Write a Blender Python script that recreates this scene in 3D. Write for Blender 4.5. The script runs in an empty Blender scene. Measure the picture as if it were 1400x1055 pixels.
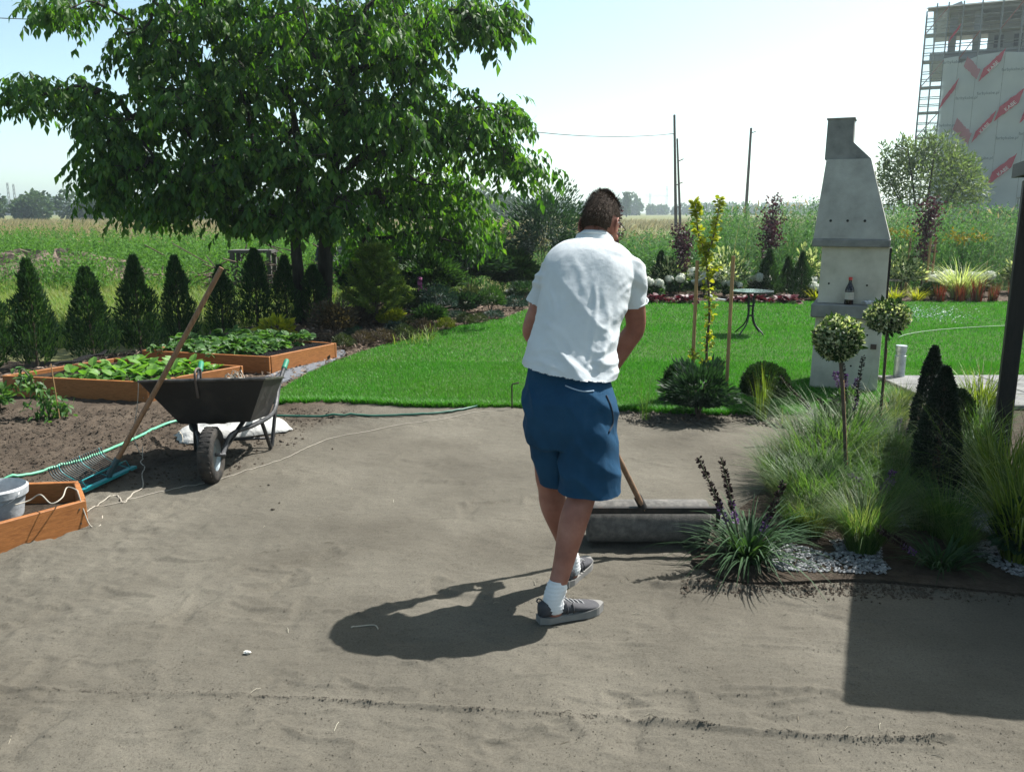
import bpy, math, random
import numpy as np
from mathutils import Vector, Matrix
R = math.radians
SC = bpy.context.scene
COL = SC.collection
rng = np.random.default_rng(7)
random.seed(7)

# ---------------------------------------------------------------- camera, world, sun, exposure
CAM_H = 1.62
FPX = 1150.0                       # focal length in photo pixels (1400 x 1055)
PITCH = math.atan((527.5 - 290.0) / FPX)
cam_d = bpy.data.cameras.new('camera'); cam = bpy.data.objects.new('camera', cam_d); COL.objects.link(cam)
cam.location = (0, 0, CAM_H); cam.rotation_euler = (math.pi / 2 - PITCH, 0, 0)
cam_d.sensor_width = 36.0; cam_d.lens = 36.0 * FPX / 1400.0
cam_d.clip_start = 0.05; cam_d.clip_end = 6000
SC.camera = cam

SUN_AZ = R(56.0)                   # from +Y (view direction) towards +X
SUN_EL = R(54.0)
world = bpy.data.worlds.new('World'); SC.world = world; world.use_nodes = True
wn = world.node_tree.nodes; wl = world.node_tree.links
sky = wn.new('ShaderNodeTexSky'); sky.sky_type = 'NISHITA'; sky.sun_disc = False
sky.sun_elevation = SUN_EL; sky.sun_rotation = SUN_AZ
sky.altitude = 100; sky.air_density = 0.6; sky.dust_density = 1.3; sky.ozone_density = 1.0
bg = wn['Background']; bg.inputs['Strength'].default_value = 0.10
tint = wn.new('ShaderNodeMix'); tint.data_type = 'RGBA'; tint.blend_type = 'MULTIPLY'
tint.inputs['Factor'].default_value = 1.0
tint.inputs['B'].default_value = (1.30, 1.34, 1.04, 1)
wl.new(sky.outputs[0], tint.inputs['A']); wl.new(tint.outputs['Result'], bg.inputs['Color'])
sun_d = bpy.data.lights.new('sun', 'SUN'); sun = bpy.data.objects.new('sun', sun_d); COL.objects.link(sun)
sun_d.energy = 5.0; sun_d.angle = R(0.53); sun_d.color = (1.0, 0.972, 0.93)
SUN_DIR = Vector((math.sin(SUN_AZ) * math.cos(SUN_EL), math.cos(SUN_AZ) * math.cos(SUN_EL), math.sin(SUN_EL)))
sun.rotation_euler = (-SUN_DIR).to_track_quat('-Z', 'Y').to_euler()
sun.location = (8, 5, 12)
SC.view_settings.view_transform = 'Standard'; SC.view_settings.look = 'None'
SC.view_settings.gamma = 1.0; SC.view_settings.use_curve_mapping = False
SC.view_settings.exposure = 1.2

# ---------------------------------------------------------------- pixel -> place
def ray(px, py):
    x = (px - 700.0) / FPX; y = (527.5 - py) / FPX
    c, s = math.cos(PITCH), math.sin(PITCH)
    return np.array([x, c + y * s, -s + y * c])
def G(px, py, z=0.0):              # point on the horizontal plane z
    d = ray(px, py); t = (z - CAM_H) / d[2]
    return np.array([0, 0, CAM_H]) + d * t
def A(px, py, Y):                  # point at a distance Y known from what it touches
    d = ray(px, py); return np.array([0, 0, CAM_H]) + d * (Y / d[1])
def HT(px, py_base, py_top):       # height of an upright thing standing on the ground
    g = G(px, py_base); return A(px, py_top, g[1])[2]

# ---------------------------------------------------------------- mesh builder
def nrm(a):
    a = np.asarray(a, float); return a / np.maximum(np.linalg.norm(a, axis=-1, keepdims=True), 1e-9)

class MB:
    def __init__(s): s.v = []; s.f = []; s.n = 0
    def add(s, V, F, mi=0):
        V = np.asarray(V, float).reshape(-1, 3)
        if not isinstance(F, list): F = [F]
        for q in F:
            q = np.asarray(q, int)
            if q.size: s.f.append((q + s.n, mi))
        s.v.append(V); s.n += len(V)
        return s
    def box(s, c, size, rot=None, mi=0):
        x, y, z = [d / 2 for d in size]
        V = np.array([[a, b, e] for a in (-x, x) for b in (-y, y) for e in (-z, z)])
        if rot is not None: V = V @ np.array(rot).T
        F = np.array([[0, 1, 3, 2], [4, 6, 7, 5], [0, 4, 5, 1], [2, 3, 7, 6], [0, 2, 6, 4], [1, 5, 7, 3]])
        return s.add(V + np.asarray(c), F, mi)
    def bar(s, a, b, w, h=None, up=(0, 0, 1), mi=0):          # box beam from a to b
        a = np.asarray(a, float); b = np.asarray(b, float); h = h or w
        d = b - a; L = np.linalg.norm(d); d = d / L
        u = np.asarray(up, float)
        if abs(u @ d) > .98: u = np.array([1., 0, 0])
        sx = nrm(np.cross(d, u)); uz = np.cross(sx, d)
        return s.box((a + b) / 2, (L, w, h), np.stack([d, sx, uz], 1), mi)
    def bevbox(s, c, size, bev=.01, rot=None, mi=0):           # box with chamfered edges
        x, y, z = [d / 2 for d in size]; b = bev; V = []; 
        for a in (-1, 1):
            for e in (-1, 1):
                for g in (-1, 1):
                    V += [[a * x, e * (y - b), g * (z - b)], [a * (x - b), e * y, g * (z - b)], [a * (x - b), e * (y - b), g * z]]
        V = np.array(V); I = lambda a, e, g, k: ((a > 0) * 4 + (e > 0) * 2 + (g > 0)) * 3 + k
        Q = []; T = []
        for q in (-1, 1):
            Q.append([I(q, -1, -1, 0), I(q, 1, -1, 0), I(q, 1, 1, 0), I(q, -1, 1, 0)][::q])
            Q.append([I(-1, q, -1, 1), I(1, q, -1, 1), I(1, q, 1, 1), I(-1, q, 1, 1)][::-q])
            Q.append([I(-1, -1, q, 2), I(1, -1, q, 2), I(1, 1, q, 2), I(-1, 1, q, 2)][::q])
        for p in (-1, 1):
            for q in (-1, 1):
                Q.append([I(p, q, -1, 0), I(p, q, 1, 0), I(p, q, 1, 1), I(p, q, -1, 1)][::-p * q])
                Q.append([I(p, -1, q, 0), I(p, 1, q, 0), I(p, 1, q, 2), I(p, -1, q, 2)][::p * q])
                Q.append([I(-1, p, q, 1), I(1, p, q, 1), I(1, p, q, 2), I(-1, p, q, 2)][::-p * q])
        for a in (-1, 1):
            for e in (-1, 1):
                for g in (-1, 1): T.append([I(a, e, g, 0), I(a, e, g, 1), I(a, e, g, 2)][::a * e * g])
        if rot is not None: V = V @ np.array(rot).T
        return s.add(V + np.asarray(c), [np.array(Q), np.array(T)], mi)
    def tube(s, path, rad, sides=8, mi=0, cap=True):
        P = np.asarray(path, float); n = len(P)
        r = np.broadcast_to(np.asarray(rad, float), (n,))
        T = nrm(np.gradient(P, axis=0)); u = np.array([0, 0, 1.]) if abs(T[0, 2]) < .9 else np.array([1., 0, 0])
        a = np.linspace(0, 2 * math.pi, sides, endpoint=False); V = []
        for i in range(n):
            u = u - (u @ T[i]) * T[i]; u = u / max(np.linalg.norm(u), 1e-9); w = np.cross(T[i], u)
            V.append(P[i] + r[i] * (np.cos(a)[:, None] * u + np.sin(a)[:, None] * w))
        V = np.concatenate(V); i = np.arange(n - 1)[:, None] * sides; j = np.arange(sides)[None]; k = (j + 1) % sides
        F = np.stack([i + j, i + k, i + sides + k, i + sides + j], -1).reshape(-1, 4)
        Fs = [F]
        if cap: Fs += [np.arange(sides)[::-1][None], (np.arange(sides) + (n - 1) * sides)[None]]
        return s.add(V, Fs, mi)
    def lathe(s, prof, c=(0, 0, 0), axis=(0, 0, 1), sides=24, mi=0, cap=True):   # prof: (radius, along)
        ax = nrm(np.asarray(axis, float)); u = np.array([1., 0, 0]) if abs(ax[0]) < .9 else np.array([0, 1., 0])
        u = nrm(u - (u @ ax) * ax); w = np.cross(ax, u)
        a = np.linspace(0, 2 * math.pi, sides, endpoint=False); p = np.asarray(prof, float); n = len(p)
        V = (np.asarray(c) + p[:, 1, None, None] * ax + p[:, 0, None, None] * (np.cos(a)[None, :, None] * u + np.sin(a)[None, :, None] * w)).reshape(-1, 3)
        i = np.arange(n - 1)[:, None] * sides; j = np.arange(sides)[None]; k = (j + 1) % sides
        Fs = [np.stack([i + j, i + k, i + sides + k, i + sides + j], -1).reshape(-1, 4)]
        if cap: Fs += [np.arange(sides)[::-1][None], (np.arange(sides) + (n - 1) * sides)[None]]
        return s.add(V, Fs, mi)
    def prism(s, poly, z0, z1, mi=0):                            # horizontal polygon extruded upwards
        p = np.asarray(poly, float)[:, :2]; n = len(p)
        V = np.concatenate([np.c_[p, np.full(n, z0)], np.c_[p, np.full(n, z1)]])
        j = np.arange(n); k = (j + 1) % n
        return s.add(V, [np.stack([j, k, k + n, j + n], -1), (j + n)[None], j[::-1][None]], mi)
    def ball(s, c, r, seg=10, rings=6, mi=0, noise=0, seed=0):
        th = np.linspace(0, math.pi, rings + 1); ph = np.linspace(0, 2 * math.pi, seg, endpoint=False)
        V = np.stack([np.outer(np.sin(th), np.cos(ph)), np.outer(np.sin(th), np.sin(ph)), np.outer(np.cos(th), np.ones(seg))], -1).reshape(-1, 3)
        if noise: V = V * (1 + noise * (np.random.default_rng(seed).random((len(V), 1)) - .5))
        i = np.arange(rings)[:, None] * seg; j = np.arange(seg)[None]; k = (j + 1) % seg
        F = np.stack([i + j, i + seg + j, i + seg + k, i + k], -1).reshape(-1, 4)
        return s.add(np.asarray(c) + V * np.asarray(r), F, mi)
    def leaves(s, P, D, N, L, W, prof=(.06, .75, 1, .7, .05), droop=.15, fold=.2, mi=0):
        P = np.asarray(P, float); n = len(P)
        if n == 0: return s
        D = nrm(D); S = nrm(np.cross(D, N)); N = np.cross(S, D)
        L = np.broadcast_to(L, (n,))[:, None]; W = np.broadcast_to(W, (n,))[:, None]; dr = np.broadcast_to(droop, (n,))[:, None]
        K = len(prof); V = np.empty((n, K, 3, 3))
        for i, p in enumerate(prof):
            t = i / (K - 1); C = P + D * L * t - N * dr * L * t * t; w = W * p / 2
            V[:, i, 1] = C; V[:, i, 0] = C - S * w + N * w * fold; V[:, i, 2] = C + S * w + N * w * fold
        q = np.array([[i * 3 + a, i * 3 + a + 1, i * 3 + a + 4, i * 3 + a + 3] for i in range(K - 1) for a in (0, 1)])
        F = (np.arange(n)[:, None, None] * K * 3 + q[None]).reshape(-1, 4)
        return s.add(V.reshape(-1, 3), F, mi)
    def quads(s, P, D, N, L, W, mi=0):                          # small diamond leaves, two triangles each
        P = np.asarray(P, float); n = len(P); D = nrm(D); S = nrm(np.cross(D, N)); N = np.cross(S, D)
        L = np.broadcast_to(L, (n,))[:, None]; W = np.broadcast_to(W, (n,))[:, None]
        V = np.stack([P, P + D * L * .45 + S * W / 2 + N * W * .12, P + D * L, P + D * L * .45 - S * W / 2 + N * W * .12], 1)
        F = (np.arange(n)[:, None, None] * 4 + np.array([[0, 1, 2], [0, 2, 3]])[None]).reshape(-1, 3)
        return s.add(V.reshape(-1, 3), F, mi)
    def blades(s, P, H, L, W, lean=.3, bend=.4, grav=.3, segs=4, mi=0):   # arching ribbons; H: horizontal heading (angle)
        P = np.asarray(P, float); n = len(P); H = np.broadcast_to(H, (n,)); hd = np.stack([np.cos(H), np.sin(H), 0 * H], -1)
        sd = np.stack([-np.sin(H), np.cos(H), 0 * H], -1)
        b = lambda x: np.broadcast_to(x, (n,))[:, None]
        L, W, lean, bend, grav = map(b, (L, W, lean, bend, grav)); V = np.empty((n, segs + 1, 2, 3)); Z = np.array([0, 0, 1.])
        for i in range(segs + 1):
            t = i / segs; C = P + L * (Z * (t * np.sqrt(np.maximum(1 - lean ** 2, .05)) - grav * t ** 3) + hd * (lean * t + bend * t * t))
            w = W / 2 * (1 - .93 * t ** 1.8)
            V[:, i, 0] = C - sd * w; V[:, i, 1] = C + sd * w
        q = np.array([[i * 2, i * 2 + 1, i * 2 + 3, i * 2 + 2] for i in range(segs)])
        F = (np.arange(n)[:, None, None] * (segs + 1) * 2 + q[None]).reshape(-1, 4)
        return s.add(V.reshape(-1, 3), F, mi)
    def build(s, name, mats, parent=None, smooth=False, origin=None, loc=None):
        if not isinstance(mats, (list, tuple)): mats = [mats]
        V = np.concatenate(s.v) if s.v else np.zeros((0, 3))
        o_ = np.zeros(3)
        if parent is not None:
            q = parent
            while q is not None: o_ = o_ + np.array(q.location); q = q.parent
        elif loc is not None: o_ = np.asarray(loc, float)
        V = V - o_
        me = bpy.data.meshes.new(name); me.vertices.add(len(V)); me.vertices.foreach_set('co', V.astype(np.float32).ravel())
        lv = np.concatenate([f.ravel() for f, _ in s.f]); tot = np.concatenate([np.full(len(f), f.shape[1]) for f, _ in s.f])
        mi = np.concatenate([np.full(len(f), m) for f, m in s.f])
        me.loops.add(len(lv)); me.loops.foreach_set('vertex_index', lv.astype(np.int32))
        me.polygons.add(len(tot)); st = np.concatenate([[0], np.cumsum(tot)[:-1]])
        me.polygons.foreach_set('loop_start', st.astype(np.int32))
        me.polygons.foreach_set('material_index', mi.astype(np.int32))
        me.polygons.foreach_set('use_smooth', np.full(len(tot), bool(smooth)))
        for m in mats: me.materials.append(m)
        me.update(calc_edges=True)
        o = bpy.data.objects.new(name, me); COL.objects.link(o)
        if parent is not None: o.parent = parent
        elif loc is not None: o.location = loc
        if smooth == 'auto':
            me.set_sharp_from_angle(angle=R(35))
        return o

def tag(o, label=None, cat=None, group=None, kind=None):
    if label: o['label'] = label
    if cat: o['category'] = cat
    if group: o['group'] = group
    if kind: o['kind'] = kind
    return o
def thing(name, label, cat, loc=(0, 0, 0), group=None):
    o = bpy.data.objects.new(name, None); COL.objects.link(o); o.location = tuple(loc); o.empty_display_size = .1
    return tag(o, label, cat, group)
def copy_tree(o, parent=None):
    c = o.copy(); COL.objects.link(c)
    if parent is not None: c.parent = parent
    for ch in list(o.children): copy_tree(ch, c)
    return c
def put(o, loc, rz=0, sc=1.0, label=None, group=None):
    o.location = tuple(loc); o.rotation_euler = (0, 0, rz); o.scale = (sc, sc, sc) if np.isscalar(sc) else sc
    if label: o['label'] = label
    if group: o['group'] = group
    return o
class Kind:                          # the first use moves the prototype itself, later uses are copies
    def __init__(s, proto): s.p = proto; s.used = False
    def __call__(s, *a, **k):
        if not s.used: s.used = True; return put(s.p, *a, **k)
        return put(copy_tree(s.p), *a, **k)

# ---------------------------------------------------------------- noise for real relief
def vnoise(x, y, seed=0):
    xi = np.floor(x).astype(np.int64); yi = np.floor(y).astype(np.int64); xf = x - xi; yf = y - yi
    def h(a, b):
        n = (a * 374761393 + b * 668265263 + seed * 974634777) & 0xffffffff
        n = ((n ^ (n >> 13)) * 1274126177) & 0xffffffff
        return ((n ^ (n >> 16)) & 0xffff) / 65535.0
    u = xf * xf * (3 - 2 * xf); v = yf * yf * (3 - 2 * yf)
    return (h(xi, yi) * (1 - u) + h(xi + 1, yi) * u) * (1 - v) + (h(xi, yi + 1) * (1 - u) + h(xi + 1, yi + 1) * u) * v - .5
def fbm(x, y, o=4, seed=0):
    r = 0; a = 1
    for i in range(o): r = r + a * vnoise(x * 2 ** i, y * 2 ** i, seed + i); a *= .5
    return r
def inpoly(x, y, poly):
    p = np.asarray(poly)[:, :2]; c = np.zeros(x.shape, bool); j = len(p) - 1
    for i in range(len(p)):
        m = ((p[i, 1] > y) != (p[j, 1] > y)) & (x < (p[j, 0] - p[i, 0]) * (y - p[i, 1]) / (p[j, 1] - p[i, 1] + 1e-12) + p[i, 0])
        c ^= m; j = i
    return c
def distline(x, y, line):
    d = np.full(x.shape, 1e9); l = np.asarray(line)[:, :2]
    for a, b in zip(l[:-1], l[1:]):
        ab = b - a; t = np.clip(((x - a[0]) * ab[0] + (y - a[1]) * ab[1]) / (ab @ ab + 1e-12), 0, 1)
        d = np.minimum(d, np.hypot(x - a[0] - t * ab[0], y - a[1] - t * ab[1]))
    return d
def rand_in(poly, n, r=None):
    r = r or rng; p = np.asarray(poly)[:, :2]; lo = p.min(0); hi = p.max(0); out = np.zeros((0, 2))
    while len(out) < n:
        q = lo + r.random((n * 2, 2)) * (hi - lo); q = q[inpoly(q[:, 0], q[:, 1], p)]; out = np.concatenate([out, q])
    return out[:n]
def rdir(n, r=None):
    r = r or rng; return nrm(r.normal(size=(n, 3)))
def spline(pts, n=8):                # Catmull-Rom through points
    p = np.asarray(pts, float); p = np.concatenate([[2 * p[0] - p[1]], p, [2 * p[-1] - p[-2]]]); out = []
    for i in range(1, len(p) - 2):
        t = np.linspace(0, 1, n, endpoint=False)[:, None]
        out.append(.5 * (2 * p[i] + (p[i + 1] - p[i - 1]) * t + (2 * p[i - 1] - 5 * p[i] + 4 * p[i + 1] - p[i + 2]) * t ** 2 + (3 * p[i] - p[i - 1] - 3 * p[i + 1] + p[i + 2]) * t ** 3))
    return np.concatenate(out + [p[-2:-1]])

# ---------------------------------------------------------------- materials
def newmat(name):
    m = bpy.data.materials.new(name); m.use_nodes = True
    return m, m.node_tree.nodes, m.node_tree.links, m.node_tree.nodes['Principled BSDF']
def ramp(n, cols):
    r = n.new('ShaderNodeValToRGB'); e = r.color_ramp.elements
    while len(e) < len(cols): e.new(.5)
    for i, c in enumerate(cols):
        e[i].position = i / (len(cols) - 1) if len(c) == 3 else c[3]
        e[i].color = (c[0], c[1], c[2], 1)
    return r
def leafmat(name, cols, trans=.35, rough=.5, spec=.3, tcol=None, patch=None):
    m, n, l, b = newmat(name)
    g = n.new('ShaderNodeNewGeometry'); r = ramp(n, cols); l.new(g.outputs['Random Per Island'], r.inputs[0])
    if patch:                        # broad growth patches: (noise scale, dry colour, amount)
        tc = n.new('ShaderNodeTexCoord'); nz = n.new('ShaderNodeTexNoise'); nz.inputs['Scale'].default_value = patch[0]; nz.inputs['Detail'].default_value = 5; l.new(tc.outputs['Object'], nz.inputs[0])
        mr = n.new('ShaderNodeMapRange'); mr.inputs[1].default_value = .45; mr.inputs[2].default_value = .75; mr.inputs[4].default_value = patch[2]; l.new(nz.outputs[0], mr.inputs[0])
        pm = n.new('ShaderNodeMix'); pm.data_type = 'RGBA'; pm.inputs['B'].default_value = (*patch[1], 1); l.new(mr.outputs[0], pm.inputs['Factor']); l.new(r.outputs[0], pm.inputs['A'])
        class _R: outputs = [pm.outputs['Result']]
        r = _R
    l.new(r.outputs[0], b.inputs['Base Color']); b.inputs['Roughness'].default_value = rough
    b.inputs['Specular IOR Level'].default_value = spec
    if trans:
        t = n.new('ShaderNodeBsdfTranslucent'); mx = n.new('ShaderNodeMixShader'); mx.inputs[0].default_value = trans
        k = n.new('ShaderNodeMix'); k.data_type = 'RGBA'; k.blend_type = 'MULTIPLY'; k.inputs['Factor'].default_value = 1
        k.inputs['B'].default_value = (*(tcol or (1.5, 1.6, .7)), 1); l.new(r.outputs[0], k.inputs['A']); l.new(k.outputs['Result'], t.inputs['Color'])
        l.new(b.outputs[0], mx.inputs[1]); l.new(t.outputs[0], mx.inputs[2]); l.new(mx.outputs[0], n['Material Output'].inputs[0])
    return m
def noisemat(name, cols, scale=8, rough=.7, bump=.2, bscale=60, spec=.3, detail=6, metal=0, bdist=.01, stretch=None, rvar=.0):
    m, n, l, b = newmat(name)
    tc = n.new('ShaderNodeTexCoord'); src = tc.outputs['Object']
    if stretch:
        mp = n.new('ShaderNodeMapping'); mp.inputs['Scale'].default_value = stretch; l.new(src, mp.inputs[0]); src = mp.outputs[0]
    a = n.new('ShaderNodeTexNoise'); a.inputs['Scale'].default_value = scale; a.inputs['Detail'].default_value = detail; a.inputs['Roughness'].default_value = .6
    l.new(src, a.inputs['Vector']); r = ramp(n, cols); 
    mr = n.new('ShaderNodeMapRange'); mr.inputs[1].default_value = .28; mr.inputs[2].default_value = .72; l.new(a.outputs[0], mr.inputs[0]); l.new(mr.outputs[0], r.inputs[0])
    l.new(r.outputs[0], b.inputs['Base Color']); b.inputs['Roughness'].default_value = rough; b.inputs['Metallic'].default_value = metal
    b.inputs['Specular IOR Level'].default_value = spec
    if rvar:
        q = n.new('ShaderNodeMapRange'); q.inputs[3].default_value = rough - rvar; q.inputs[4].default_value = min(1, rough + rvar); l.new(mr.outputs[0], q.inputs[0]); l.new(q.outputs[0], b.inputs['Roughness'])
    if bump:
        c = n.new('ShaderNodeTexNoise'); c.inputs['Scale'].default_value = bscale; c.inputs['Detail'].default_value = 5; l.new(src, c.inputs['Vector'])
        bp = n.new('ShaderNodeBump'); bp.inputs['Strength'].default_value = bump; bp.inputs['Distance'].default_value = bdist
        l.new(c.outputs[0], bp.inputs['Height']); l.new(bp.outputs[0], b.inputs['Normal'])
    return m
def woodmat(name, c1, c2, rough=.6, sc=(1, 14, 14)):
    m, n, l, b = newmat(name); tc = n.new('ShaderNodeTexCoord'); mp = n.new('ShaderNodeMapping'); mp.inputs['Scale'].default_value = sc
    l.new(tc.outputs['Object'], mp.inputs[0]); a = n.new('ShaderNodeTexNoise'); a.inputs['Scale'].default_value = 5; a.inputs['Detail'].default_value = 8; a.inputs['Distortion'].default_value = 1.2
    l.new(mp.outputs[0], a.inputs[0]); r = ramp(n, [(*c1, .3), ((c1[0] + c2[0]) / 2, (c1[1] + c2[1]) / 2, (c1[2] + c2[2]) / 2, .5), (*c2, .72)]); l.new(a.outputs[0], r.inputs[0])
    l.new(r.outputs[0], b.inputs['Base Color']); b.inputs['Roughness'].default_value = rough; b.inputs['Specular IOR Level'].default_value = .35
    bp = n.new('ShaderNodeBump'); bp.inputs['Strength'].default_value = .25; bp.inputs['Distance'].default_value = .003; l.new(a.outputs[0], bp.inputs['Height']); l.new(bp.outputs[0], b.inputs['Normal'])
    return m
def plain(name, col, rough=.5, metal=0, spec=.5):
    c2 = [(col[0] * .8, col[1] * .8, col[2] * .8), (min(1, col[0] * 1.12), min(1, col[1] * 1.12), min(1, col[2] * 1.12))]
    return noisemat(name, c2, 14, rough, .08, 90, spec, 5, metal, .003, rvar=.1 if rough < .85 else 0)
# ================================================================ the setting
# outlines on the ground
LAWN = [G(*p)[:2] for p in [(372, 546), (392, 551), (440, 550), (500, 551), (560, 555), (620, 556), (700, 557), (780, 559), (850, 561), (900, 563), (960, 566), (1030, 566), (1112, 566), (1185, 560), (1270, 536), (1340, 522), (1500, 512), (1760, 490)]]
LAWN += [np.array([17.0, 15.2]), G(1400, 414)[:2], G(1200, 414)[:2], G(1000, 413)[:2], G(860, 413)[:2], G(760, 416)[:2], G(715, 427)[:2], G(690, 436)[:2], G(640, 446)[:2], G(580, 460)[:2], G(525, 474)[:2], G(478, 489)[:2], G(432, 508)[:2], G(392, 530)[:2]]
LAWN = spline(np.array(LAWN + [LAWN[0]]), 5)[:-1]
BED_R = [G(*p)[:2] for p in [(945, 770), (1000, 797), (1065, 800), (1180, 796), (1290, 806), (1400, 816), (1640, 840)]] + [np.array([5.4, 4.2]), np.array([5.4, 6.9])] + [G(*p)[:2] for p in [(1340, 545), (1270, 548), (1200, 566), (1130, 575), (1104, 592), (1070, 640), (1035, 680), (990, 715)]]
BED_R = spline(np.array(BED_R + [BED_R[0]]), 4)[:-1]
STRIP = [G(*p)[:2] for p in [(838, 572), (880, 582), (940, 583), (1000, 578), (1060, 585), (1110, 592), (1135, 575), (1112, 562), (1030, 561), (960, 561), (900, 556), (850, 556)]]
BORDER_L = [G(*p)[:2] for p in [(392, 530), (432, 508), (478, 489), (525, 474), (580, 460), (640, 446), (690, 436), (715, 427), (760, 416), (860, 413), (700, 400), (560, 408), (430, 430), (330, 452), (200, 478), (40, 506), (-160, 540), (-160, 560), (140, 520), (330, 528)]]
BORDER_B = [G(*p)[:2] for p in [(760, 416), (860, 413), (1000, 413), (1200, 414), (1400, 414)]] + [np.array([17.0, 15.2]), np.array([17.0, 17.6]), np.array([0., 17.6])]

def sandmat():
    m, n, l, b = newmat('raked_sand')
    at = n.new('ShaderNodeAttribute'); at.attribute_name = 'soil'
    tc = n.new('ShaderNodeTexCoord')
    def nz(s, d=8, rg=.6):
        t = n.new('ShaderNodeTexNoise'); t.inputs['Scale'].default_value = s; t.inputs['Detail'].default_value = d; t.inputs['Roughness'].default_value = rg; l.new(tc.outputs['Object'], t.inputs[0]); return t
    a = nz(1.1); c = nz(70, 6, .7); f = nz(420, 3, .8)
    r1 = ramp(n, [(.088, .081, .066, .3), (.110, .101, .082, .5), (.137, .126, .103, .75)]); l.new(a.outputs[0], r1.inputs[0])
    r2 = ramp(n, [(.042, .032, .024, .3), (.068, .053, .04, .55), (.092, .073, .056, .75)]); l.new(nz(5).outputs[0], r2.inputs[0])
    mx = n.new('ShaderNodeMix'); mx.data_type = 'RGBA'; l.new(at.outputs['Fac'], mx.inputs['Factor']); l.new(r1.outputs[0], mx.inputs['A']); l.new(r2.outputs[0], mx.inputs['B'])
    sp = ramp(n, [(.62, .6, .58, .30), (1, 1, 1, .48), (1.18, 1.17, 1.15, .8)]); l.new(f.outputs[0], sp.inputs[0])
    lg = nz(.55, 4, .55); sl = ramp(n, [(.84, .83, .82, .36), (.97, .97, .97, .5), (1.06, 1.06, 1.06, .66)]); l.new(lg.outputs[0], sl.inputs[0])
    ml = n.new('ShaderNodeMix'); ml.data_type = 'RGBA'; ml.blend_type = 'MULTIPLY'; ml.inputs['Factor'].default_value = 1; l.new(mx.outputs['Result'], ml.inputs['A']); l.new(sl.outputs[0], ml.inputs['B']); mx = ml
    g1 = nz(120, 4, .75); sp1 = ramp(n, [(.62, .61, .59, .32), (.97, .97, .97, .46), (1.03, 1.03, 1.03, .57), (1.3, 1.28, 1.25, .74)]); l.new(g1.outputs[0], sp1.inputs[0])
    mu0 = n.new('ShaderNodeMix'); mu0.data_type = 'RGBA'; mu0.blend_type = 'MULTIPLY'; mu0.inputs['Factor'].default_value = 1; l.new(mx.outputs['Result'], mu0.inputs['A']); l.new(sp1.outputs[0], mu0.inputs['B'])
    mu = n.new('ShaderNodeMix'); mu.data_type = 'RGBA'; mu.blend_type = 'MULTIPLY'; mu.inputs['Factor'].default_value = 1; l.new(mu0.outputs['Result'], mu.inputs['A']); l.new(sp.outputs[0], mu.inputs['B'])
    l.new(mu.outputs['Result'], b.inputs['Base Color']); b.inputs['Roughness'].default_value = .95; b.inputs['Specular IOR Level'].default_value = .12
    ad = n.new('ShaderNodeMath'); ad.operation = 'ADD'; l.new(c.outputs[0], ad.inputs[0]); l.new(f.outputs[0], ad.inputs[1])
    bp = n.new('ShaderNodeBump'); bp.inputs['Strength'].default_value = .55; bp.inputs['Distance'].default_value = .008; l.new(ad.outputs[0], bp.inputs['Height']); l.new(bp.outputs[0], b.inputs['Normal'])
    return m
M_SAND = sandmat()
M_CLOD = noisemat('soil_clods', [(.042, .033, .025), (.088, .072, .056)], 40, .95, .4, 200, .1)
M_SANDCLOD = noisemat('sand_clods', [(.07, .062, .05), (.12, .107, .086)], 40, .95, .4, 200, .1)
M_FIELD = noisemat('field_ground', [(.07, .085, .03), (.13, .14, .055), (.2, .18, .09)], .35, .95, .5, 3, .1, 10, bdist=.15)
M_TURF = noisemat('lawn_soil', [(.028, .06, .012), (.04, .085, .018)], 6, .95, .5, 90, .1)
M_BARK = noisemat('bark_mulch', [(.03, .022, .016), (.08, .06, .045), (.15, .115, .09)], 35, .95, .9, 55, .1, bdist=.03)
M_BEDSOIL = noisemat('dark_bed_soil', [(.028, .022, .016), (.07, .055, .042)], 25, .95, .8, 70, .1, bdist=.02)

# far ground: one sheet to the horizon
gm = MB(); ang = np.linspace(0, 2 * math.pi, 48, endpoint=False); V = [[0, 8, -.03]]
for rr in (10, 30, 90, 300, 1500): V += [[rr * math.sin(a), 8 + rr * math.cos(a), -.03] for a in ang]
F3 = np.array([[0, 1 + (i + 1) % 48, 1 + i] for i in range(48)])
F4 = np.array([[1 + k * 48 + i, 1 + k * 48 + (i + 1) % 48, 49 + k * 48 + (i + 1) % 48, 49 + k * 48 + i] for k in range(4) for i in range(48)])
gm.add(V, [F3, F4]); tag(gm.build('ground', M_FIELD), 'rough green and straw field reaching to the horizon', kind='structure')

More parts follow.
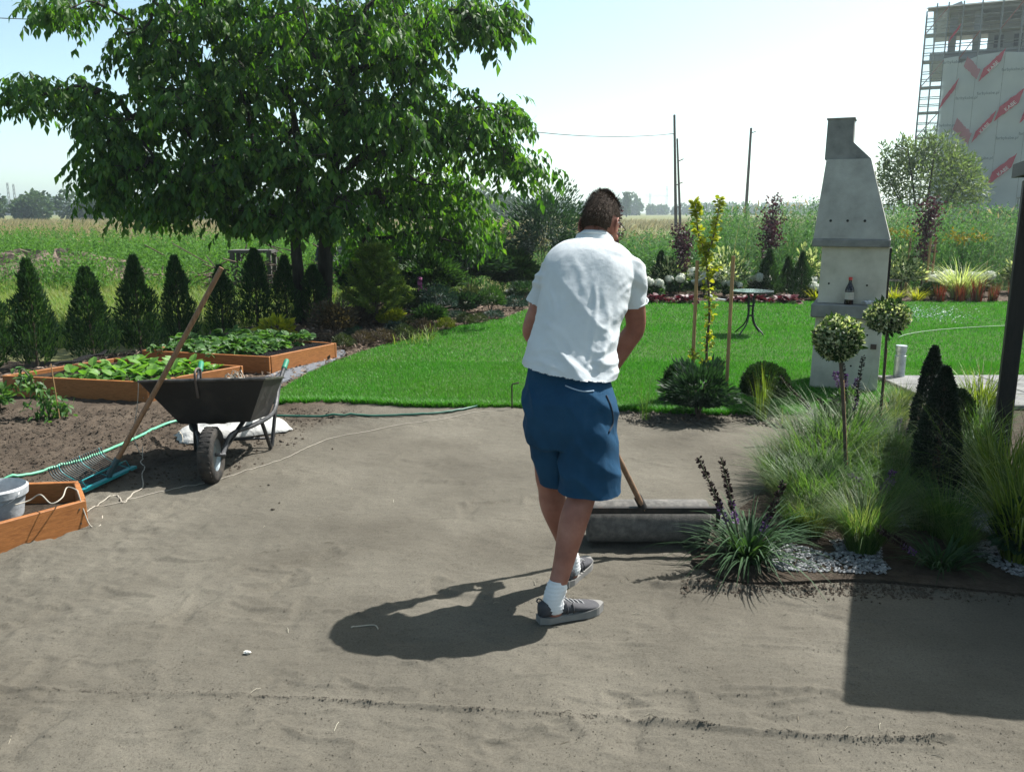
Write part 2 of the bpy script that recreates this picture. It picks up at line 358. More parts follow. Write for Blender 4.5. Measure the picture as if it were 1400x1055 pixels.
# sand: graded grid with real relief
def sand():
    ys = np.concatenate([np.linspace(-4, 1.1, 18, endpoint=False), 1.1 * (9.2 / 1.1) ** np.linspace(0, 1, 640)])
    xs = np.concatenate([np.linspace(-9, -4.6, 90, endpoint=False), np.linspace(-4.6, 3.2, 640, endpoint=False), np.linspace(3.2, 6, 20)])
    X, Y = np.meshgrid(xs, ys)
    wob = fbm(X * 1.3, Y * 1.3, 3, 9) * .5
    soil = np.clip((G(300, 640)[0] - X + (Y - 4.6) * .30 + wob * .8) * 1.6, 0, 1) * np.clip((Y - 4.55 + wob * .5) * 2.2, 0, 1)
    edge = np.clip(1 - np.abs(Y - 6.55 - .15 * wob) / .35, 0, 1) * (X < 1.2)
    rough = np.clip(.22 + soil * .9 + edge * .35 + .8 * np.clip((-X - 1.3 + wob * .6) * .6, 0, 1) * np.clip(6 - Y, 0, 1), 0, 1)
    Z = fbm(X * .9, Y * .9, 3, 1) * .011
    Z += fbm(X * 5, Y * 5, 4, 2) * (.0035 + .020 * rough)
    Z += np.maximum(0, fbm(X * 17, Y * 17, 3, 4)) * .030 * rough
    Z += fbm(X * 22, Y * 44, 3, 3) * (.0016 + .010 * rough)
    # roller passes: flat bands with thin pressed edges
    def ridge(pts, h, w, seed, patchy=.5):
        line = spline(np.array([G(*p)[:2] for p in pts]), 6); lo = line.min(0) - w * 4; hi = line.max(0) + w * 4
        y0, y1 = np.searchsorted(ys, [lo[1], hi[1]]); x0, x1 = np.searchsorted(xs, [lo[0], hi[0]]); sl_ = (slice(y0, y1), slice(x0, x1)); X2 = X[sl_]; Y2 = Y[sl_]
        if X2.size == 0: return
        d = distline(X2, Y2, line); d = d + np.abs(fbm(X2 * 14, Y2 * 14, 2, seed)) * w * .9
        k = 1.5 * np.clip(.35 + patchy * 2 * (fbm(X2 * 2.2, Y2 * 2.2, 2, seed + 5)), 0.05, 1.2)
        Z[sl_] += h * k * np.exp(-(d / w) ** 2) * (1 + .8 * vnoise(X2 * 40, Y2 * 40, seed))
    ridge([(-60, 938), (60, 941), (200, 946), (400, 954), (540, 962), (690, 971), (810, 975), (880, 984), (1010, 998), (1200, 1013), (1300, 1010)], .015, .015, 21, .75)
    ridge([(880, 983), (1000, 998), (1150, 1010), (1250, 1013)], .007, .015, 22, .8)
    ridge([(420, 955), (540, 962), (640, 966)], .009, .016, 23, .6)
    ridge([(720, 880), (860, 880), (1050, 900), (1180, 915)], .008, .011, 24)
    ridge([(850, 862), (1000, 868), (1165, 880)], .008, .01, 25)
    ridge([(230, 764), (260, 767), (310, 763)], .014, .012, 26, .2)
    ridge([(1000, 940), (1100, 945), (1150, 948)], .013, .02, 27)
    ridge([(0, 852), (90, 862), (210, 880)], .008, .014, 28)
    ridge([(300, 850), (480, 858), (640, 862)], .006, .008, 29)
    ridge([(860, 625), (930, 640), (1010, 632), (1060, 600)], .008, .012, 30)
    ridge([(930, 602), (1000, 610), (1090, 608)], .008, .012, 31)
    ridge([(1005, 642), (1040, 637), (1080, 634)], .012, .014, 32, .2)
    ridge([(620, 640), (720, 660)], .007, .01, 33)
    ridge([(900, 800), (1065, 806), (1180, 802), (1300, 812), (1420, 822)], .028, .03, 34, .4)
    ridge([(1020, 882), (1180, 890), (1260, 895), (1400, 905)], .009, .012, 35)
    r = np.random.default_rng(6)
    for k in range(46):
        px = r.uniform(0, 1350); py = r.uniform(590, 1040); L = r.uniform(30, 130); sl = r.normal() * .08 + .02
        ridge([(px, py), (px + L * .5, py + L * .5 * sl + r.normal() * 3), (px + L, py + L * sl)], r.uniform(.004, .010), r.uniform(.008, .013), 40 + k, .7)
    # foot prints: shallow soles with a low rim
    r = np.random.default_rng(5)
    for k in range(130):
        px = r.uniform(-40, 1180); py = r.uniform(575, 1040); c = G(px, py); a = r.uniform(-.5, .5) + (r.random() < .3) * 1.2
        if py < 600 and px < 380: continue
        u = (X - c[0]) * math.cos(a) + (Y - c[1]) * math.sin(a); v = -(X - c[0]) * math.sin(a) + (Y - c[1]) * math.cos(a)
        m = (np.abs(u) < .3) & (np.abs(v) < .2)
        if not m.any(): continue
        wd = .047 - .012 * np.cos((u[m] + .03) * 22); q = np.maximum((u[m] / .14) ** 4, (v[m] / wd) ** 4) ** .5
        dp = .003 + .009 * r.random() ** 2.2
        Z[m] += -dp * np.exp(-q ** 2) + dp * .7 * np.exp(-((q - 1.35) / .25) ** 2) * (.4 + .6 * (v[m] > 0))
    inl = inpoly(X, Y, LAWN); Z[inl] -= .03
    V = np.stack([X, Y, Z], -1).reshape(-1, 3); ny, nx = X.shape
    i = np.arange(ny - 1)[:, None] * nx; j = np.arange(nx - 1)[None]
    F = np.stack([i + j, i + j + 1, i + nx + j + 1, i + nx + j], -1).reshape(-1, 4)
    o = MB().add(V, F).build('sand_yard', M_SAND, smooth=True)
    at = o.data.attributes.new('soil', 'FLOAT', 'POINT'); at.data.foreach_set('value', soil.astype(np.float32).ravel())
    tag(o, 'levelled grey brown sand with scuffs, ridges and footprints', kind='structure')
    # loose crumbs along the ridges and in the turned soil
    def scatter(n, f, s0, s1, mat, name, label):
        P = np.zeros((0, 2))
        while len(P) < n: P = np.concatenate([P, f(n)])
        P = P[:n]
        ix = np.clip(np.searchsorted(xs, P[:, 0]), 0, nx - 1); iy = np.clip(np.searchsorted(ys, P[:, 1]), 0, ny - 1)
        s = s0 + (s1 - s0) * r.random(n) ** 3
        b = MB(); t = (1 + 5 ** .5) / 2
        O = nrm(np.array([[1, 1, 1], [1, -1, -1], [-1, 1, -1], [-1, -1, 1], [-1, -1, -1], [1, 1, -1]])); O = np.array([[1, 0, 0], [-1, 0, 0], [0, 1, 0], [0, -1, 0], [0, 0, 1], [0, 0, -1.]])
        F = np.array([[0, 2, 4], [2, 1, 4], [1, 3, 4], [3, 0, 4], [2, 0, 5], [1, 2, 5], [3, 1, 5], [0, 3, 5]])
        V = np.concatenate([P[:, :2], Z[iy, ix][:, None] + s[:, None] * .25], 1)[:, None] + (O[None] + r.normal(size=(n, 6, 3)) * .22) * s[:, None, None] * np.array([1, 1, .7])
        b.add(V.reshape(-1, 3), (np.arange(n)[:, None, None] * 6 + F[None]).reshape(-1, 3))
        tag(b.build(name, mat), label, 'soil', kind='stuff')
    main = spline(np.array([G(*p)[:2] for p in [(60, 941), (400, 954), (540, 962), (690, 971), (880, 984), (1010, 998), (1200, 1013), (1290, 1011)]]), 20)
    def on_main(n):
        t = r.random(n) * (len(main) - 1.001); k = t.astype(int); f = (t - k)[:, None]; v = vnoise(t * .13, t * 0., 3); ok = r.random(n) < np.clip(.45 + v * 1.3, 0.03, 1)
        w = np.clip(.010 + .02 * vnoise(t * .3, t * 0., 8), .003, .03)[:, None]
        return (main[k] * (1 - f) + main[k + 1] * f + r.normal(size=(n, 2)) * np.where(r.random((n, 1)) < .85, w, .035))[ok]
    scatter(2600, on_main, .001, .004, M_SANDCLOD, 'sand_crumbs', 'loose crumbs strewn along the rolled ridge in the sand')
    def soilp(n):
        q = np.c_[r.uniform(-4.8, -1.2, n), r.uniform(4.2, 6.9, n)]; k = vnoise(q[:, 0] * 2, q[:, 1] * 2, 6)
        ix = np.clip(np.searchsorted(xs, q[:, 0]), 0, nx - 1); iy = np.clip(np.searchsorted(ys, q[:, 1]), 0, ny - 1)
        return q[(r.random(n) < soil[iy, ix] * .75 + .0 + k * .35 * (soil[iy, ix] + .1)) & ~inpoly(q[:, 0], q[:, 1], LAWN)]
    scatter(11000, soilp, .003, .013, M_CLOD, 'soil_crumbs', 'dark crumbs of turned soil around the wheelbarrow')
    def stripp(n): return rand_in(STRIP, n, r)
    scatter(1500, stripp, .006, .024, M_SANDCLOD, 'strip_crumbs', 'pale lumps of dry earth along the edge of the lawn')
    def GV(px, py):
        d = np.stack([(px - 700) / FPX, math.cos(PITCH) + (527.5 - py) / FPX * math.sin(PITCH), -math.sin(PITCH) + (527.5 - py) / FPX * math.cos(PITCH)], -1)
        return (d * (-CAM_H / d[:, 2:]))[:, :2]
    def frontp(n):
        k = r.random(n); return GV(930 + 470 * k, 800 + 12 * k + r.normal(size=n) * 6)
    scatter(3000, frontp, .002, .009, M_CLOD, 'edge_crumbs', 'dark crumbs of soil along the front of the gravel bed')
    def anyp(n): return GV(r.uniform(0, 1400, n), 575 + 480 * r.random(n) ** .7)
    scatter(12000, anyp, .001, .0034, M_SANDCLOD, 'sand_grit', 'fine grit scattered over the levelled sand')
    return xs, ys, Z
SX, SY, SZ = sand()
def sz(x, y): return float(SZ[min(np.searchsorted(SY, y), len(SY) - 1), min(np.searchsorted(SX, x), len(SX) - 1)])

def slab(poly, z, name, mat, label, thick=.0, dome=0, kind='structure'):
    b = MB(); p = np.asarray(poly)
    b.prism(p, z - max(thick, .05), z); return tag(b.build(name, mat), label, kind=kind)
slab(LAWN, .022, 'lawn', M_TURF, 'mown lawn turf sheet between the sand and the flower borders')
slab(BORDER_L, .012, 'border_soil', M_BARK, 'brown bark mulch bed along the edge of the lawn')
slab(BORDER_B, .016, 'back_border_soil', M_BARK, 'mulched flower border behind the lawn')
slab(BED_R, .018, 'gravel_bed_soil', M_BEDSOIL, 'dark soil of the planted gravel bed')

# bark chips along the visible border
r = np.random.default_rng(12); q = np.concatenate([rand_in(BORDER_L, 9000, r), rand_in(BORDER_B, 3500, r)]); n = len(q)
b = MB(); b.quads(np.c_[q, np.full(n, .03)], np.c_[r.normal(size=(n, 2)), r.normal(size=n) * .35], np.c_[r.normal(size=(n, 2)) * .4, np.ones(n)], r.uniform(.03, .085, n), r.uniform(.015, .04, n))
tag(b.build('bark_chips', leafmat('bark_chip', [(.05, .035, .025), (.13, .095, .07), (.26, .2, .16)], 0, .9, .1)), 'scattered bark chips on the flower borders', 'mulch', kind='stuff')

# white gravel
r = np.random.default_rng(13); GP = [G(*p)[:2] for p in [(1040, 745), (1060, 785), (1180, 790), (1260, 795), (1400, 805), (1640, 830), (1500, 680), (1330, 640), (1250, 680), (1200, 735), (1130, 745)]]
q = rand_in(GP, 11000, r); q = q[(fbm(q[:, 0] * 3, q[:, 1] * 3, 2, 4) > -.12)]; n = len(q); s = r.uniform(.005, .0125, n)
O = nrm(np.array([[0, 0, 1.], [1, 0, .1], [.3, .95, 0], [-.8, .6, .1], [-.8, -.6, 0], [.3, -.95, .1], [0, 0, -1]])); F = np.array([[0, i, i % 5 + 1] for i in range(1, 6)] + [[6, i % 5 + 1, i] for i in range(1, 6)])
V = np.c_[q, .02 + s * .4][:, None] + (O[None] + r.normal(size=(n, 7, 3)) * .18) * s[:, None, None] * np.array([1, 1, .65])
tag(MB().add(V.reshape(-1, 3), (np.arange(n)[:, None, None] * 7 + F[None]).reshape(-1, 3)).build('gravel', leafmat('white_pebble', [(.08, .085, .09), (.16, .165, .17), (.30, .30, .30)], 0, .6, .4)), 'white pebbles covering the planted bed', 'gravel', kind='stuff')

# lawn blades: denser near, coarser far, one object nobody could count
r = np.random.default_rng(14)
def lawnblades(n, y0, y1):
    out = np.zeros((0, 2))
    while len(out) < n:
        q = np.c_[r.uniform(-7, 12.5, n), r.uniform(y0, y1, n)]; q = q[np.abs(q[:, 0]) < q[:, 1] * .85 + .8]
        q = q[inpoly(q[:, 0], q[:, 1], LAWN)]; out = np.concatenate([out, q])
    return out[:n]
b = MB()
for n, y0, y1, h, w in ((130000, 5.5, 9, .030, .006), (115000, 8.6, 12, .031, .009), (75000, 11.5, 15.3, .034, .014)):
    q = lawnblades(n, y0, y1); m = len(q); vv = .75 + .5 * (vnoise(q[:, 0] * 2, q[:, 1] * 2, 2) + .5)
    a = r.uniform(0, 2 * math.pi, m); ln = r.uniform(.1, .75, m); L = h * r.uniform(.6, 1.25, m) * vv
    P = np.c_[q, np.full(m, .02)]; sd = np.c_[-np.sin(a), np.cos(a), 0 * a] * (w * r.uniform(.6, 1.2, m) / 2)[:, None]
    T = P + np.c_[np.cos(a) * ln, np.sin(a) * ln, np.sqrt(1 - ln ** 2)] * L[:, None]
    b.add(np.stack([P - sd, P + sd, T], 1).reshape(-1, 3), np.arange(m * 3).reshape(-1, 3))
# taller ragged fringe at the front edge
fr = LAWN[:60]; k = 9000; i = r.integers(0, len(fr) - 1, k); t = r.random((k, 1)); q = fr[i] * (1 - t) + fr[i + 1] * t + np.c_[r.normal(size=k) * .02, np.abs(r.normal(size=k)) * .05 - .02]
q = q[q[:, 1] < 8.4]; k = len(q); b.blades(np.c_[q, np.full(k, -.01)], r.uniform(0, 6.28, k), r.uniform(.05, .1, k), .006, r.uniform(.1, .6, k), .3, .2, 2)
M_LAWN = leafmat('lawn_grass', [(.030, .125, .011), (.044, .175, .016), (.062, .215, .023), (.10, .245, .04)], .38, .5, .25, (1.1, 1.5, .5), (.9, (.08, .185, .025), .7))
tag(b.build('lawn_grass', M_LAWN), 'short green grass blades of the lawn', 'grass', kind='stuff')

# straw and sticks on the sand
r = np.random.default_rng(15); b = MB()
for k in range(60):
    c = G(r.uniform(0, 1380), 580 + 460 * r.random()); a = r.uniform(0, 3.14); L = r.uniform(.012, .05)
    z = sz(c[0], c[1]) + .002; d = np.array([math.cos(a), math.sin(a), 0]) * L; b.tube([c * [1, 1, 0] + [0, 0, z], c * [1, 1, 0] + d * .5 + [0, .006, z + .003], c * [1, 1, 0] + d + [0, 0, z]], .0012, 4)
tag(b.build('straw_bits', leafmat('straw_bit', [(.05, .04, .028), (.16, .135, .095), (.3, .28, .22)], 0)), 'short bits of straw and twig lying on the sand', 'straw', kind='stuff')
# ================================================================ the person
def loft(mb, rings, n=28, ex=2.0, cap=True):
    # rings: (centre, u half-axis, v half-axis)
    a = np.linspace(0, 2 * math.pi, n, endpoint=False); c = np.cos(a); s = np.sin(a)
    cu = np.sign(c) * np.abs(c) ** (2 / ex); cv = np.sign(s) * np.abs(s) ** (2 / ex)
    V = np.concatenate([np.asarray(r[0]) + cu[:, None] * np.asarray(r[1]) + cv[:, None] * np.asarray(r[2]) for r in rings])
    m = len(rings); i = np.arange(m - 1)[:, None] * n; j = np.arange(n)[None]; k = (j + 1) % n
    F = [np.stack([i + j, i + k, i + n + k, i + n + j], -1).reshape(-1, 4)]
    if cap: F += [np.arange(n)[::-1][None], (np.arange(n) + (m - 1) * n)[None]]
    mb.add(V, F); return mb
def dense(keys, n=6):                # smooth interpolation of ring keys given as flat rows
    return spline(np.array(keys, float), n)
def limb(mb, pts, rad, n=6, sides=20):
    k = dense([list(p) + [r] for p, r in zip(pts, rad)], n); mb.tube(k[:, :3], np.maximum(k[:, 3], .004), sides)
    mb.ball(k[0, :3], k[0, 3] * .99, 16, 10); mb.ball(k[-1, :3], k[-1, 3] * .99, 16, 10)
def fuse(mb, name, voxel, it, mat, parent, disp=None, cut=None):
    tmp = mb.build('tmp', [mat], None)
    md = tmp.modifiers.new('r', 'REMESH'); md.mode = 'VOXEL'; md.voxel_size = voxel
    sm = tmp.modifiers.new('s', 'SMOOTH'); sm.factor = .5; sm.iterations = it
    dg = bpy.context.evaluated_depsgraph_get(); me = bpy.data.meshes.new_from_object(tmp.evaluated_get(dg))
    bpy.data.objects.remove(tmp)
    n = len(me.vertices); co = np.empty(n * 3, np.float32); me.vertices.foreach_get('co', co); co = co.reshape(-1, 3).astype(float)
    if disp:
        nn = np.empty(n * 3, np.float32); me.vertices.foreach_get('normal', nn); nn = nn.reshape(-1, 3); co = co + nn * disp(co, nn)[:, None]
    f4 = np.array([p.vertices[:] for p in me.polygons if len(p.vertices) == 4])
    if cut is not None:
        keep = ~cut(co[f4].mean(1)); f4 = f4[keep]
    bpy.data.meshes.remove(me)
    return MB().add(co, f4).build(name, mat, parent, smooth=True)
def hv(deg): return np.array([math.cos(R(deg)), -math.sin(R(deg)), 0.])      # right-hand side of someone facing deg to the right of +Y
def fw(deg): return np.array([math.sin(R(deg)), math.cos(R(deg)), 0.])
UPZ = np.array([0, 0, 1.])

def skinmat():
    m = noisemat('skin', [(.17, .062, .042), (.25, .10, .068), (.33, .15, .108)], 9, .5, .15, 240, .35, 8, bdist=.002)
    b = m.node_tree.nodes['Principled BSDF']; b.inputs['Subsurface Weight'].default_value = .12; b.inputs['Subsurface Radius'].default_value = (.012, .005, .003); b.inputs['Subsurface Scale'].default_value = .6
    return m
M_SKIN = skinmat()
def clothmat(name, cols, wsc=900, bump=.25, sheen=.0):
    m = noisemat(name, cols, 6, .9, .22, 28, .15, 8, bdist=.012); n = m.node_tree.nodes; l = m.node_tree.links; b = n['Principled BSDF']
    w = n.new('ShaderNodeTexNoise'); w.inputs['Scale'].default_value = wsc; tc = n.new('ShaderNodeTexCoord'); l.new(tc.outputs['Object'], w.inputs[0])
    bp = n.new('ShaderNodeBump'); bp.inputs['Strength'].default_value = bump; bp.inputs['Distance'].default_value = .002; l.new(w.outputs[0], bp.inputs['Height'])
    old = [k for k in l if k.to_node == b and k.to_socket.name == 'Normal'][0].from_socket
    l.new(old, bp.inputs['Normal']); l.new(bp.outputs[0], b.inputs['Normal']); b.inputs['Sheen Weight'].default_value = sheen
    return m
M_SHIRT = clothmat('white_cotton', [(.46, .49, .51), (.55, .58, .60)])
M_SHORT = clothmat('blue_cotton', [(.006, .032, .068), (.010, .046, .096), (.015, .058, .114)], 700, .3)
M_SHOE = clothmat('grey_knit', [(.04, .04, .045), (.075, .075, .08)], 600, .5)
M_SHOED = plain('dark_shoe_panel', (.035, .035, .04), .7)
M_SOLE = plain('pale_rubber', (.17, .165, .155), .8)
M_SOCK = clothmat('white_sock', [(.55, .56, .57), (.66, .66, .66)], 500, .5)
M_HAIR = leafmat('brown_hair', [(.034, .023, .016), (.043, .029, .021), (.053, .037, .027), (.066, .048, .036)], 0, .75, .12)

heelR = G(737, 852); toeR = G(812, 836); heelL = G(772, 803); toeL = G(799, 775)
def foot(h, t):
    d = nrm((t - h) * [1, 1, 0]); return h, d
hR, dR = foot(heelR, toeR); hL, dL = foot(heelL, toeL)
FOOT = .285
PER = thing('person', 'man in white t-shirt and blue shorts bending over the roller handle', 'person', ((hR[0] + hL[0]) / 2, (hR[1] + hL[1]) / 2, 0))

ankR = hR + dR * .065 + UPZ * .095; ankL = hL + dL * .065 + UPZ * .095
kneeR = A(800, 662, hR[1] + .16); hipR = A(802, 560, hR[1] + .20)
kneeL = A(750, 655, hL[1] - .02); hipL = A(753, 560, hL[1] - .04)
PY = (hipR[1] + hipL[1]) / 2
TH = 14; TP = 26
def ctr(px, py, dy): return A(px, py, PY + dy)
spine = [ctr(777, 560, 0), ctr(777, 528, .01), ctr(780, 490, .05), ctr(788, 450, .10), ctr(797, 410, .16), ctr(805, 374, .225), ctr(809, 350, .27), ctr(812, 334, .30)]
wid = [.172, .176, .160, .154, .168, .180, .158, .088]
dep = [.12, .118, .106, .104, .114, .114, .09, .06]
def torso_rings(gw=0., gd=0., first=0, tilt=None):
    S = np.array(spine); T = nrm(np.gradient(S, axis=0)); rows = []
    for i in range(first, len(S)):
        th = TP + (TH - TP) * min(1, i / 4); u = hv(th); u = nrm(u - (u @ T[i]) * T[i]); v = np.cross(T[i], u)
        uu = u * (wid[i] + gw); 
        if tilt and i in tilt: uu = uu + UPZ * tilt[i]
        rows.append(list(S[i]) + list(uu) + list(v * (dep[i] + gd)))
    k = dense(rows, 6); return [(r[:3], r[3:6], r[6:9]) for r in k]
shR = A(861, 369, PY + .20); shL = A(757, 372, PY + .27)
# roller handle line, gripped by both hands
HB = A(881, 694, 3.70); HTOP = A(789, 512, PY + .44)
hdir = nrm(HTOP - HB)
gR = HB + (HTOP - HB) * .80; gL = HB + (HTOP - HB) * .95
elR = A(869, 446, PY + .27); elL = A(727, 452, PY + .30)

def hand(mb, g, wrist, side):
    # fingers wrap round the pole; the palm sits between wrist and pole
    ax = hdir; w = nrm((wrist - g) - ((wrist - g) @ ax) * ax); q = np.cross(ax, w) * side
    pc = g + w * .034 + q * .004
    u = nrm(g + w * .05 - wrist)
    mb.tube([wrist, wrist * .5 + pc * .5 + w * .004, pc + w * .01], [.025, .028, .03], 14)
    loft(mb, [(pc + ax * a, w * b, q * .016) for a, b in ((-.046, .018), (-.036, .03), (0, .034), (.036, .03), (.044, .016))], 18, 2.6)
    rr = .0275
    for k, (o, L) in enumerate(((.034, 205), (.0115, 222), (-.0115, 212), (-.034, 185))):
        a0 = R(8); aa = np.linspace(0, R(L), 9); P = [g + ax * o + w * (rr + .012) * math.cos(a0) + q * .022]
        P = [g + ax * o + w * math.cos(a) * rr + q * math.sin(a + .25) * rr for a in aa]
        mb.tube(P, np.linspace(.0098, .0072, 9) * (.9 if k == 3 else 1), 10); mb.ball(P[-1], .0072, 8, 6)
    aa = np.linspace(0, R(120), 6); P = [pc + ax * .03 - q * .012] + [g + ax * (.052 + .003 * i) + w * math.cos(a) * (rr + .004) - q * math.sin(a + .3) * (rr + .002) for i, a in enumerate(aa)]
    mb.tube(P, [.0135, .0125, .0115, .011, .0105, .0095, .0085], 10); mb.ball(P[-1], .0085, 8, 6)

bm = MB()
loft(bm, torso_rings(-.02, -.022), 28, 2.2)
def legpts(h, k, a): return [h, h * .6 + k * .4, k + (h - k) * .1, k - (k - a) * .10, k - (k - a) * .32 + fw(40) * -.012, k - (k - a) * .72, a, a - UPZ * .05]
limb(bm, legpts(hipR, kneeR, ankR), [.074, .074, .062, .057, .0585, .041, .036, .038])
limb(bm, legpts(hipL, kneeL, ankL), [.072, .072, .060, .056, .0575, .040, .036, .038])
for h, d in ((hR, dR), (hL, dL)): bm.ball(h + d * .10 + UPZ * .05, (.03, .03, .02), 14, 8)
wrR = gR + nrm(elR - gR) * .095; wrL = gL + nrm(elL - gL) * .095
limb(bm, [shR, shR * .5 + elR * .5, elR, elR * .72 + wrR * .28, wrR], [.049, .050, .043, .044, .028])
limb(bm, [shL, shL * .5 + elL * .5, elL, elL * .72 + wrL * .28, wrL], [.047, .048, .042, .043, .028])
hand(bm, gR, wrR, 1); hand(bm, gL, wrL, -1)
# head
HC = A(821, 306, PY + .36); YAW = 28; PIT = 24
f0 = fw(YAW); hx = hv(YAW); hf = f0 * math.cos(R(PIT)) - UPZ * math.sin(R(PIT)); hz = f0 * math.sin(R(PIT)) + UPZ * math.cos(R(PIT))
def hp(p): p = np.asarray(p, float); return HC + p[..., :1] * hx + p[..., 1:2] * hf + p[..., 2:3] * hz
def headshape(seg=48, rings=32, k=1.0):
    th = np.linspace(0, math.pi, rings + 1); ph = np.linspace(0, 2 * math.pi, seg, endpoint=False)
    V = np.stack([np.outer(np.sin(th), np.cos(ph)), np.outer(np.sin(th), np.sin(ph)), np.outer(np.cos(th), np.ones(seg))], -1).reshape(-1, 3)
    x, y, z = V.T; lo = np.clip(-z, 0, 1)
    X = x * .0775 * (1 - .22 * lo ** 1.5) * (1 - .08 * np.clip(y, 0, 1)); Y = y * np.where(y > 0, .098 - .012 * lo, .101 - .035 * lo ** 1.3) + .006; Z = z * .118
    i = np.arange(rings)[:, None] * seg; j = np.arange(seg)[None]; kk = (j + 1) % seg
    return np.stack([X, Y, Z], -1) * k, np.stack([i + j, i + seg + j, i + seg + kk, i + kk], -1).reshape(-1, 4)
hvv, hff = headshape(); bm.add(hp(hvv), hff)
def hball(c, r, seg=12): 
    b2 = MB().ball((0, 0, 0), r, seg, 8); V = b2.v[0]; bm.add(hp(V + np.asarray(c)), b2.f[0][0])
hball((0, .105, -.02), (.013, .02, .026)); hball((0, .098, .018), (.05, .014, .011)); hball((0, .092, -.1), (.026, .018, .016)); hball((0, .1, -.058), (.024, .011, .011)); hball((.04, .08, -.03), (.022, .016, .018)); hball((-.04, .08, -.03), (.022, .016, .018))
for sgn in (-1, 1):
    a = np.linspace(-2.6, 1.6, 12)
    bm.tube(hp(np.stack([np.full(12, sgn * .0835) + sgn * .004 * np.cos(a), -.012 - .019 * np.cos(a) * 1.0, -.012 + .032 * np.sin(a)], -1)), .0058, 8)
    hball((sgn * .079, -.01, -.012), (.006, .016, .027))
limb(bm, [spine[-2] - fw(TH) * .01, spine[-1] + UPZ * .02 + fw(TH) * .015, hp(np.array([0, -.03, -.06]))], [.075, .062, .058])
fuse(bm, 'body', .0048, 6, M_SKIN, PER)
for sgn in (-1, 1):
    e = MB().ball(hp(np.array([sgn * .032, .088, 0.0])), .0125, 12, 8).build('eye', plain('eye_white', (.7, .68, .65), .2), PER, smooth=True)
    MB().ball(hp(np.array([sgn * .032, .0975, -.001])), .0058, 10, 6).build('iris', plain('iris', (.05, .03, .02), .2), e, smooth=True)
# hair: a rough cap and short locks
r = np.random.default_rng(31); hv2, hf2 = headshape(56, 40)
def hairline(p):
    x, y, z = p.T; ax = np.abs(x)
    low = np.where(y < -.02, -.062 - .012 * np.clip((-y - .02) / .08, 0, 1), -.062 + (y + .02) * 1.6)
    low = np.where((ax > .05) & (np.abs(y + .012) < .028), np.maximum(low, .022), low); low = np.where(y > .045, np.maximum(low, .06 + (y - .045) * .4), low)
    return z - low
hn = nrm(hv2 / np.array([.0775, .1, .118]) ** 2); hl = hairline(hv2)
thk = .002 + .005 * np.clip(hl / .05, 0, 1) + .006 * np.clip((hv2[:, 2] - .05) / .06, 0, 1)
thk = thk + .0012 * (vnoise(hv2[:, 0] * 90, hv2[:, 1] * 90 + hv2[:, 2] * 60, 3))
tuft = np.exp(-(((hv2[:, 0] + .012) / .032) ** 2 + ((hv2[:, 1] + .005) / .045) ** 2 + ((hv2[:, 2] - .11) / .05) ** 2)); thk = thk + .016 * tuft
hs = hv2 + hn * thk[:, None]; keep = hl[hf2].min(1) > 0
hm = MB().add(hp(hs), hf2[keep])
sel = np.where(hl > .002)[0]; ii = r.choice(sel, 6500); p = hs[ii] + r.normal(size=(6500, 3)) * .003
flow = np.c_[np.sign(p[:, 0]) * .25, -.45 + 0 * p[:, 0], -.55 - 0 * p[:, 0]] + r.normal(size=(6500, 3)) * .13 + hn[ii] * (.03 + .2 * (p[:, 2] > .08))[:, None] + np.array([0, .3, .35]) * (p[:, 2:3] > .085) + tuft[ii][:, None] * np.array([-.3, -.6, 1.1])
hm.quads(hp(p) , flow @ np.stack([hx, hf, hz]), hn[ii] @ np.stack([hx, hf, hz]), r.uniform(.010, .022, 6500), r.uniform(.0009, .002, 6500))
hm.build('hair', M_HAIR, PER)
# glasses: temple bars over the ears and a frame in front
gl = MB()
for sgn in (-1, 1):
    gl.tube(hp(np.array([[sgn * .066, .1, .006], [sgn * .0865, .085, .008], [sgn * .0885, .0, .008], [sgn * .086, -.03, -.012]])), .0022, 6)
    a = np.linspace(0, 2 * math.pi, 18); gl.tube(hp(np.stack([sgn * .037 + .028 * np.cos(a), .104 - .006 * np.abs(np.cos(a)), -.004 + .02 * np.sin(a)], -1)), .0018, 6)
gl.tube(hp(np.array([[-.01, .108, .002], [0, .116, .005], [.01, .108, .002]])), .0018, 6)
gl.build('glasses', plain('dark_frame', (.02, .015, .015), .3), PER, smooth=True)

# t-shirt
sm_ = MB(); hem = [list(ctr(776, 516, .0)), ]
rg = torso_rings(.016, .018, 1, {1: -.028, 2: -.01})
T0 = rg[0]; loft(sm_, [(T0[0] - UPZ * .05, T0[1] * 1.05, T0[2] * 1.16)] + rg[:-3], 40, 2.35)
armR = nrm(elR - shR); armL = nrm(elL - shL)
def sleeve(sh, el, k0=.0, off=0.):
    d = nrm(el - sh); inn = np.array(spine[5]) * .55 + sh * .45 + UPZ * .01
    limb(sm_, [inn, sh - UPZ * .004, sh + d * .09], [.072, .060, .062], 5, 24)
    u = nrm(np.cross(d, UPZ)); v = np.cross(u, d)
    loft(sm_, [(sh + d * .04, u * .058, v * .062), (sh + d * .09, u * .062, v * .067), (sh + d * .185, u * .064, v * .069)], 24)
sleeve(shR, elR); sleeve(shL, elL)
limb(sm_, [np.array(spine[6]) + hv(TH) * .06, np.array(spine[7]) + UPZ * .012, np.array(spine[6]) - hv(TH) * .06], [.06, .062, .06], 5, 20)
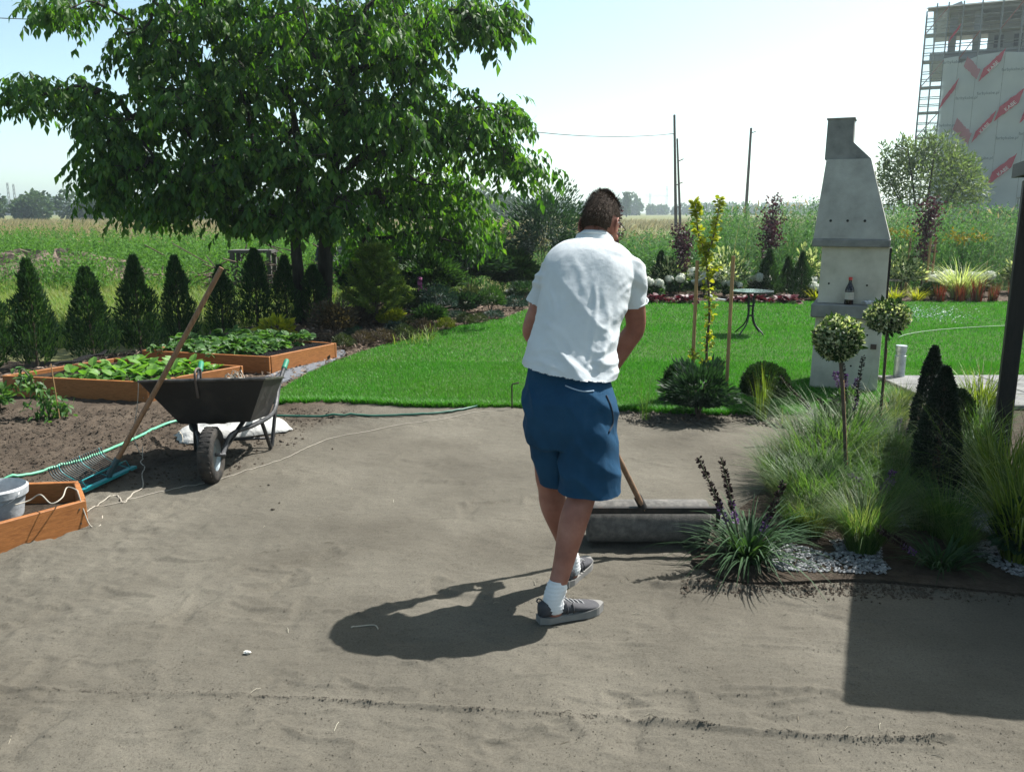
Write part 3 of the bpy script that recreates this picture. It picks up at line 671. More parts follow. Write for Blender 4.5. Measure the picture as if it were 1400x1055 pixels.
FOLDS = [([(826, 395), (832, 430), (829, 470), (822, 505)], .009, .007), ([(812, 380), (816, 430), (812, 480), (806, 515)], .006, .006), ([(846, 420), (838, 455), (836, 500)], .008, .006), ([(862, 378), (846, 392), (836, 412)], .009, .006), ([(868, 388), (852, 398), (842, 410)], .008, .005), ([(742, 395), (754, 412), (760, 440)], .008, .006), ([(738, 440), (770, 455), (805, 490), (830, 512)], .007, .008), ([(728, 480), (760, 476), (800, 498), (835, 520)], .008, .007), ([(722, 495), (750, 492), (790, 508)], .007, .006), ([(770, 350), (790, 372), (800, 410)], .005, .009), ([(815, 440), (826, 448), (838, 446)], .006, .005), ([(808, 470), (822, 478), (838, 474)], .007, .005), ([(800, 492), (818, 488), (836, 494)], .007, .005), ([(818, 340), (850, 352), (866, 372)], .005, .007)]
def shirt_w(co, nn):
    x = (co - HC) @ hv(TH); z = co[:, 2]; y = (co - HC) @ fw(TH)
    low = np.clip((1.30 - z) / .35, 0, 1); rt = np.clip((x + .02) / .14, 0, 1)
    def rid(u, v, s): return 1 - np.abs(vnoise(u, v, s)) * 4
    h = .0085 * rid(x * 9 + z * 7 + y * 3, z * 3.0 - x * 2.0, 3) * (.35 + .8 * low * (.5 + rt))
    h += .0065 * rid(x * 18 - z * 13, z * 8 + x * 4, 5) * (.15 + low * rt)
    h += .0075 * rid(x * 4 - z * 9, z * 2 + x * 5 + y * 3, 7) * (.25 + .4 * low)
    h += .0035 * rid(x * 34 + z * 10, z * 28, 11) * low * rt
    st = np.clip((np.abs((co - np.array(spine[5])) @ hv(TH)) - .15) / .05, 0, 1); h += .006 * rid((co @ np.array([10., 4, 22])), co @ np.array([5, 3, 2.]), 9) * st
    for pts, hh, w in FOLDS:
        L2 = np.array([[(A(px, py, PY + .02) - HC) @ hv(TH), A(px, py, PY + .02)[2]] for px, py in pts]); w = w * 1.35; dd = distline(x, z, spline(L2, 5)) + .006 * vnoise(x * 30, z * 30, 13); ec = np.minimum(np.hypot(x - L2[0, 0], z - L2[0, 1]), np.hypot(x - L2[-1, 0], z - L2[-1, 1])); h += hh * .5 * np.clip(ec / .06, 0, 1) * np.clip(.7 + 1.4 * vnoise(x * 11, z * 11, 17), .1, 1.2) * (np.exp(-(dd / w) ** 2) - .45 * np.exp(-((dd - 2.1 * w) / w) ** 2)) * (nn @ fw(TH) < .2)
    return h + .008 * np.clip((1.12 - z) / .1, 0, 1)
zhL = A(713, 505, PY - .08)[2]; zhR = A(841, 522, PY - .08)[2]
def shirt_cut(c):
    s_ = np.clip(((c - np.array(spine[1])) @ hv(TH)) / .38 + .5, 0, 1); k = c[:, 2] < zhL + (zhR - zhL) * s_
    for s0, e0 in ((shR, elR), (shL, elL)):
        d = nrm(e0 - s0); t = (c - s0) @ d; ds = np.linalg.norm(c - s0 - t[:, None] * d, axis=1); k |= (t > .150) & (t < .26) & (ds < .085) & (np.abs((c - np.array(spine[4])) @ hv(TH)) > .15)
    return k
shirt = fuse(sm_, 't_shirt', .006, 4, M_SHIRT, PER, shirt_w, shirt_cut)
a = np.linspace(0, 2 * math.pi, 28); ncen = np.array(spine[7]) + UPZ * .020 + fw(TH) * .012; nu = hv(TH); nv = nrm(np.cross(nu, nrm(np.array(spine[7]) - np.array(spine[6]) + UPZ * .03)))
MB().tube([ncen + nu * .074 * math.cos(t) + nv * .068 * math.sin(t) + UPZ * .006 for t in a], .0075, 8).build('collar', M_SHIRT, shirt, smooth=True)
for s_, e_ in ((shR, elR), (shL, elL)):
    d = nrm(e_ - s_); u = nrm(np.cross(d, UPZ)); v = np.cross(u, d)
    MB().tube([s_ + d * .148 + u * .063 * math.cos(t) + v * .068 * math.sin(t) for t in a], .003, 8).build('sleeve_hem', M_SHIRT, shirt, smooth=True)

# shorts
sh_ = MB()
pu = hv(TP); pv = fw(TP)
loft(sh_, [(ctr(778, 500, .03), pu * .165, pv * .108), (ctr(777, 514, .02), pu * .170, pv * .108), (ctr(777, 545, .0), pu * .190, pv * .142), (ctr(778, 580, -.01), pu * .188, pv * .142), (ctr(779, 605, -.01), pu * .172, pv * .125)], 36, 2.3)
def shortleg(h, k, cx, w0, w1, dp, L):
    d = nrm(k - h); S = [h - d * .02, h + d * .1, h + d * .2, h + d * L]
    loft(sh_, [(p + cx * t, pu * w, pv * q) for p, t, w, q in zip(S, (0, .3, .7, 1), (w0, w0, (w0 + w1) / 2, w1), (.125, .122, .115, dp))], 30, 2.2)
kz = lambda h, k: np.linalg.norm(k - h)
shortleg(hipR, A(806, 676, kneeR[1]), np.array([0., 0, 0]), .100, .116, .100, np.linalg.norm(A(806, 676, kneeR[1]) - hipR) + .03)
shortleg(hipL, A(770, 664, kneeL[1]), np.array([0., 0, 0]), .096, .084, .09, np.linalg.norm(A(770, 664, kneeL[1]) - hipL) + .03)
def short_w(co, nn):
    x = co @ pu; z = co[:, 2]; y = co @ pv
    rid = lambda u, v, s: 1 - np.abs(vnoise(u, v, s)) * 4
    dn = np.clip((.95 - z) / .35, 0, 1)
    return .015 * rid(x * 7 + y * 4, z * 1.6 + x, 3) * (.35 + dn) + .008 * rid(x * 12 + z * 9, z * 5 - x * 4 + y * 6, 5) + .0022 * rid(x * 30, z * 12 + y * 20, 8)
hz_ = lambda c: c[:, 2] < min(A(806, 676, kneeR[1])[2], A(770, 664, kneeL[1])[2]) - 5
mid_ = (hipR + hipL) / 2; zR_ = A(806, 671, kneeR[1])[2]; zL_ = A(770, 657, kneeL[1])[2]
def short_cut(c): return c[:, 2] < np.where(np.linalg.norm((c - A(806, 678, kneeR[1]))[:, :2], axis=1) < np.linalg.norm((c - A(770, 667, kneeL[1]))[:, :2], axis=1), zR_, zL_)
shorts = fuse(sh_, 'shorts', .0065, 5, M_SHORT, PER, short_w, short_cut)
# welt of the back pocket, its pale edge sagging open
pk = [A(x, y, PY - .16) for x, y in ((773, 527), (783, 531), (793, 534), (803, 535), (812, 534))]
def onsurf(p):
    d = nrm(p - np.array([0, 0, CAM_H])); ok, loc, nn, i = shorts.ray_cast(Vector(np.array([0, 0, CAM_H]) - np.array(PER.location)), Vector(d))
    return np.array(loc) + np.array(PER.location) - d * .003 if ok else p
pk = [onsurf(p) for p in pk]; MB().tube(spline(pk, 4), .0028, 6).build('pocket_edge', plain('pocket_welt', (.30, .40, .5), .9), shorts, smooth=True)
pk = [onsurf(A(x, y, PY - .1)) for x, y in ((829, 540), (836, 558), (838, 578), (832, 592))]; MB().tube(spline(pk, 4), .004, 6).build('side_pocket', plain('dark_pocket', (.01, .02, .035), .9), shorts, smooth=True)

# shoes and socks
def shoe(h, d, ank, sgn):
    lat = np.cross(d, UPZ); Lp = lambda x, y, z: h + d * x + lat * y + UPZ * z
    rows = [(.004, .022, .03, .062), (.02, .031, .028, .088), (.05, .035, .028, .098), (.085, .036, .028, .096), (.12, .038, .028, .082), (.16, .043, .028, .067), (.20, .046, .028, .056), (.235, .043, .028, .048), (.262, .033, .028, .041), (.28, .014, .028, .034)]
    b = MB(); k = dense(rows, 4)
    loft(b, [(Lp(x, 0, (z0 + z1) / 2), lat * w, UPZ * (z1 - z0) / 2) for x, w, z0, z1 in k], 24, 2.3)
    S = b.build('shoe', M_SHOE, PER, smooth=True)
    a = np.linspace(0, 2 * math.pi, 44, endpoint=False); ox = .143 + .148 * np.cos(a); wy = np.interp(ox, [0, .03, .09, .15, .2, .25, .29], [.022, .036, .037, .043, .05, .043, .01]); wy = np.where(np.sin(a) < 0, -wy, wy)
    so = MB(); lo = [Lp(x, y, .004) for x, y in zip(ox, wy)]; hi = [Lp(x, y, .034 - .006 * math.sin(x * 16)) for x, y in zip(ox, wy)]; n = 44
    V = np.array(lo + hi); j = np.arange(n); k2 = (j + 1) % n
    so.add(V, [np.stack([j, k2, k2 + n, j + n], -1), (j + n)[None], j[::-1][None]]); so.build('sole', M_SOLE, S)
    la = MB()
    for i in range(5):
        x = .098 + i * .022; z = np.interp(x, k[:, 0], k[:, 3]); w = .02
        la.tube([Lp(x - .006, -w, z - .010), Lp(x, -w * .4, z + .003), Lp(x + .003, w * .4, z + .003), Lp(x + .012, w, z - .010)], .0028, 6)
    la.tube(spline([Lp(.095, 0, .100), Lp(.10, -.03, .104), Lp(.118, -.045, .085), Lp(.104, -.02, .098), Lp(.095, 0, .1), Lp(.1, .03, .106), Lp(.12, .044, .088), Lp(.104, .016, .1)], 5), .0024, 6)
    la.build('laces', plain('grey_lace', (.3, .3, .3), .9), S, smooth=True)
    he = MB(); loft(he, [(Lp(-.001, 0, .062), lat * .016, UPZ * .028), (Lp(.022, 0, .062), lat * .0325, UPZ * .031), (Lp(.045, 0, .058), lat * .0362, UPZ * .026)], 20, 2.4); he.build('heel_counter', M_SHOED, S, smooth=True)
    MB().tube(spline([Lp(.004, 0, .085), Lp(-.012, .002, .1), Lp(-.004, .003, .11), Lp(.01, 0, .1)], 4), .003, 6).build('pull_tab', M_SHOED, S, smooth=True)
    for x in (.11, .135):
        for q1 in (-1, 1):
            MB().tube([Lp(x, q1 * np.interp(x, k[:, 0], k[:, 1]) * q, z) for q, z in ((1.03, .036), (1.0, .055), (.8, .078))], .0035, 5).build('side_stripe', M_SHOED, S, smooth=True)
    return S
shoe(hR, dR, ankR, 1); shoe(hL, dL, ankL, -1)
for an, kn in ((ankR, kneeR), (ankL, kneeL)):
    up = nrm(kn - an); b = MB(); limb(b, [an - UPZ * .03, an + UPZ * .005, an + up * .05], [.046, .042, .0425], 5)
    fuse(b, 'sock', .006, 2, M_SOCK, PER, lambda co, nn: .0016 * np.sin(co[:, 2] * 420))

# ---------------------------------------------------------------- garden roller
RO = thing('garden_roller', 'concrete lawn roller with dark steel frame pushed by the man', 'roller', G(890, 744))
RR = .106; yc = G(890, 742)[1]; xl = A(806, 720, yc - RR)[0]; xr = xl + .60; zc = RR + .001; cy = yc + .03
M_CONC = noisemat('roller_concrete', [(.06, .058, .054), (.105, .10, .093), (.16, .15, .135)], 30, .85, .5, 160, .25, 8, bdist=.004)
M_FRAME = noisemat('dark_frame_steel', [(.012, .011, .011), (.03, .027, .025), (.05, .035, .028)], 20, .6, .2, 120, .4, 6, .5)
M_POLE = woodmat('worn_brown_pole', (.10, .055, .03), (.22, .13, .075), .6, (10, 10, 2))
MB().lathe([(.0, 0), (RR * .9, 0), (RR * .965, .004), (RR, .016), (RR, .60 - .016), (RR * .965, .596), (RR * .9, .60), (0, .60)], (xl, cy, zc), (1, 0, 0), 56).build('drum', M_CONC, RO, smooth='auto')
fb = A(881, 697, cy - RR - .03); fz = fb[2]
b = MB(); b.bar((xl - .035, fb[1], fz), (xr + .035, fb[1], fz), .026, .03); b.build('frame_bar', M_FRAME, RO)
for x in (xl - .022, xr + .022):
    b = MB(); b.tube(spline([(x, fb[1] + .012, fz - .005), (x, fb[1] + .005, fz - .05), (x, fb[1] + .05, zc - .01), (x, cy, zc)], 5), .011, 8); b.lathe([(.0, -.012), (.026, -.012), (.026, .012), (0, .012)], (x, cy, zc), (1, 0, 0), 14); b.build('side_arm', M_FRAME, RO, smooth='auto')
MB().tube([(xl - .04, cy, zc), (xr + .04, cy, zc)], .010, 10).build('axle', M_FRAME, RO, smooth=True)
h0 = np.array([fb[0], fb[1], fz]); MB().tube([h0 - hdir * .0, h0 * .5 + (HTOP + hdir * .08) * .5, HTOP + hdir * .08], [.0135, .0135, .0135], 12).build('handle', M_POLE, RO, smooth='auto')
b = MB(); b.lathe([(.0, 0), (.020, 0), (.020, .07), (0, .07)], h0 + hdir * .005, hdir, 12); b.build('socket', M_FRAME, RO, smooth='auto')
# ================================================================ things in the yard
M_ORANGE = woodmat('orange_stained_board', (.19, .068, .017), (.33, .13, .037), .65, (3, 3, 20))
M_SOILDARK = noisemat('bed_compost', [(.015, .011, .008), (.045, .035, .026)], 30, .95, .8, 60, .1, bdist=.02)
M_NET = plain('black_plastic_net', (.012, .012, .013), .9, 0, .1)
M_SHEET = noisemat('grey_ground_fabric', [(.07, .075, .085), (.16, .17, .19)], 60, .8, .6, 120, .2, bdist=.01)

def raised_bed(label, corners, h, fill, th=.028):
    # corners: ground points in order front-left, front-right, back-right, back-left
    C = [np.array([c[0], c[1], 0.]) for c in corners]; root = thing('raised_bed', label, 'raised bed', np.mean(C, 0), 'orange raised beds')
    n = len(C)
    for i in range(n):
        a, c = C[i], C[(i + 1) % n]; d = nrm(c - a); sd = np.array([-d[1], d[0], 0]) * th / 2
        e0, e1 = (th * 1.02, -th * 1.02) if i % 2 else (0, 0)
        MB().bevbox((a + c) / 2 + sd + UPZ * (h / 2 - .01 + .0007 * i) , (np.linalg.norm(c - a) - (2 * th + .004 if i % 2 else 0), th, h + .02), .0035, np.stack([d, nrm(sd), UPZ], 1)).build('board', M_ORANGE, root)
        nn = 0
        for t in (.03, .97):
            if np.linalg.norm(c - a) > .4 and i % 2 == 0:
                for z in (.25, .75):
                    p = a + (c - a) * t - nrm(sd) * .001 + UPZ * h * z; MB().lathe([(.005, 0), (.004, .003)], p, -nrm(sd), 8).build('screw', plain('screw_head', (.2, .2, .2), .4, 1), root)
    cen = np.mean(C, 0); inn = [cen + (c - cen) * (1 - .06 / np.linalg.norm(c - cen)) for c in C]
    MB().prism(inn, .0, h * fill).build('soil', M_SOILDARK, root)
    return root, inn
def net(root, a, b, c, d, nx, ny, wav=.012, name='netting'):
    m = MB(); a, b, c, d = map(np.asarray, (a, b, c, d)); r = np.random.default_rng(3)
    f = lambda s, t: (a * (1 - s) + b * s) * (1 - t) + (d * (1 - s) + c * s) * t + UPZ * (wav * math.sin(s * 9 + t * 5) + wav * .5 * math.sin(t * 13))
    for i in range(nx + 1): m.tube([f(i / nx, t) for t in np.linspace(0, 1, 9)], .0035, 4)
    for j in range(ny + 1): m.tube([f(t, j / ny) for t in np.linspace(0, 1, 15)], .0035, 4)
    return m.build(name, M_NET, root)

BA = [G(6, 541), G(203, 551), G(334, 526), G(160, 514)]
bedA, inA = raised_bed('low orange bed of leafy greens just behind the wheelbarrow', BA, .185, .82)
net(bedA, *(A(x, y, Y) for x, y, Y in ((70, 500, 7.4), (140, 485, 8.0), (146, 480, 8.2), (95, 494, 7.9))), 26, 10)
BB = [G(196, 503), G(369, 513), G(461, 492), G(318, 480)]
bedB, inB = raised_bed('orange bed full of strawberry plants beside the lawn corner', BB, .19, .85)
e0 = BB[1] * .98 + inB[1] * .02; net(bedB, inB[1] + UPZ * .185, inB[2] + UPZ * .19, inB[2] * .8 + inB[3] * .2 + UPZ * .175, inB[1] * .8 + inB[0] * .2 + UPZ * .17, 30, 8, .006)
c3 = [G(122, 722), G(0, 758), G(122, 681, .21), G(0, 671, .21)]
d1 = nrm(c3[1] - c3[0]); d2 = nrm((c3[3] - c3[2]) * [1, 1, 0])
C0 = c3[0] * [1, 1, 0]; BC = [C0 + d1 * 1.25, C0, C0 + d2 * .025 + np.array([.0, .24, 0]), C0 + d2 * 1.45 + np.array([0, .24, 0])]
cr = nrm(C0); BC = [C0 + d1 * 1.3, C0, C0 + cr * .36 + np.array([-.03, 0, 0]), G(-190, 667, .155) * [1, 1, 0]]
bedC, inC = raised_bed('orange bed holding a white bucket with twine over its edge', BC, .155, .3)
# fabric sheet between the beds and the lawn
m = MB(); q = spline(np.array([G(290, 548), G(340, 540), G(400, 520), G(470, 488), G(455, 482), G(372, 514), G(335, 528)])[:, :2], 4); m.prism(q, .0, .026)
tag(m.build('ground_fabric', M_SHEET), 'grey weed fabric strip lying along the orange beds', kind='structure')

# bucket in the near bed
bc = G(14, 706, .07); BU = thing('bucket', 'dirty white plastic bucket sitting in the orange bed', 'bucket', (bc[0] - .09, bc[1] + .06, .05)); o = np.array(BU.location)
M_BUCK = noisemat('dusty_white_plastic', [(.22, .235, .245), (.36, .375, .39), (.46, .475, .485)], 12, .5, .15, 60, .4, rvar=.15)
MB().lathe([(.0, .004), (.102, .004), (.108, .0), (.112, .01), (.135, .155), (.130, .155), (.108, .014), (0, .014)], o, (0, 0, 1), 40).build('shell', M_BUCK, BU, smooth='auto')
MB().lathe([(.1352, .118), (.1435, .12), (.147, .158), (.137, .168), (.131, .156), (.1345, .118)], o, (0, 0, 1), 40, cap=False).build('rim', M_BUCK, BU, smooth='auto')
MB().lathe([(.0, .05), (.119, .05), (.119, .052), (0, .056)], o, (0, 0, 1), 24).build('grey_water', noisemat('bucket_mortar', [(.14, .145, .15), (.24, .24, .24)], 9, .7), BU)
a = np.linspace(0, math.pi, 14); MB().tube([o + [.147 * math.cos(t), -.05 - .06 * math.sin(t) * 1.0, .15 - .07 * math.sin(t)] for t in a], .003, 6).build('bail', plain('bail_wire', (.5, .5, .5), .4, 1), BU, smooth=True)

# ---------------------------------------------------------------- wheelbarrow
wc = G(291, 660); WB = thing('wheelbarrow', 'black metal wheelbarrow with green handle grips and one tyre', 'wheelbarrow', (wc[0], wc[1], 0))
M_TRAY = noisemat('black_painted_steel', [(.006, .006, .006), (.012, .012, .012), (.035, .03, .026)], 7, .6, .15, 120, .35, 8, 0, .003, rvar=.12)
M_TYRE = noisemat('tyre_rubber', [(.012, .012, .012), (.03, .028, .026), (.07, .06, .05)], 9, .85, .4, 120, .2)
M_TUBE = noisemat('galvanised_tube', [(.015, .015, .016), (.04, .04, .042), (.10, .10, .105)], 14, .55, .1, 80, .4, 6, .4)
M_GRIP = plain('green_grip', (.008, .15, .085), .6)
hx_ = np.array([math.cos(R(8)), math.sin(R(8)), 0]); hy_ = np.array([-hx_[1], hx_[0], 0])        # barrow axes: across, towards the handles
W_ = lambda x, y, z: wc * [1, 1, 0] + hx_ * x + hy_ * y + UPZ * z
wr = .172; wz = wr
wa = nrm(hx_ * .995 - hy_ * .06)                                                                          # wheel slightly turned out of line
wcen = W_(0, .02, wz); wh = MB(); a = np.linspace(0, 2 * math.pi, 44, endpoint=False)
tyre = MB().lathe([(.098, -.034), (.125, -.045), (.155, -.043), (.168, -.03), (.172, -.012), (.172, .012), (.168, .03), (.155, .043), (.125, .045), (.098, .034)], wcen, wa, 48, cap=False).build('wheel', M_TYRE, WB, smooth=True)
tr = MB()
for k in range(32):
    t = 2 * math.pi * k / 32; u = nrm(np.cross(wa, UPZ)); ee = u * math.cos(t) + UPZ * math.sin(t); tt = np.cross(wa, ee)
    for s_ in (-1, 1): tr.box(wcen + ee * .1695 + wa * s_ * .018, (.028, .011, .007), np.stack([wa * 1.0, tt, ee], 1))
tr.build('tread', M_TYRE, tyre)['kind'] = 'stuff'
MB().lathe([(.0, -.02), (.03, -.024), (.075, -.012), (.10, -.030), (.104, -.036), (.104, .036), (.1, .030), (.075, .012), (.03, .024), (0, .02)], wcen, wa, 32).build('rim', plain('grey_wheel_rim', (.16, .19, .21), .45, .5), tyre, smooth='auto')
MB().tube([wcen - wa * .085, wcen + wa * .085], .011, 10).build('axle', M_TUBE, tyre, smooth=True)
# tray: sheet steel with thickness
top = [W_(-.42, .14, .615), W_(.325, .12, .615), W_(.33, .92, .47), W_(-.40, .92, .47)]
bot = [W_(-.225, .25, .315), W_(.20, .25, .315), W_(.235, .80, .225), W_(-.25, .80, .225)]
def shell(mb, bot, top, th=.006):
    def ring(P, k): c = np.mean(P, 0); return [c + (p - c) * k for p in P]
    rows = [ring(bot, .0), bot, [b * .5 + t * .5 for b, t in zip(bot, top)], top, [p * 1 + (np.mean(top, 0) - p) * .02 for p in top], [p + (np.mean(bot, 0) - p) * .03 + UPZ * th for p in bot], [np.mean(bot, 0) + UPZ * th] * 4]
    V = np.concatenate([np.array(q) for q in rows]); n = 4; m = len(rows); F = [[i * n + j, i * n + (j + 1) % n, (i + 1) * n + (j + 1) % n, (i + 1) * n + j] for i in range(m - 1) for j in range(n)]
    mb.add(V, np.array(F))
b = MB(); shell(b, bot, top); b.build('tray', M_TRAY, WB)
b = MB(); b.tube([top[0], top[1], top[2], top[3], top[0]], .009, 8); b.build('tray_rim', noisemat('worn_rim', [(.02, .02, .02), (.12, .11, .1)], 20, .5, .1, 80, .4, 6, .6), WB, smooth='auto')
b = MB(); b.ball(W_(0, .5, .33), (.2, .22, .06), 20, 8, noise=.25, seed=2); b.build('earth_load', M_CLOD, WB)
for s_ in (-1, 1):
    b = MB(); P = spline([W_(s_ * .065, .02, wz), W_(s_ * .10, .16, .26), W_(s_ * .20, .42, .255), W_(s_ * .27, .80, .25), W_(s_ * .285, 1.05, .40), W_(s_ * .31, 1.32, .515)], 6); b.tube(P, .0155, 10); hd = b.build('handle', M_TUBE, WB, smooth='auto')
    d = nrm(P[-1] - P[-4]); b = MB(); b.lathe([(.0, -.11), (.019, -.11), (.0205, -.09), (.019, -.05), (.0205, 0), (.018, .012), (0, .014)], P[-1], d, 14); b.build('grip', M_GRIP, hd, smooth=True)
    b = MB(); b.tube([W_(s_ * .215, .58, .25), W_(s_ * .25, .70, .0135), W_(s_ * .25, .76, .0135), W_(s_ * .275, .86, .26)], .0135, 8); b.build('leg', plain('dark_leg_tube', (.03, .03, .03), .5, .3), WB, smooth='auto')
    b = MB(); b.bar(W_(s_ * .07, .05, wz + .02), W_(s_ * .17, .34, .335), .03, .008); b.build('brace', M_TRAY, WB)
b = MB(); b.tube([W_(-.25, .72, .08), W_(.25, .72, .08)], .010, 8); b.build('leg_stay', plain('dark_stay', (.03, .03, .03), .5, .3), WB, smooth=True)

# bent rod hooked over the tray, twine bundle and tool in it
rp_ = top[0] * .55 + top[1] * .45
tag(MB().tube(spline([rp_ + hy_ * .14 + UPZ * -.02, rp_ + hy_ * .13 + UPZ * .045, rp_ + hy_ * .03 + UPZ * .062, rp_ - hy_ * .010 + UPZ * .03, rp_ + hy_ * .012 + UPZ * -.06, rp_ + hy_ * .03 - UPZ * .115], 6), .0075, 8).build('hooked_rod', plain('rusty_rod', (.10, .08, .07), .7, .4), smooth=True), 'bent iron rod hooked over the front of the wheelbarrow tray', 'rod')
r = np.random.default_rng(41); b = MB(); c = W_(.10, .34, .55); M_TWINE = plain('pale_twine', (.32, .29, .24), .9)
for k in range(16):
    t = np.linspace(0, 2 * math.pi, 22); ax = rdir(1, r)[0] * .6 + UPZ; u = nrm(np.cross(ax, [1, .2, 0])); v = nrm(np.cross(ax, u)); rr = r.uniform(.04, .09)
    b.tube([c + r.normal(size=3) * [.004, .004, .003] + u * rr * math.cos(q) * 1.3 + v * rr * .75 * math.sin(q) + UPZ * (.02 * math.sin(3 * q + k) - .02 + .01 * k / 4) for q in t], .003, 5)
tag(b.build('twine_bundle', M_TWINE), 'tangled bundle of pale twine heaped in the wheelbarrow', 'twine')

# ---------------------------------------------------------------- rake leaning on the barrow
k0 = G(150, 650); RK = thing('rake', 'wide teal spring rake whose brown pole leans on the wheelbarrow', 'rake', (k0[0], k0[1], 0))
M_TEAL = plain('teal_paint', (.01, .20, .22), .4); M_RPOLE = woodmat('rake_pole_wood', (.13, .07, .035), (.27, .15, .08), .6, (10, 10, 2))
hb0 = G(113, 671, .03); hb1 = G(184, 638, .035); bm_ = (hb0 + hb1) / 2; bd = nrm(hb1 - hb0)
ptop = A(303, 366, top[0][1] + .05); pb = bm_ + UPZ * .03
MB().tube([pb, (pb + ptop) / 2 + np.array([.006, 0, 0]), ptop], [.0155, .0155, .015], 12).build('pole', M_RPOLE, RK, smooth='auto')
b = MB(); b.tube([pb - UPZ * .005, pb + nrm(ptop - pb) * .11], .019, 10); b.tube([bm_, pb], .016, 8); b.build('ferrule', plain('dark_ferrule', (.02, .06, .07), .5), RK, smooth='auto')
MB().bar(hb0, hb1, .034, .016).build('head_bar', M_TEAL, RK)
out = nrm(np.cross(bd, UPZ)); out = out if out[0] < 0 else -out
M_TINE = plain('tine_steel', (.03, .05, .055), .5, .3)
for k in range(24):
    p = hb0 + (hb1 - hb0) * (k + .5) / 24; MB().tube(spline([p, p + out * .07 + UPZ * .012, p + out * .17 + UPZ * .05, p + out * .215 + UPZ * .085, p + out * .225 + UPZ * .12], 4), .0036, 5).build('tine', M_TEAL if k % 9 == 4 else M_TINE, RK, smooth=True)
MB().tube([hb0 + out * .085 + UPZ * .022, hb1 + out * .085 + UPZ * .022], .004, 6).build('spreader', M_TEAL, RK, smooth=True)
for t in (.08, .92): p = hb0 + (hb1 - hb0) * t; MB().tube([p, p + out * .03 + UPZ * .05, pb + nrm(ptop - pb) * .06], .004, 6).build('stay', M_TEAL, RK, smooth=True)

# ---------------------------------------------------------------- sack, hoses, strings, rod
sk = thing('sack', 'flat white plastic sack lying on the soil behind the wheelbarrow', 'sack', G(320, 592)); o = np.array(sk.location)
n1, n2 = 34, 18; s_, t_ = np.meshgrid(np.linspace(-1, 1, n1), np.linspace(-1, 1, n2)); hgt = .085 * np.clip(1 - np.abs(s_) ** 4, 0, 1) ** .6 * np.clip(1 - np.abs(t_) ** 3, 0, 1) ** .6 * (1 + .6 * fbm(s_ * 3, t_ * 2, 3, 5)) + .004
ed = 1 + .05 * vnoise(s_ * 5, t_ * 5, 2); dx = nrm(G(390, 582) - G(240, 600)); dy = np.array([-dx[1], dx[0], 0]); V = o + (s_ * .40 * ed)[..., None] * dx + (t_ * .17 * ed * (1 - .25 * (np.abs(s_) > .93)))[..., None] * dy + hgt[..., None] * UPZ + UPZ * .006
Vb = V.copy(); Vb[..., 2] = .004; i = np.arange(n2 - 1)[:, None] * n1; j = np.arange(n1 - 1)[None]; Fq = np.stack([i + j, i + j + 1, i + n1 + j + 1, i + n1 + j], -1).reshape(-1, 4)
rim = np.concatenate([np.arange(n1 - 1), np.arange(n2 - 1) * n1 + n1 - 1, (n2 - 1) * n1 + np.arange(n1 - 1, 0, -1), np.arange(n2 - 1, 0, -1) * n1]); rk = np.roll(rim, -1); N_ = n1 * n2
MB().add(np.concatenate([V.reshape(-1, 3), Vb.reshape(-1, 3)]), [Fq, Fq[:, ::-1] + N_, np.stack([rim, rim + N_, rk + N_, rk], -1)]).build('body', noisemat('white_woven_plastic', [(.30, .30, .285), (.46, .46, .445)], 10, .6, .5, 25, .4, bdist=.02), sk, smooth=True)
q = V[:, 1]; MB().tube([p + UPZ * .003 for p in q[::2]], .004, 5).build('stitched_seam', M_TWINE, sk)

def on_sand(pts, lift, n=10):
    P = spline(np.array([G(*p)[:2] for p in pts]), n); return np.array([[x, y, max(sz(x, y), 0) + lift] for x, y in P])
M_HOSE = plain('green_hose', (.10, .36, .22), .45); M_HOSED = plain('dark_green_hose', (.015, .09, .06), .45)
tag(MB().tube(on_sand([(-60, 668), (0, 659), (60, 646), (120, 628), (180, 603), (230, 580), (262, 576), (300, 578)], .011), .0105, 8).build('garden_hose', M_HOSE, smooth=True), 'light green hose curving over dark soil towards the wheelbarrow', 'hose')
tag(MB().tube(on_sand([(372, 570), (440, 571), (520, 570), (590, 567), (640, 560), (668, 550)], .012), .0095, 8).build('garden_hose', M_HOSED, smooth=True), 'dark green hose lying along the front edge of the lawn', 'hose')
r = np.random.default_rng(43)
def wiggle(pts, amp): return [(x + r.normal() * amp, y + r.normal() * amp * .5) for x, y in pts]
tag(MB().tube(on_sand(wiggle([(700, 560), (650, 566), (600, 574), (545, 581), (500, 590), (450, 600), (425, 612), (390, 628), (350, 640), (310, 654), (270, 664), (220, 674), (180, 686), (140, 694), (124, 696)], 2), .004, 8), .0022, 5).build('string_line', M_TWINE), 'long pale string running from the lawn edge to the near orange bed', 'string')
tag(MB().tube(on_sand(wiggle([(118, 700), (138, 690), (160, 680), (172, 690), (182, 676), (196, 668), (193, 650), (200, 640), (192, 632), (195, 628)], 1.5), .004, 8), .0036, 5).build('loose_twine', M_TWINE), 'kinked white twine in the shadow of the wheelbarrow', 'twine')
tc_ = BC[1]; P = spline([G(20, 690, .195) , G(40, 684, .197), G(55, 676, .225), G(70, 688, .2), G(85, 680, .21), tc_ + [-.12, .05, .207], tc_ + [-.05, .01, .207], tc_ + [-.03, -.012, .19], tc_ + [-.01, -.015, .10], tc_ + [.02, -.02, .02], tc_ + [.05, .03, .012], G(140, 695)], 8)
tag(MB().tube(P, .0034, 5).build('bed_twine', M_TWINE, smooth=True), 'white twine trailing over the corner of the bucket bed', 'twine')
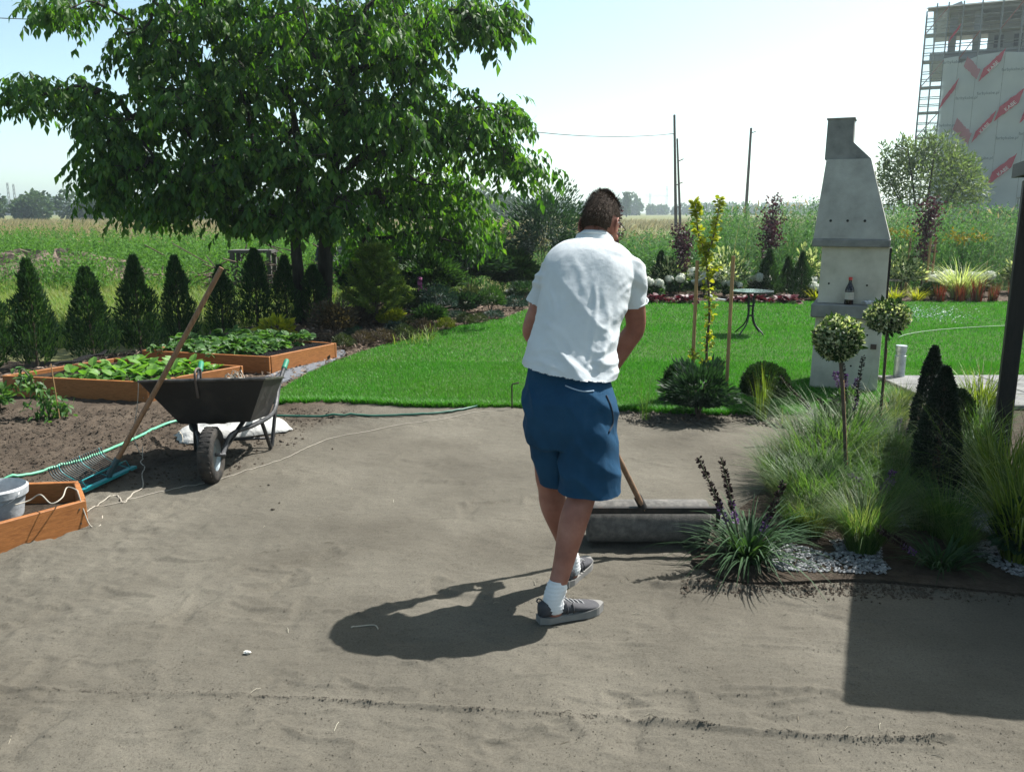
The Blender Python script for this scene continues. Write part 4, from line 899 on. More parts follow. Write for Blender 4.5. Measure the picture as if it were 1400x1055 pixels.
P = spline([top[0] + UPZ * .012, top[0] - hy_ * .012 - UPZ * .04, top[0] - hx_ * .02 - UPZ * .16, top[0] - hx_ * .05 - hy_ * .02 - UPZ * .33, top[0] - hx_ * .02 - UPZ * .46, G(196, 622) + UPZ * .06, G(195, 630) + UPZ * .01], 8)
tag(MB().tube(P, .0025, 5).build('hanging_twine', M_TWINE, smooth=True), 'thin twine hanging from the wheelbarrow corner beside the rake pole', 'twine')
g = G(700, 559); tag(MB().tube(spline([g - UPZ * .05, g + UPZ * .12, g + UPZ * .20, g + [.012, 0, .215], g + [.06, 0, .225]], 5), .006, 8).build('iron_hook', plain('rusty_hook', (.05, .035, .03), .8, .4), smooth=True), 'thin bent iron hook stuck at the edge of the lawn', 'hook')
g = G(510, 858); tag(MB().tube(on_sand([(480, 860), (490, 857), (512, 856), (517, 862)], .004, 5), .0028, 5).build('string_scrap', M_TWINE), 'short scrap of white string beside the shadow of the man', 'string')
g = G(338, 896); tag(MB().ball(g * [1, 1, 0] + UPZ * (sz(g[0], g[1]) + .006), (.014, .008, .007), 8, 6, noise=.5, seed=1).build('white_pebble', plain('pale_pebble', (.65, .62, .56), .7)), 'small white chip lying alone on the open sand', 'pebble')

# ---------------------------------------------------------------- barbecue
gL_ = G(1113, 536); YF = gL_[1] + .02; bx0 = gL_[0]; S_ = lambda px, py, dy=0: A(px, py, YF + dy)
BQ = thing('garden_barbecue', 'tall grey concrete garden barbecue with tapered chimney hood', 'barbecue', (S_(1157, 540)[0], YF, 0))
BQA = R(-24); BQR = np.array([[math.cos(BQA), -math.sin(BQA), 0], [math.sin(BQA), math.cos(BQA), 0], [0, 0, 1]])
def bqp(p): l0 = np.array(BQ.location); return BQR @ (np.asarray(p, float) - l0) + l0
M_BQ = noisemat('grey_cast_concrete', [(.13, .13, .125), (.20, .20, .19), (.26, .26, .245)], 7, .9, .35, 130, .2, 10, bdist=.006)
M_BQW = noisemat('whitewashed_concrete', [(.38, .355, .29), (.5, .47, .39), (.58, .55, .47)], 5, .9, .3, 110, .2, 10, bdist=.006)
M_HOLE = plain('dark_hole', (.01, .01, .01), .9); D = .52
def frus(x0, x1, z0, X0, X1, z1, y0, y1, Y0, Y1):
    V = [[x0, y0, z0], [x1, y0, z0], [x1, y1, z0], [x0, y1, z0], [X0, Y0, z1], [X1, Y0, z1], [X1, Y1, z1], [X0, Y1, z1]]
    return np.array(V), np.array([[3, 2, 1, 0], [4, 5, 6, 7], [0, 1, 5, 4], [1, 2, 6, 5], [2, 3, 7, 6], [3, 0, 4, 7]])
zx = lambda px, py: S_(px, py)[[0, 2]]
xa = zx(1113, 480)[0]; xb = zx(1200, 480)[0]; zs0 = zx(1160, 435)[1]; zs1 = zx(1160, 416)[1]; zb = zx(1160, 338)[1]; zl = zx(1160, 327)[1]; zh = zx(1160, 216)[1]; zt = zx(1160, 160)[1]
MB().add(*frus(xa, xb, 0, xa + .01, xb, zs0 - .003, YF, YF + D, YF, YF + D)).build('base', M_BQW, BQ)
MB().bevbox(((xa + xb) / 2, YF + D / 2 - .03, (zs0 + zs1) / 2), (xb - xa + .06, D + .12, zs1 - zs0), .012).build('shelf', M_BQ, BQ)
MB().add(*frus(xa + .015, xb + .005, zs1 + .002, xa + .022, xb, zb - .002, YF + .03, YF + D - .01, YF + .03, YF + D - .01)).build('firebox_wall', M_BQW, BQ)
x0, x1 = zx(1115, 332)[0], zx(1213, 332)[0]
MB().bevbox(((x0 + x1) / 2, YF + D / 2, (zb + zl) / 2), (x1 - x0 + .012, D + .05, zl - zb), .008).build('hood_rim', M_BQ, BQ)
t0, t1 = zx(1132, 216)[0], zx(1190, 216)[0]
hood = MB().add(*frus(x0, x1, zl + .002, t0, t1, zh, YF - .012, YF + D + .012, YF + .10, YF + .38)).build('hood', noisemat('beige_cast_concrete', [(.26, .255, .23), (.34, .335, .305), (.41, .40, .365)], 6, .9, .4, 110, .2, 10, bdist=.006), BQ)
c0, c1, c2 = zx(1134, 160)[0], zx(1169, 160)[0], zx(1190, 214)[0]
cz = zx(1166, 192)[1]; P = np.array([[c0 - .004, zh + .002], [c2, zh + .002], [c1 + .004, cz], [c1, zt], [c0, zt]]); n = 5
V = np.concatenate([np.c_[P[:, 0], np.full(n, YF + .12), P[:, 1]], np.c_[P[:, 0], np.full(n, YF + .36), P[:, 1]]]); j = np.arange(n); k = (j + 1) % n
MB().add(V, [np.stack([j, k, k + n, j + n], -1), j[::-1][None], (j + n)[None]]).build('chimney', M_BQ, BQ)
MB().bevbox(((c0 + c1) / 2, YF + .24, zt + .008), (c1 - c0 + .02, .26, .016), .004).build('chimney_cap', M_BQ, BQ)
for px in (1138, 1160, 1182):
    t = (zx(px, 302)[1] - zl) / (zh - zl); yy = YF - .012 + t * .112; MB().lathe([(.0, -.004), (.011, -.004), (.0115, .002), (0, .0025)], (zx(px, 302)[0], yy - .001, zx(px, 302)[1]), nrm(np.array([0, -1, .18])), 12).build('vent_hole', M_HOLE, hood)
for px, py in ((1135, 389), (1184, 390)): MB().lathe([(.0, -.004), (.009, -.004), (.009, .002), (0, .0025)], (zx(px, py)[0], YF + .03, zx(px, py)[1]), (0, -1, 0), 12).build('bolt_hole', M_HOLE, BQ)
for px, py in ((1184, 457), (1163, 500)): MB().lathe([(.0, -.004), (.009, -.004), (.009, .002), (0, .0025)], (zx(px, py)[0], YF + .001, zx(px, py)[1]), (0, -1, 0), 12).build('bolt_hole', M_HOLE, BQ)
MB().box((xb + .012, YF + D * .55, (zs1 + zb) / 2), (.02, D * .5, zb - zs1 - .02)).build('side_opening', plain('opening_black', (.008, .008, .008), .9), BQ)  # plain black box on the side wall stands for the opening
for dz in (.0, .012): MB().tube([(xb + .02, YF + .1, zx(1200, 384)[1] + dz), (xb + .11, YF + .08, zx(1200, 384)[1] + dz)], .003, 6).build('grill_rod', M_TUBE, BQ)
MB().box((xb - .06, YF - .008, zx(1196, 472)[1]), (.05, .014, .045)).build('metal_plate', plain('rusty_plate', (.09, .06, .045), .8, .3), BQ)
BQ.rotation_euler = (0, 0, BQA)
# bottle and crumpled paper on the shelf
o = bqp([zx(1161, 414)[0], YF - .035, zs1 + .001]); BT = thing('bottle', 'dark bottle with red cap standing on the barbecue shelf', 'bottle', o)
MB().lathe([(.0, 0), (.036, 0), (.039, .006), (.039, .13), (.034, .15), (.017, .185), (.0145, .2), (.0145, .222), (0, .222)], o, (0, 0, 1), 24).build('glass', plain('dark_bottle_glass', (.012, .008, .01), .12), BT, smooth='auto')
MB().lathe([(.0, 0), (.0165, 0), (.0165, .026), (.0, .027)], o + UPZ * .218, (0, 0, 1), 18).build('cap', plain('red_cap', (.55, .02, .02), .4), BT, smooth='auto')
MB().lathe([(.0396, 0), (.0396, .065)], o + UPZ * .045, (0, 0, 1), 24, cap=False).build('paper_label', plain('cream_label', (.5, .46, .4), .7), BT)
r = np.random.default_rng(44); o = bqp([zx(1192, 414)[0], YF - .045, zs1 + .004]); s_, t_ = np.meshgrid(np.linspace(-1, 1, 14), np.linspace(-1, 1, 10)); V = o + np.stack([s_ * .1, t_ * .035, .02 + .022 * (fbm(s_ * 4, t_ * 3, 3, 3) + .5)], -1); i = np.arange(9)[:, None] * 14; j = np.arange(13)[None]
Vb = V - np.array([0, 0, .012]); F_ = np.stack([i + j, i + j + 1, i + 15 + j, i + 14 + j], -1).reshape(-1, 4)
tag(MB().add(np.concatenate([V.reshape(-1, 3), Vb.reshape(-1, 3)]), [F_, F_[:, ::-1] + 140]).build('crumpled_paper', plain('grey_paper', (.45, .46, .47), .8)), 'crumpled grey paper on the corner of the barbecue shelf', 'paper')

# ---------------------------------------------------------------- bistro table
g = (G(1003, 458) + G(1046, 460)) / 2; g[2] = 0; th_ = HT(1026, 459, 397); TB = thing('bistro_table', 'small round glass garden table on dark curved legs', 'table', g)
M_IRON = plain('dark_iron', (.02, .022, .024), .45, .4); trd = .27
MB().lathe([(.0, 0), (trd, 0), (trd + .006, .006), (trd, .012), (0, .012)], g + UPZ * (th_ - .014), (0, 0, 1), 44).build('table_top', plain('smoked_glass_top', (.10, .14, .14), .08), TB, smooth='auto')
MB().lathe([(trd - .004, -.012), (trd + .010, -.010), (trd + .012, .008), (trd - .002, .010)], g + UPZ * (th_ - .012), (0, 0, 1), 44, cap=False).build('rim', M_IRON, TB, smooth='auto')
for k in range(4):
    a = R(40 + 90 * k); d = np.array([math.cos(a), math.sin(a), 0]); MB().tube(spline([g + d * .20 + UPZ * (th_ - .03), g + d * .065 + UPZ * (th_ - .05), g + d * .045 + UPZ * th_ * .7, g + d * .04 + UPZ * th_ * .45, g + d * .09 + UPZ * th_ * .25, g + d * .19 + UPZ * th_ * .1, g + d * .235 + UPZ * .012], 6), .0095, 8).build('leg', M_IRON, TB, smooth=True)
for z in (.45, .66): a = np.linspace(0, 2 * math.pi, 18); MB().tube([g + np.array([math.cos(t) * .046, math.sin(t) * .046, th_ * z]) for t in a], .006, 6).build('ring', M_IRON, TB, smooth=True)

# ---------------------------------------------------------------- gazebo at the right: its roof shades the gravel bed
def unshadow(p, z): d = np.array(SUN_DIR); return np.array([p[0], p[1], 0]) + d * (z / d[2])
ZR = 1.87; K1 = unshadow(G(1166, 957), ZR); K0 = unshadow(G(1176, 798), ZR); K3 = unshadow(G(1400, 975), ZR)
e1 = nrm((K0 - K1) * [1, 1, 0]); e2 = nrm((K3 - K1) * [1, 1, 0])
post = A(1378, 520, 5.55); tP = np.array([post[0], post[1], 0]); LE = (tP - K1 * [1, 1, 0]) @ e1 + .12
GZ = thing('gazebo', 'dark timber gazebo with one slim post rising from the grasses', 'gazebo', tP)
M_DARKW = woodmat('dark_stained_timber', (.006, .005, .005), (.018, .016, .014), .6, (14, 14, 1.5))
RP = [K1, K1 + e1 * LE, K1 + e1 * LE + e2 * 3.0, K1 + e2 * 3.0]
MB().prism(RP, ZR, ZR + .035).build('roof_deck', noisemat('roof_felt', [(.03, .03, .032), (.06, .06, .065)], 12, .9, .4, 90), GZ)
for i in range(4): a, c = RP[i], RP[(i + 1) % 4]; d = nrm((c - a) * [1, 1, 0]); MB().bar(a * [1, 1, 0] + UPZ * (ZR + .012 + .002 * i) + d * .0, c * [1, 1, 0] + UPZ * (ZR + .012 + .002 * i), .03, .085).build('fascia', M_DARKW, GZ)
inset = lambda p: p * [1, 1, 0] + nrm((np.mean(RP, 0) - p) * [1, 1, 0]) * .16
for p in [tP] + [inset(RP[i]) for i in (0, 2, 3)]: MB().bevbox(p * [1, 1, 0] + UPZ * (ZR - .05) / 2, (.1, .1, ZR - .05), .006, np.stack([e1, np.cross(UPZ, e1), UPZ], 1)).build('post', M_DARKW, GZ)
for i in range(3):
    a = K1 + e1 * LE * (i + .5) / 3; MB().bar(a * [1, 1, 0] + UPZ * (ZR - .045) + e2 * .05, a * [1, 1, 0] + UPZ * (ZR - .045) + e2 * 2.9, .05, .09).build('rafter', M_DARKW, GZ)
pt = tP + UPZ * (ZR - .36); MB().tube(spline([pt, pt + e2 * .06 + UPZ * .16, pt + e2 * .16 + UPZ * .27, pt + e2 * .36 + UPZ * .34], 5), .035, 4).build('curved_brace', M_DARKW, GZ)

# terrace slabs beyond the gazebo post
M_SLAB = noisemat('pale_paving', [(.10, .10, .10), (.15, .15, .148), (.20, .20, .195)], 5, .85, .25, 140, .2)
b = MB(); b.prism([(3.55, 6.75), (7.4, 6.75), (7.4, 8.1), (3.55, 8.1)], -.02, .03); ter = tag(b.build('terrace', M_BEDSOIL), 'pale paved terrace strip beside the lawn', kind='structure')
for i in range(8):
    for k in range(3): MB().bevbox((3.80 + i * .485, 6.98 + k * .44, .035 + .002 * ((i * 7 + k * 3) % 3)), (.475, .43, .05), .006).build('paving_slab', M_SLAB, ter)
# bollard light, hose on the grass and the sprinkler
g = G(1228, 522); hgt = HT(1228, 522, 472); BL = thing('bollard_light', 'short galvanised steel tube lamp standing at the lawn edge', 'bollard', g)
MB().lathe([(.0, 0), (.052, 0), (.052, hgt - .10), (.046, hgt - .095), (.046, hgt - .065), (.052, hgt - .06), (.052, hgt - .004), (.049, hgt), (.0, hgt)], g, (0, 0, 1), 24).build('tube', noisemat('galvanised_sheet', [(.22, .25, .27), (.36, .4, .42), (.5, .53, .55)], 14, .4, .1, 60, .5, 6, .7), BL, smooth='auto')
MB().lathe([(.0, 0), (.085, 0), (.085, .012), (0, .014)], g + UPZ * .018, (0, 0, 1), 20).build('foot_plate', M_TUBE, BL, smooth='auto')
gp = [G(x, y) for x, y in ((1228, 466), (1240, 462), (1262, 458), (1290, 455), (1330, 452), (1372, 450), (1430, 448))]
tag(MB().tube(spline([p * [1, 1, 0] + UPZ * .05 for p in gp], 6), .0045, 6).build('garden_hose', plain('pale_hose', (.2, .27, .19), .6), smooth=True), 'pale thin hose curving over the lawn behind the steel tube lamp', 'hose')
# ================================================================ plants of the garden
Z3 = np.array([0, 0, 1.])
def grn(name, d, m, l, trans=.3, **k): return leafmat(name, [d, m, l], trans, **k)
M_THUJA = grn('thuja_green', (.011, .032, .012), (.022, .058, .018), (.042, .09, .027), .3)
M_BOX = grn('box_green', (.010, .026, .008), (.018, .045, .012), (.03, .07, .018), .2)
M_DARKCON = grn('dark_conifer', (.006, .014, .008), (.010, .022, .012), (.016, .033, .018), .12)
M_PINE = grn('pine_needles', (.06, .11, .022), (.11, .17, .035), (.19, .24, .05), .35)
M_SPRUCE = grn('blue_spruce', (.012, .03, .025), (.02, .05, .04), (.035, .075, .06), .15)
M_SHRUB = grn('shrub_green', (.015, .04, .012), (.03, .075, .02), (.055, .12, .03), .35)
M_SHRUBD = grn('shrub_dark', (.008, .022, .012), (.016, .042, .02), (.03, .07, .032), .3)
M_HEATH = grn('heather_green', (.02, .035, .014), (.04, .06, .022), (.07, .085, .035), .25)
M_HEATHR = grn('heather_brown', (.035, .025, .02), (.065, .05, .035), (.10, .075, .055), .2)
M_YEL = grn('yellow_leaf', (.17, .22, .012), (.28, .33, .02), (.42, .44, .05), .4, tcol=(1.2, 1.15, .4))
M_PURP = grn('purple_leaf', (.025, .008, .014), (.055, .018, .03), (.09, .035, .045), .25, tcol=(1.3, 1, 1))
M_REDH = grn('red_heuchera', (.03, .006, .01), (.07, .01, .018), (.13, .02, .03), .25, tcol=(1.4, 1, 1))
M_VARI = leafmat('variegated_leaf', [(.03, .07, .02, 0), (.06, .11, .03, .45), (.30, .34, .18, .6), (.55, .58, .40, 1)], .3)
M_WHITEFL = leafmat('white_petal', [(.4, .44, .34), (.56, .58, .5), (.64, .66, .6)], .3, tcol=(1, 1, 1))
M_STIPA = grn('feather_grass', (.025, .065, .014), (.05, .11, .024), (.10, .165, .045), .4)
M_STIPAG = grn('feather_grass_straw', (.04, .075, .022), (.085, .125, .04), (.19, .21, .09), .4)
M_MISC = grn('golden_grass', (.045, .08, .014), (.09, .14, .02), (.18, .22, .04), .4)
M_LIRI = grn('strap_leaf', (.014, .035, .014), (.026, .062, .024), (.05, .10, .04), .25, rough=.6, spec=.15)
M_BUD = leafmat('dark_bud', [(.018, .010, .010), (.03, .018, .018), (.05, .03, .03)], 0, .8, .1)
M_PURFL = leafmat('purple_flower', [(.05, .02, .08), (.12, .055, .17), (.24, .13, .30)], .3, tcol=(1, 1, 1))
M_STEM = noisemat('green_stem', [(.05, .06, .03), (.09, .09, .05)], 20, .8, 0)
M_TWIG = noisemat('brown_twig', [(.05, .035, .025), (.11, .085, .065)], 25, .9, .3, 90)
M_BARKT = noisemat('walnut_bark', [(.018, .016, .014), (.04, .037, .032), (.07, .064, .055)], 9, .95, .8, 30, .15, 8, bdist=.03, stretch=(1, 1, .25))
M_STAKE = woodmat('pale_stake_wood', (.26, .15, .06), (.38, .24, .11), .7, (12, 12, 1.5))
M_TAPE = plain('white_tape', (.62, .64, .64), .6)
M_LETT = grn('lettuce_leaf', (.045, .12, .02), (.08, .19, .03), (.13, .26, .05), .45)
M_STRAW = grn('strawberry_leaf', (.03, .08, .02), (.06, .14, .035), (.11, .2, .06), .4)

def cloud(n, r, kind='ell', shell=.45, seed=None):
    g = np.random.default_rng(seed) if seed is not None else rng
    d = rdir(n, g); q = (shell + (1 - shell) * g.random(n)) ** .8
    return d, d * q[:, None] * np.asarray(r)
def bush_mesh(mb, c, r, n, L, W, seed=0, up=.35, lump=.25, flat=True, shell=.5, mi=0, tiny=True, rnd=.55):
    g = np.random.default_rng(seed); d, p = cloud(n, r, shell=shell, seed=seed)
    k = 1 + lump * (vnoise(d[:, 0] * 2.2 + seed, d[:, 1] * 2.2 + d[:, 2] * 2.7, seed) * 2); p = p * k[:, None]
    if flat: p[:, 2] = np.abs(p[:, 2] + r[2] * .3) - r[2] * .3
    D = d + Z3 * up + g.normal(size=(n, 3)) * rnd; N = g.normal(size=(n, 3)) * .6 + d + Z3 * .4
    f = mb.quads if tiny else (lambda *a, **k: mb.leaves(*a, prof=(.1, 1, .08), droop=.15, **k))
    f(p + np.asarray(c), D, N, L * g.uniform(.7, 1.3, n), W * g.uniform(.7, 1.3, n), mi=mi); return mb
def stems(mb, c, n, h, sp, rad, seed=0, mi=0):
    g = np.random.default_rng(seed)
    for k in range(n):
        a = g.uniform(0, 6.28); d = np.array([math.cos(a), math.sin(a), 0]) * sp * g.uniform(.2, 1); mb.tube([np.asarray(c), np.asarray(c) + d * .4 + Z3 * h * .5, np.asarray(c) + d + Z3 * h * g.uniform(.8, 1)], [rad, rad * .8, rad * .4], 5, mi=mi)
def grass(name, n, L, W, mat, seed, spread=.05, lean=(.05, .5), bend=(.2, .6), grav=(.1, .45), label='', cat='grass', segs=5):
    g = np.random.default_rng(seed); a = g.uniform(0, 6.28, n); q = np.sqrt(g.random(n)) * spread; aa = a + g.normal(size=n) * .7
    b = MB(); b.blades(np.c_[np.cos(a) * q, np.sin(a) * q, np.zeros(n)], aa, g.uniform(L * .55, L, n), W * g.uniform(.6, 1.2, n), g.uniform(*lean, n), g.uniform(*bend, n), g.uniform(*grav, n), segs)
    return tag(b.build(name, mat), label, cat)
def two(root_name, label, cat, parts, group=None):
    root = thing(root_name, label, cat, (0, 0, 0), group)
    for nm, mb, m in parts: mb.build(nm, m, root)
    return root

# ---- thuja row
def thuja(seed):
    g = np.random.default_rng(seed); n = 5200; t = g.random(n) ** .8; prof = np.interp(t, [0, .1, .3, .6, .85, 1], [.20, .27, .29, .22, .10, .01]); a = g.uniform(0, 6.28, n)
    lum = 1 + .5 * vnoise(a * 1.6, t * 7, seed) * 2; q = prof * np.sqrt(g.uniform(.15, 1.1, n)) * lum
    P = np.c_[np.cos(a) * q, np.sin(a) * q, .04 + t * .96]; D = np.c_[np.cos(a), np.sin(a), np.full(n, 1.1)] + g.normal(size=(n, 3)) * .4
    b = MB(); b.quads(P, D, g.normal(size=(n, 3)), g.uniform(.04, .085, n), g.uniform(.012, .026, n))
    core = MB().tube([(0, 0, -.02), (0, 0, .5), (0, 0, .95)], [.028, .018, .005], 7)
    return two('thuja', 'dark green conical thuja in the row behind the raised beds', 'thuja', [('foliage', b, M_THUJA), ('trunk', core, M_TWIG)], 'thuja hedge row')
TJ = [Kind(thuja(1)), Kind(thuja(2))]
for i, (px, py, tp) in enumerate([(52, 503, 358), (128, 492, 365), (193, 482, 357), (247, 470, 353), (306, 457, 362), (353, 450, 346), (393, 446, 352), (431, 444, 362), (-12, 512, 372), (-80, 522, 380)]):
    g = G(px, py); h = HT(px, py, tp); TJ[i % 2](g, i * 1.3, (h * (.62 + .1 * (i * 5 % 3)), h * .68, h * (1, .97, 1.03)[i % 3]), label='dark conical thuja, %s in the row counted from the walnut trunks' % ['eighth', 'seventh', 'sixth', 'fifth', 'fourth', 'third', 'second', 'first', 'ninth', 'tenth'][i])

# ---- walnut tree
def walnut():
    g = np.random.default_rng(77); Y0 = 12.4
    root = thing('walnut_tree', 'large walnut tree with drooping leaves behind the thuja row', 'tree', (A(425, 400, Y0)[0], Y0, 0))
    T1 = spline([A(414, 446, Y0) * [1, 1, 0] - Z3 * .05, A(408, 380, Y0), A(404, 310, Y0), A(412, 240, Y0 + .1), A(400, 150, Y0 + .3), A(380, 40, Y0 + .4)], 5)
    T2 = spline([A(440, 446, Y0 + .3) * [1, 1, 0] - Z3 * .05, A(444, 380, Y0 + .3), A(446, 320, Y0 + .3), A(455, 240, Y0 + .1), A(475, 140, Y0), A(500, 20, Y0 - .2)], 5)
    nodes = [p for p in T1] + [p for p in T2]; n1 = len(T1); par = [-1] + list(range(n1 - 1)) + [-1] + list(range(n1, n1 + len(T2) - 1)); trunkN = len(nodes)
    lobes = [(95, 10, 55, 24, 0, .8, 26), (50, 128, 46, 18, 0, .6, 24), (115, 128, 42, 22, 0, .6, 20), (155, 168, 58, 32, 0, .9, 38), (200, 62, 50, 46, .3, 1.0, 44), (265, 15, 85, 55, 0, 1.5, 66), (165, 222, 62, 38, 0, 1.1, 56), (145, 262, 38, 18, 0, .6, 22), (275, 130, 105, 78, 0, 1.9, 120), (275, 238, 115, 52, 0, 1.7, 105), (400, 60, 135, 100, 0, 2.3, 140), (400, 200, 130, 95, 0, 2.3, 150), (390, -85, 250, 75, 0, 2.4, 120), (545, 40, 110, 78, 0, 2.1, 115), (545, 150, 112, 85, 0, 2.2, 125), (565, 258, 118, 66, 1.3, 1.5, 110), (640, 25, 62, 38, 0, 1.1, 46), (690, 30, 28, 30, 0, .7, 20), (640, 168, 52, 44, 0, 1.1, 46), (695, 160, 28, 18, 0, .6, 16), (692, 220, 50, 20, 0, .9, 22), (735, 238, 20, 14, 0, .5, 6), (625, 312, 85, 42, 2.0, 1.0, 60), (505, 325, 50, 30, 2.0, .9, 28), (335, 296, 55, 18, 0, .8, 26), (420, 285, 100, 30, -.6, .8, 56), (225, 285, 50, 16, 0, .8, 24)]
    P = []
    for px, py, rx, ry, dy, dz, n in lobes:
        n = int(n * .88); d = rdir(n, g) * (g.random((n, 1)) ** .38)
        for q in d: P.append(A(px + q[0] * rx * .84, py + q[1] * ry * .82 - 6, Y0 + dy + q[2] * dz * .8))
    P = np.array(P); tr = np.array(nodes); hi = tr[tr[:, 2] > 1.0]
    P = P[np.argsort(np.min(np.linalg.norm(P[:, None] - hi[None], axis=2), 1))]; tips = []
    for p in P:
        N = np.array(nodes); d = N - p; c = np.linalg.norm(d, axis=1) + .5 * np.maximum(0, d[:, 2]) + np.where(N[:, 2] < 1.0, 9, 0); c[:trunkN] += .0
        j = int(np.argmin(c)); L = np.linalg.norm(d[j]); a = nodes[j]
        k = max(1, int(L / .35)); prev = j
        for s in range(1, k):
            t = s / k; m_ = a * (1 - t) + p * t + g.normal(size=3) * .03 + Z3 * .10 * math.sin(t * 3.14) * L; nodes.append(m_); par.append(prev); prev = len(nodes) - 1
        nodes.append(p); par.append(prev); tips.append(len(nodes) - 1)
    N = np.array(nodes); cnt = np.zeros(len(N)); 
    for i in tips: cnt[i] += 1
    for i in range(len(N) - 1, -1, -1):
        if par[i] >= 0 and i >= trunkN: cnt[par[i]] += cnt[i]
    rad = .0045 * np.maximum(cnt, 1) ** .5
    lb = MB()
    for i in range(trunkN, len(N)):
        j = par[i]; r0 = min(rad[j] if j >= trunkN else rad[i] * 1.2, rad[i] * 1.5); lb.tube([N[j], N[i]], [r0, rad[i]], 5, cap=False)
    lb.build('limbs', M_BARKT, root, smooth=True)
    for T, r0 in ((T1, .085), (T2, .115)):
        k = len(T); MB().tube(T, r0 * np.linspace(1.25, .25, k) ** .8, 12).build('trunk', M_BARKT, root, smooth=True)
    # compound leaves
    tp = N[tips]; m = len(tp); per = 4; C = np.repeat(tp, per, 0) + g.normal(size=(m * per, 3)) * .09; n = len(C)
    a = g.uniform(0, 6.28, n); H = np.c_[np.cos(a), np.sin(a), g.uniform(-.25, .55, n)]; H = nrm(H); RL = g.uniform(.24, .38, n); dr = g.uniform(.35, .9, n)
    leaf = MB(); side = nrm(np.cross(H, Z3)); lf = []
    def at(t): return C + H * (RL * t)[:, None] - Z3 * (RL * dr * t * t)[:, None]
    rac = MB(); 
    for t0, t1 in ((0, .5), (.5, 1)):
        A0, A1 = at(t0), at(t1); w = side * .003; leaf.add(np.stack([A0 - w, A0 + w, A1 + w, A1 - w], 1).reshape(-1, 3), np.arange(n * 4).reshape(-1, 4))
    for t, sg in ((.42, 1), (.45, -1), (.70, 1), (.73, -1), (1.0, 0), (.9, 1), (.92, -1)):
        b0 = at(t); tan = nrm(H - Z3 * (2 * dr * t)[:, None]); D = nrm(tan * .55 + side * sg * .75 - Z3 * g.uniform(.35, 1.0, n)[:, None] + g.normal(size=(n, 3)) * .18) if sg else tan - Z3 * .35
        s = (.128 if sg else .15) * g.uniform(.6, 1.25, n); NN = Z3 + H * .3 + g.normal(size=(n, 3)) * .35
        leaf.leaves(b0, D, NN, s, s * .5, prof=(.1, 1, .06), droop=.22, fold=.3)
    leaf.build('crown', leafmat('walnut_leaf', [(.022, .06, .013), (.038, .095, .018), (.058, .13, .024), (.10, .17, .035)], .45, .5, .25, (1.7, 2.0, .5)), root)['kind'] = 'stuff'
    return root
walnut()

# ---- border on the left
def place_bush(name, label, cat, px, py, top, w, n, L, W, mat, seed, tall=None, lump=.3, **k):
    g = G(px, py); h = HT(px, py, top); rx = w / 2 / FPX * g[1]; root = thing(name, label, cat, g)
    b = MB(); bush_mesh(b, g + Z3 * h * .52, (rx, rx, h * .5), n, L, W, seed, lump=lump, **k); b.build('foliage', mat, root)
    s = MB(); stems(s, g - Z3 * .02, 4, h * .8, rx * .6, .010, seed); s.build('stem', M_TWIG, root) ; return root
# young pine: whorls of needle tufts
def pine(px, py, top, w, label):
    g0 = G(px, py); h = HT(px, py, top); root = thing('young_pine', label, 'pine', g0); r = np.random.default_rng(52); b = MB(); s = MB(); s.tube([g0 - Z3 * .02, g0 + Z3 * h], [.03, .008], 8)
    for lev in range(7):
        z = h * (.12 + .13 * lev); R0 = w / 2 / FPX * g0[1] * (1.25 - .14 * lev)
        for k in range(7):
            a = k * .9 + lev * .5; d = np.array([math.cos(a), math.sin(a), 0.]); e = g0 + d * R0 * r.uniform(.7, 1.1) + Z3 * (z + R0 * .55); s.tube([g0 + Z3 * z, (g0 + Z3 * z) * .5 + e * .5 - Z3 * .02, e], [.01, .008, .005], 5)
            for t in np.linspace(.35, 1.05, 6):
                c = (g0 + Z3 * z) * (1 - t) + e * t; D = d * .6 + Z3 * .7 + r.normal(size=(60, 3)) * .55; b.quads(np.repeat(c[None], 60, 0) + r.normal(size=(60, 3)) * .015, D, r.normal(size=(60, 3)), r.uniform(.06, .12, 60), .011)
    c = g0 + Z3 * h; b.quads(np.repeat(c[None], 60, 0), r.normal(size=(60, 3)) * .5 + Z3, r.normal(size=(60, 3)), .1, .006)
    b.build('needles', M_PINE, root); s.build('branches', M_TWIG, root)
pine(516, 446, 338, 74, 'young yellow green pine in the bark border beside the thujas')
place_bush('purple_shrub', 'dark purple brown shrub between the last thuja and the pine', 'shrub', 457, 468, 410, 62, 2200, .05, .02, grn('dusky_leaf', (.02, .018, .012), (.045, .035, .022), (.075, .055, .035), .25), 2, shell=.2, up=.9)
place_bush('spruce_shrub', 'rounded blue green dwarf spruce in the left border', 'spruce', 600, 434, 391, 48, 2600, .05, .012, M_SPRUCE, 3, lump=.2)
place_bush('round_shrub', 'bright green ball shaped pine in the left border', 'shrub', 671, 428, 393, 38, 2200, .06, .014, M_SHRUB, 4, lump=.12)
place_bush('low_shrub', 'low grey green shrub beside the ball shaped pine', 'shrub', 702, 424, 406, 36, 1200, .05, .014, M_SPRUCE, 5)
place_bush('yellow_shrub', 'bright yellow green plant behind the strawberry bed', 'shrub', 378, 470, 436, 44, 260, .085, .06, M_YEL, 6, tiny=False, lump=.2)
hk = [(470, 478, 456, 28, 0), (497, 474, 452, 30, 1), (524, 471, 450, 34, 1), (552, 466, 443, 32, 0), (578, 460, 436, 30, 1), (609, 452, 434, 24, 2), (636, 446, 427, 26, 0), (654, 443, 428, 24, 0), (676, 437, 424, 26, 3), (560, 452, 432, 26, 0), (625, 438, 424, 20, 3), (484, 462, 446, 24, 3), (540, 456, 440, 26, 3)]
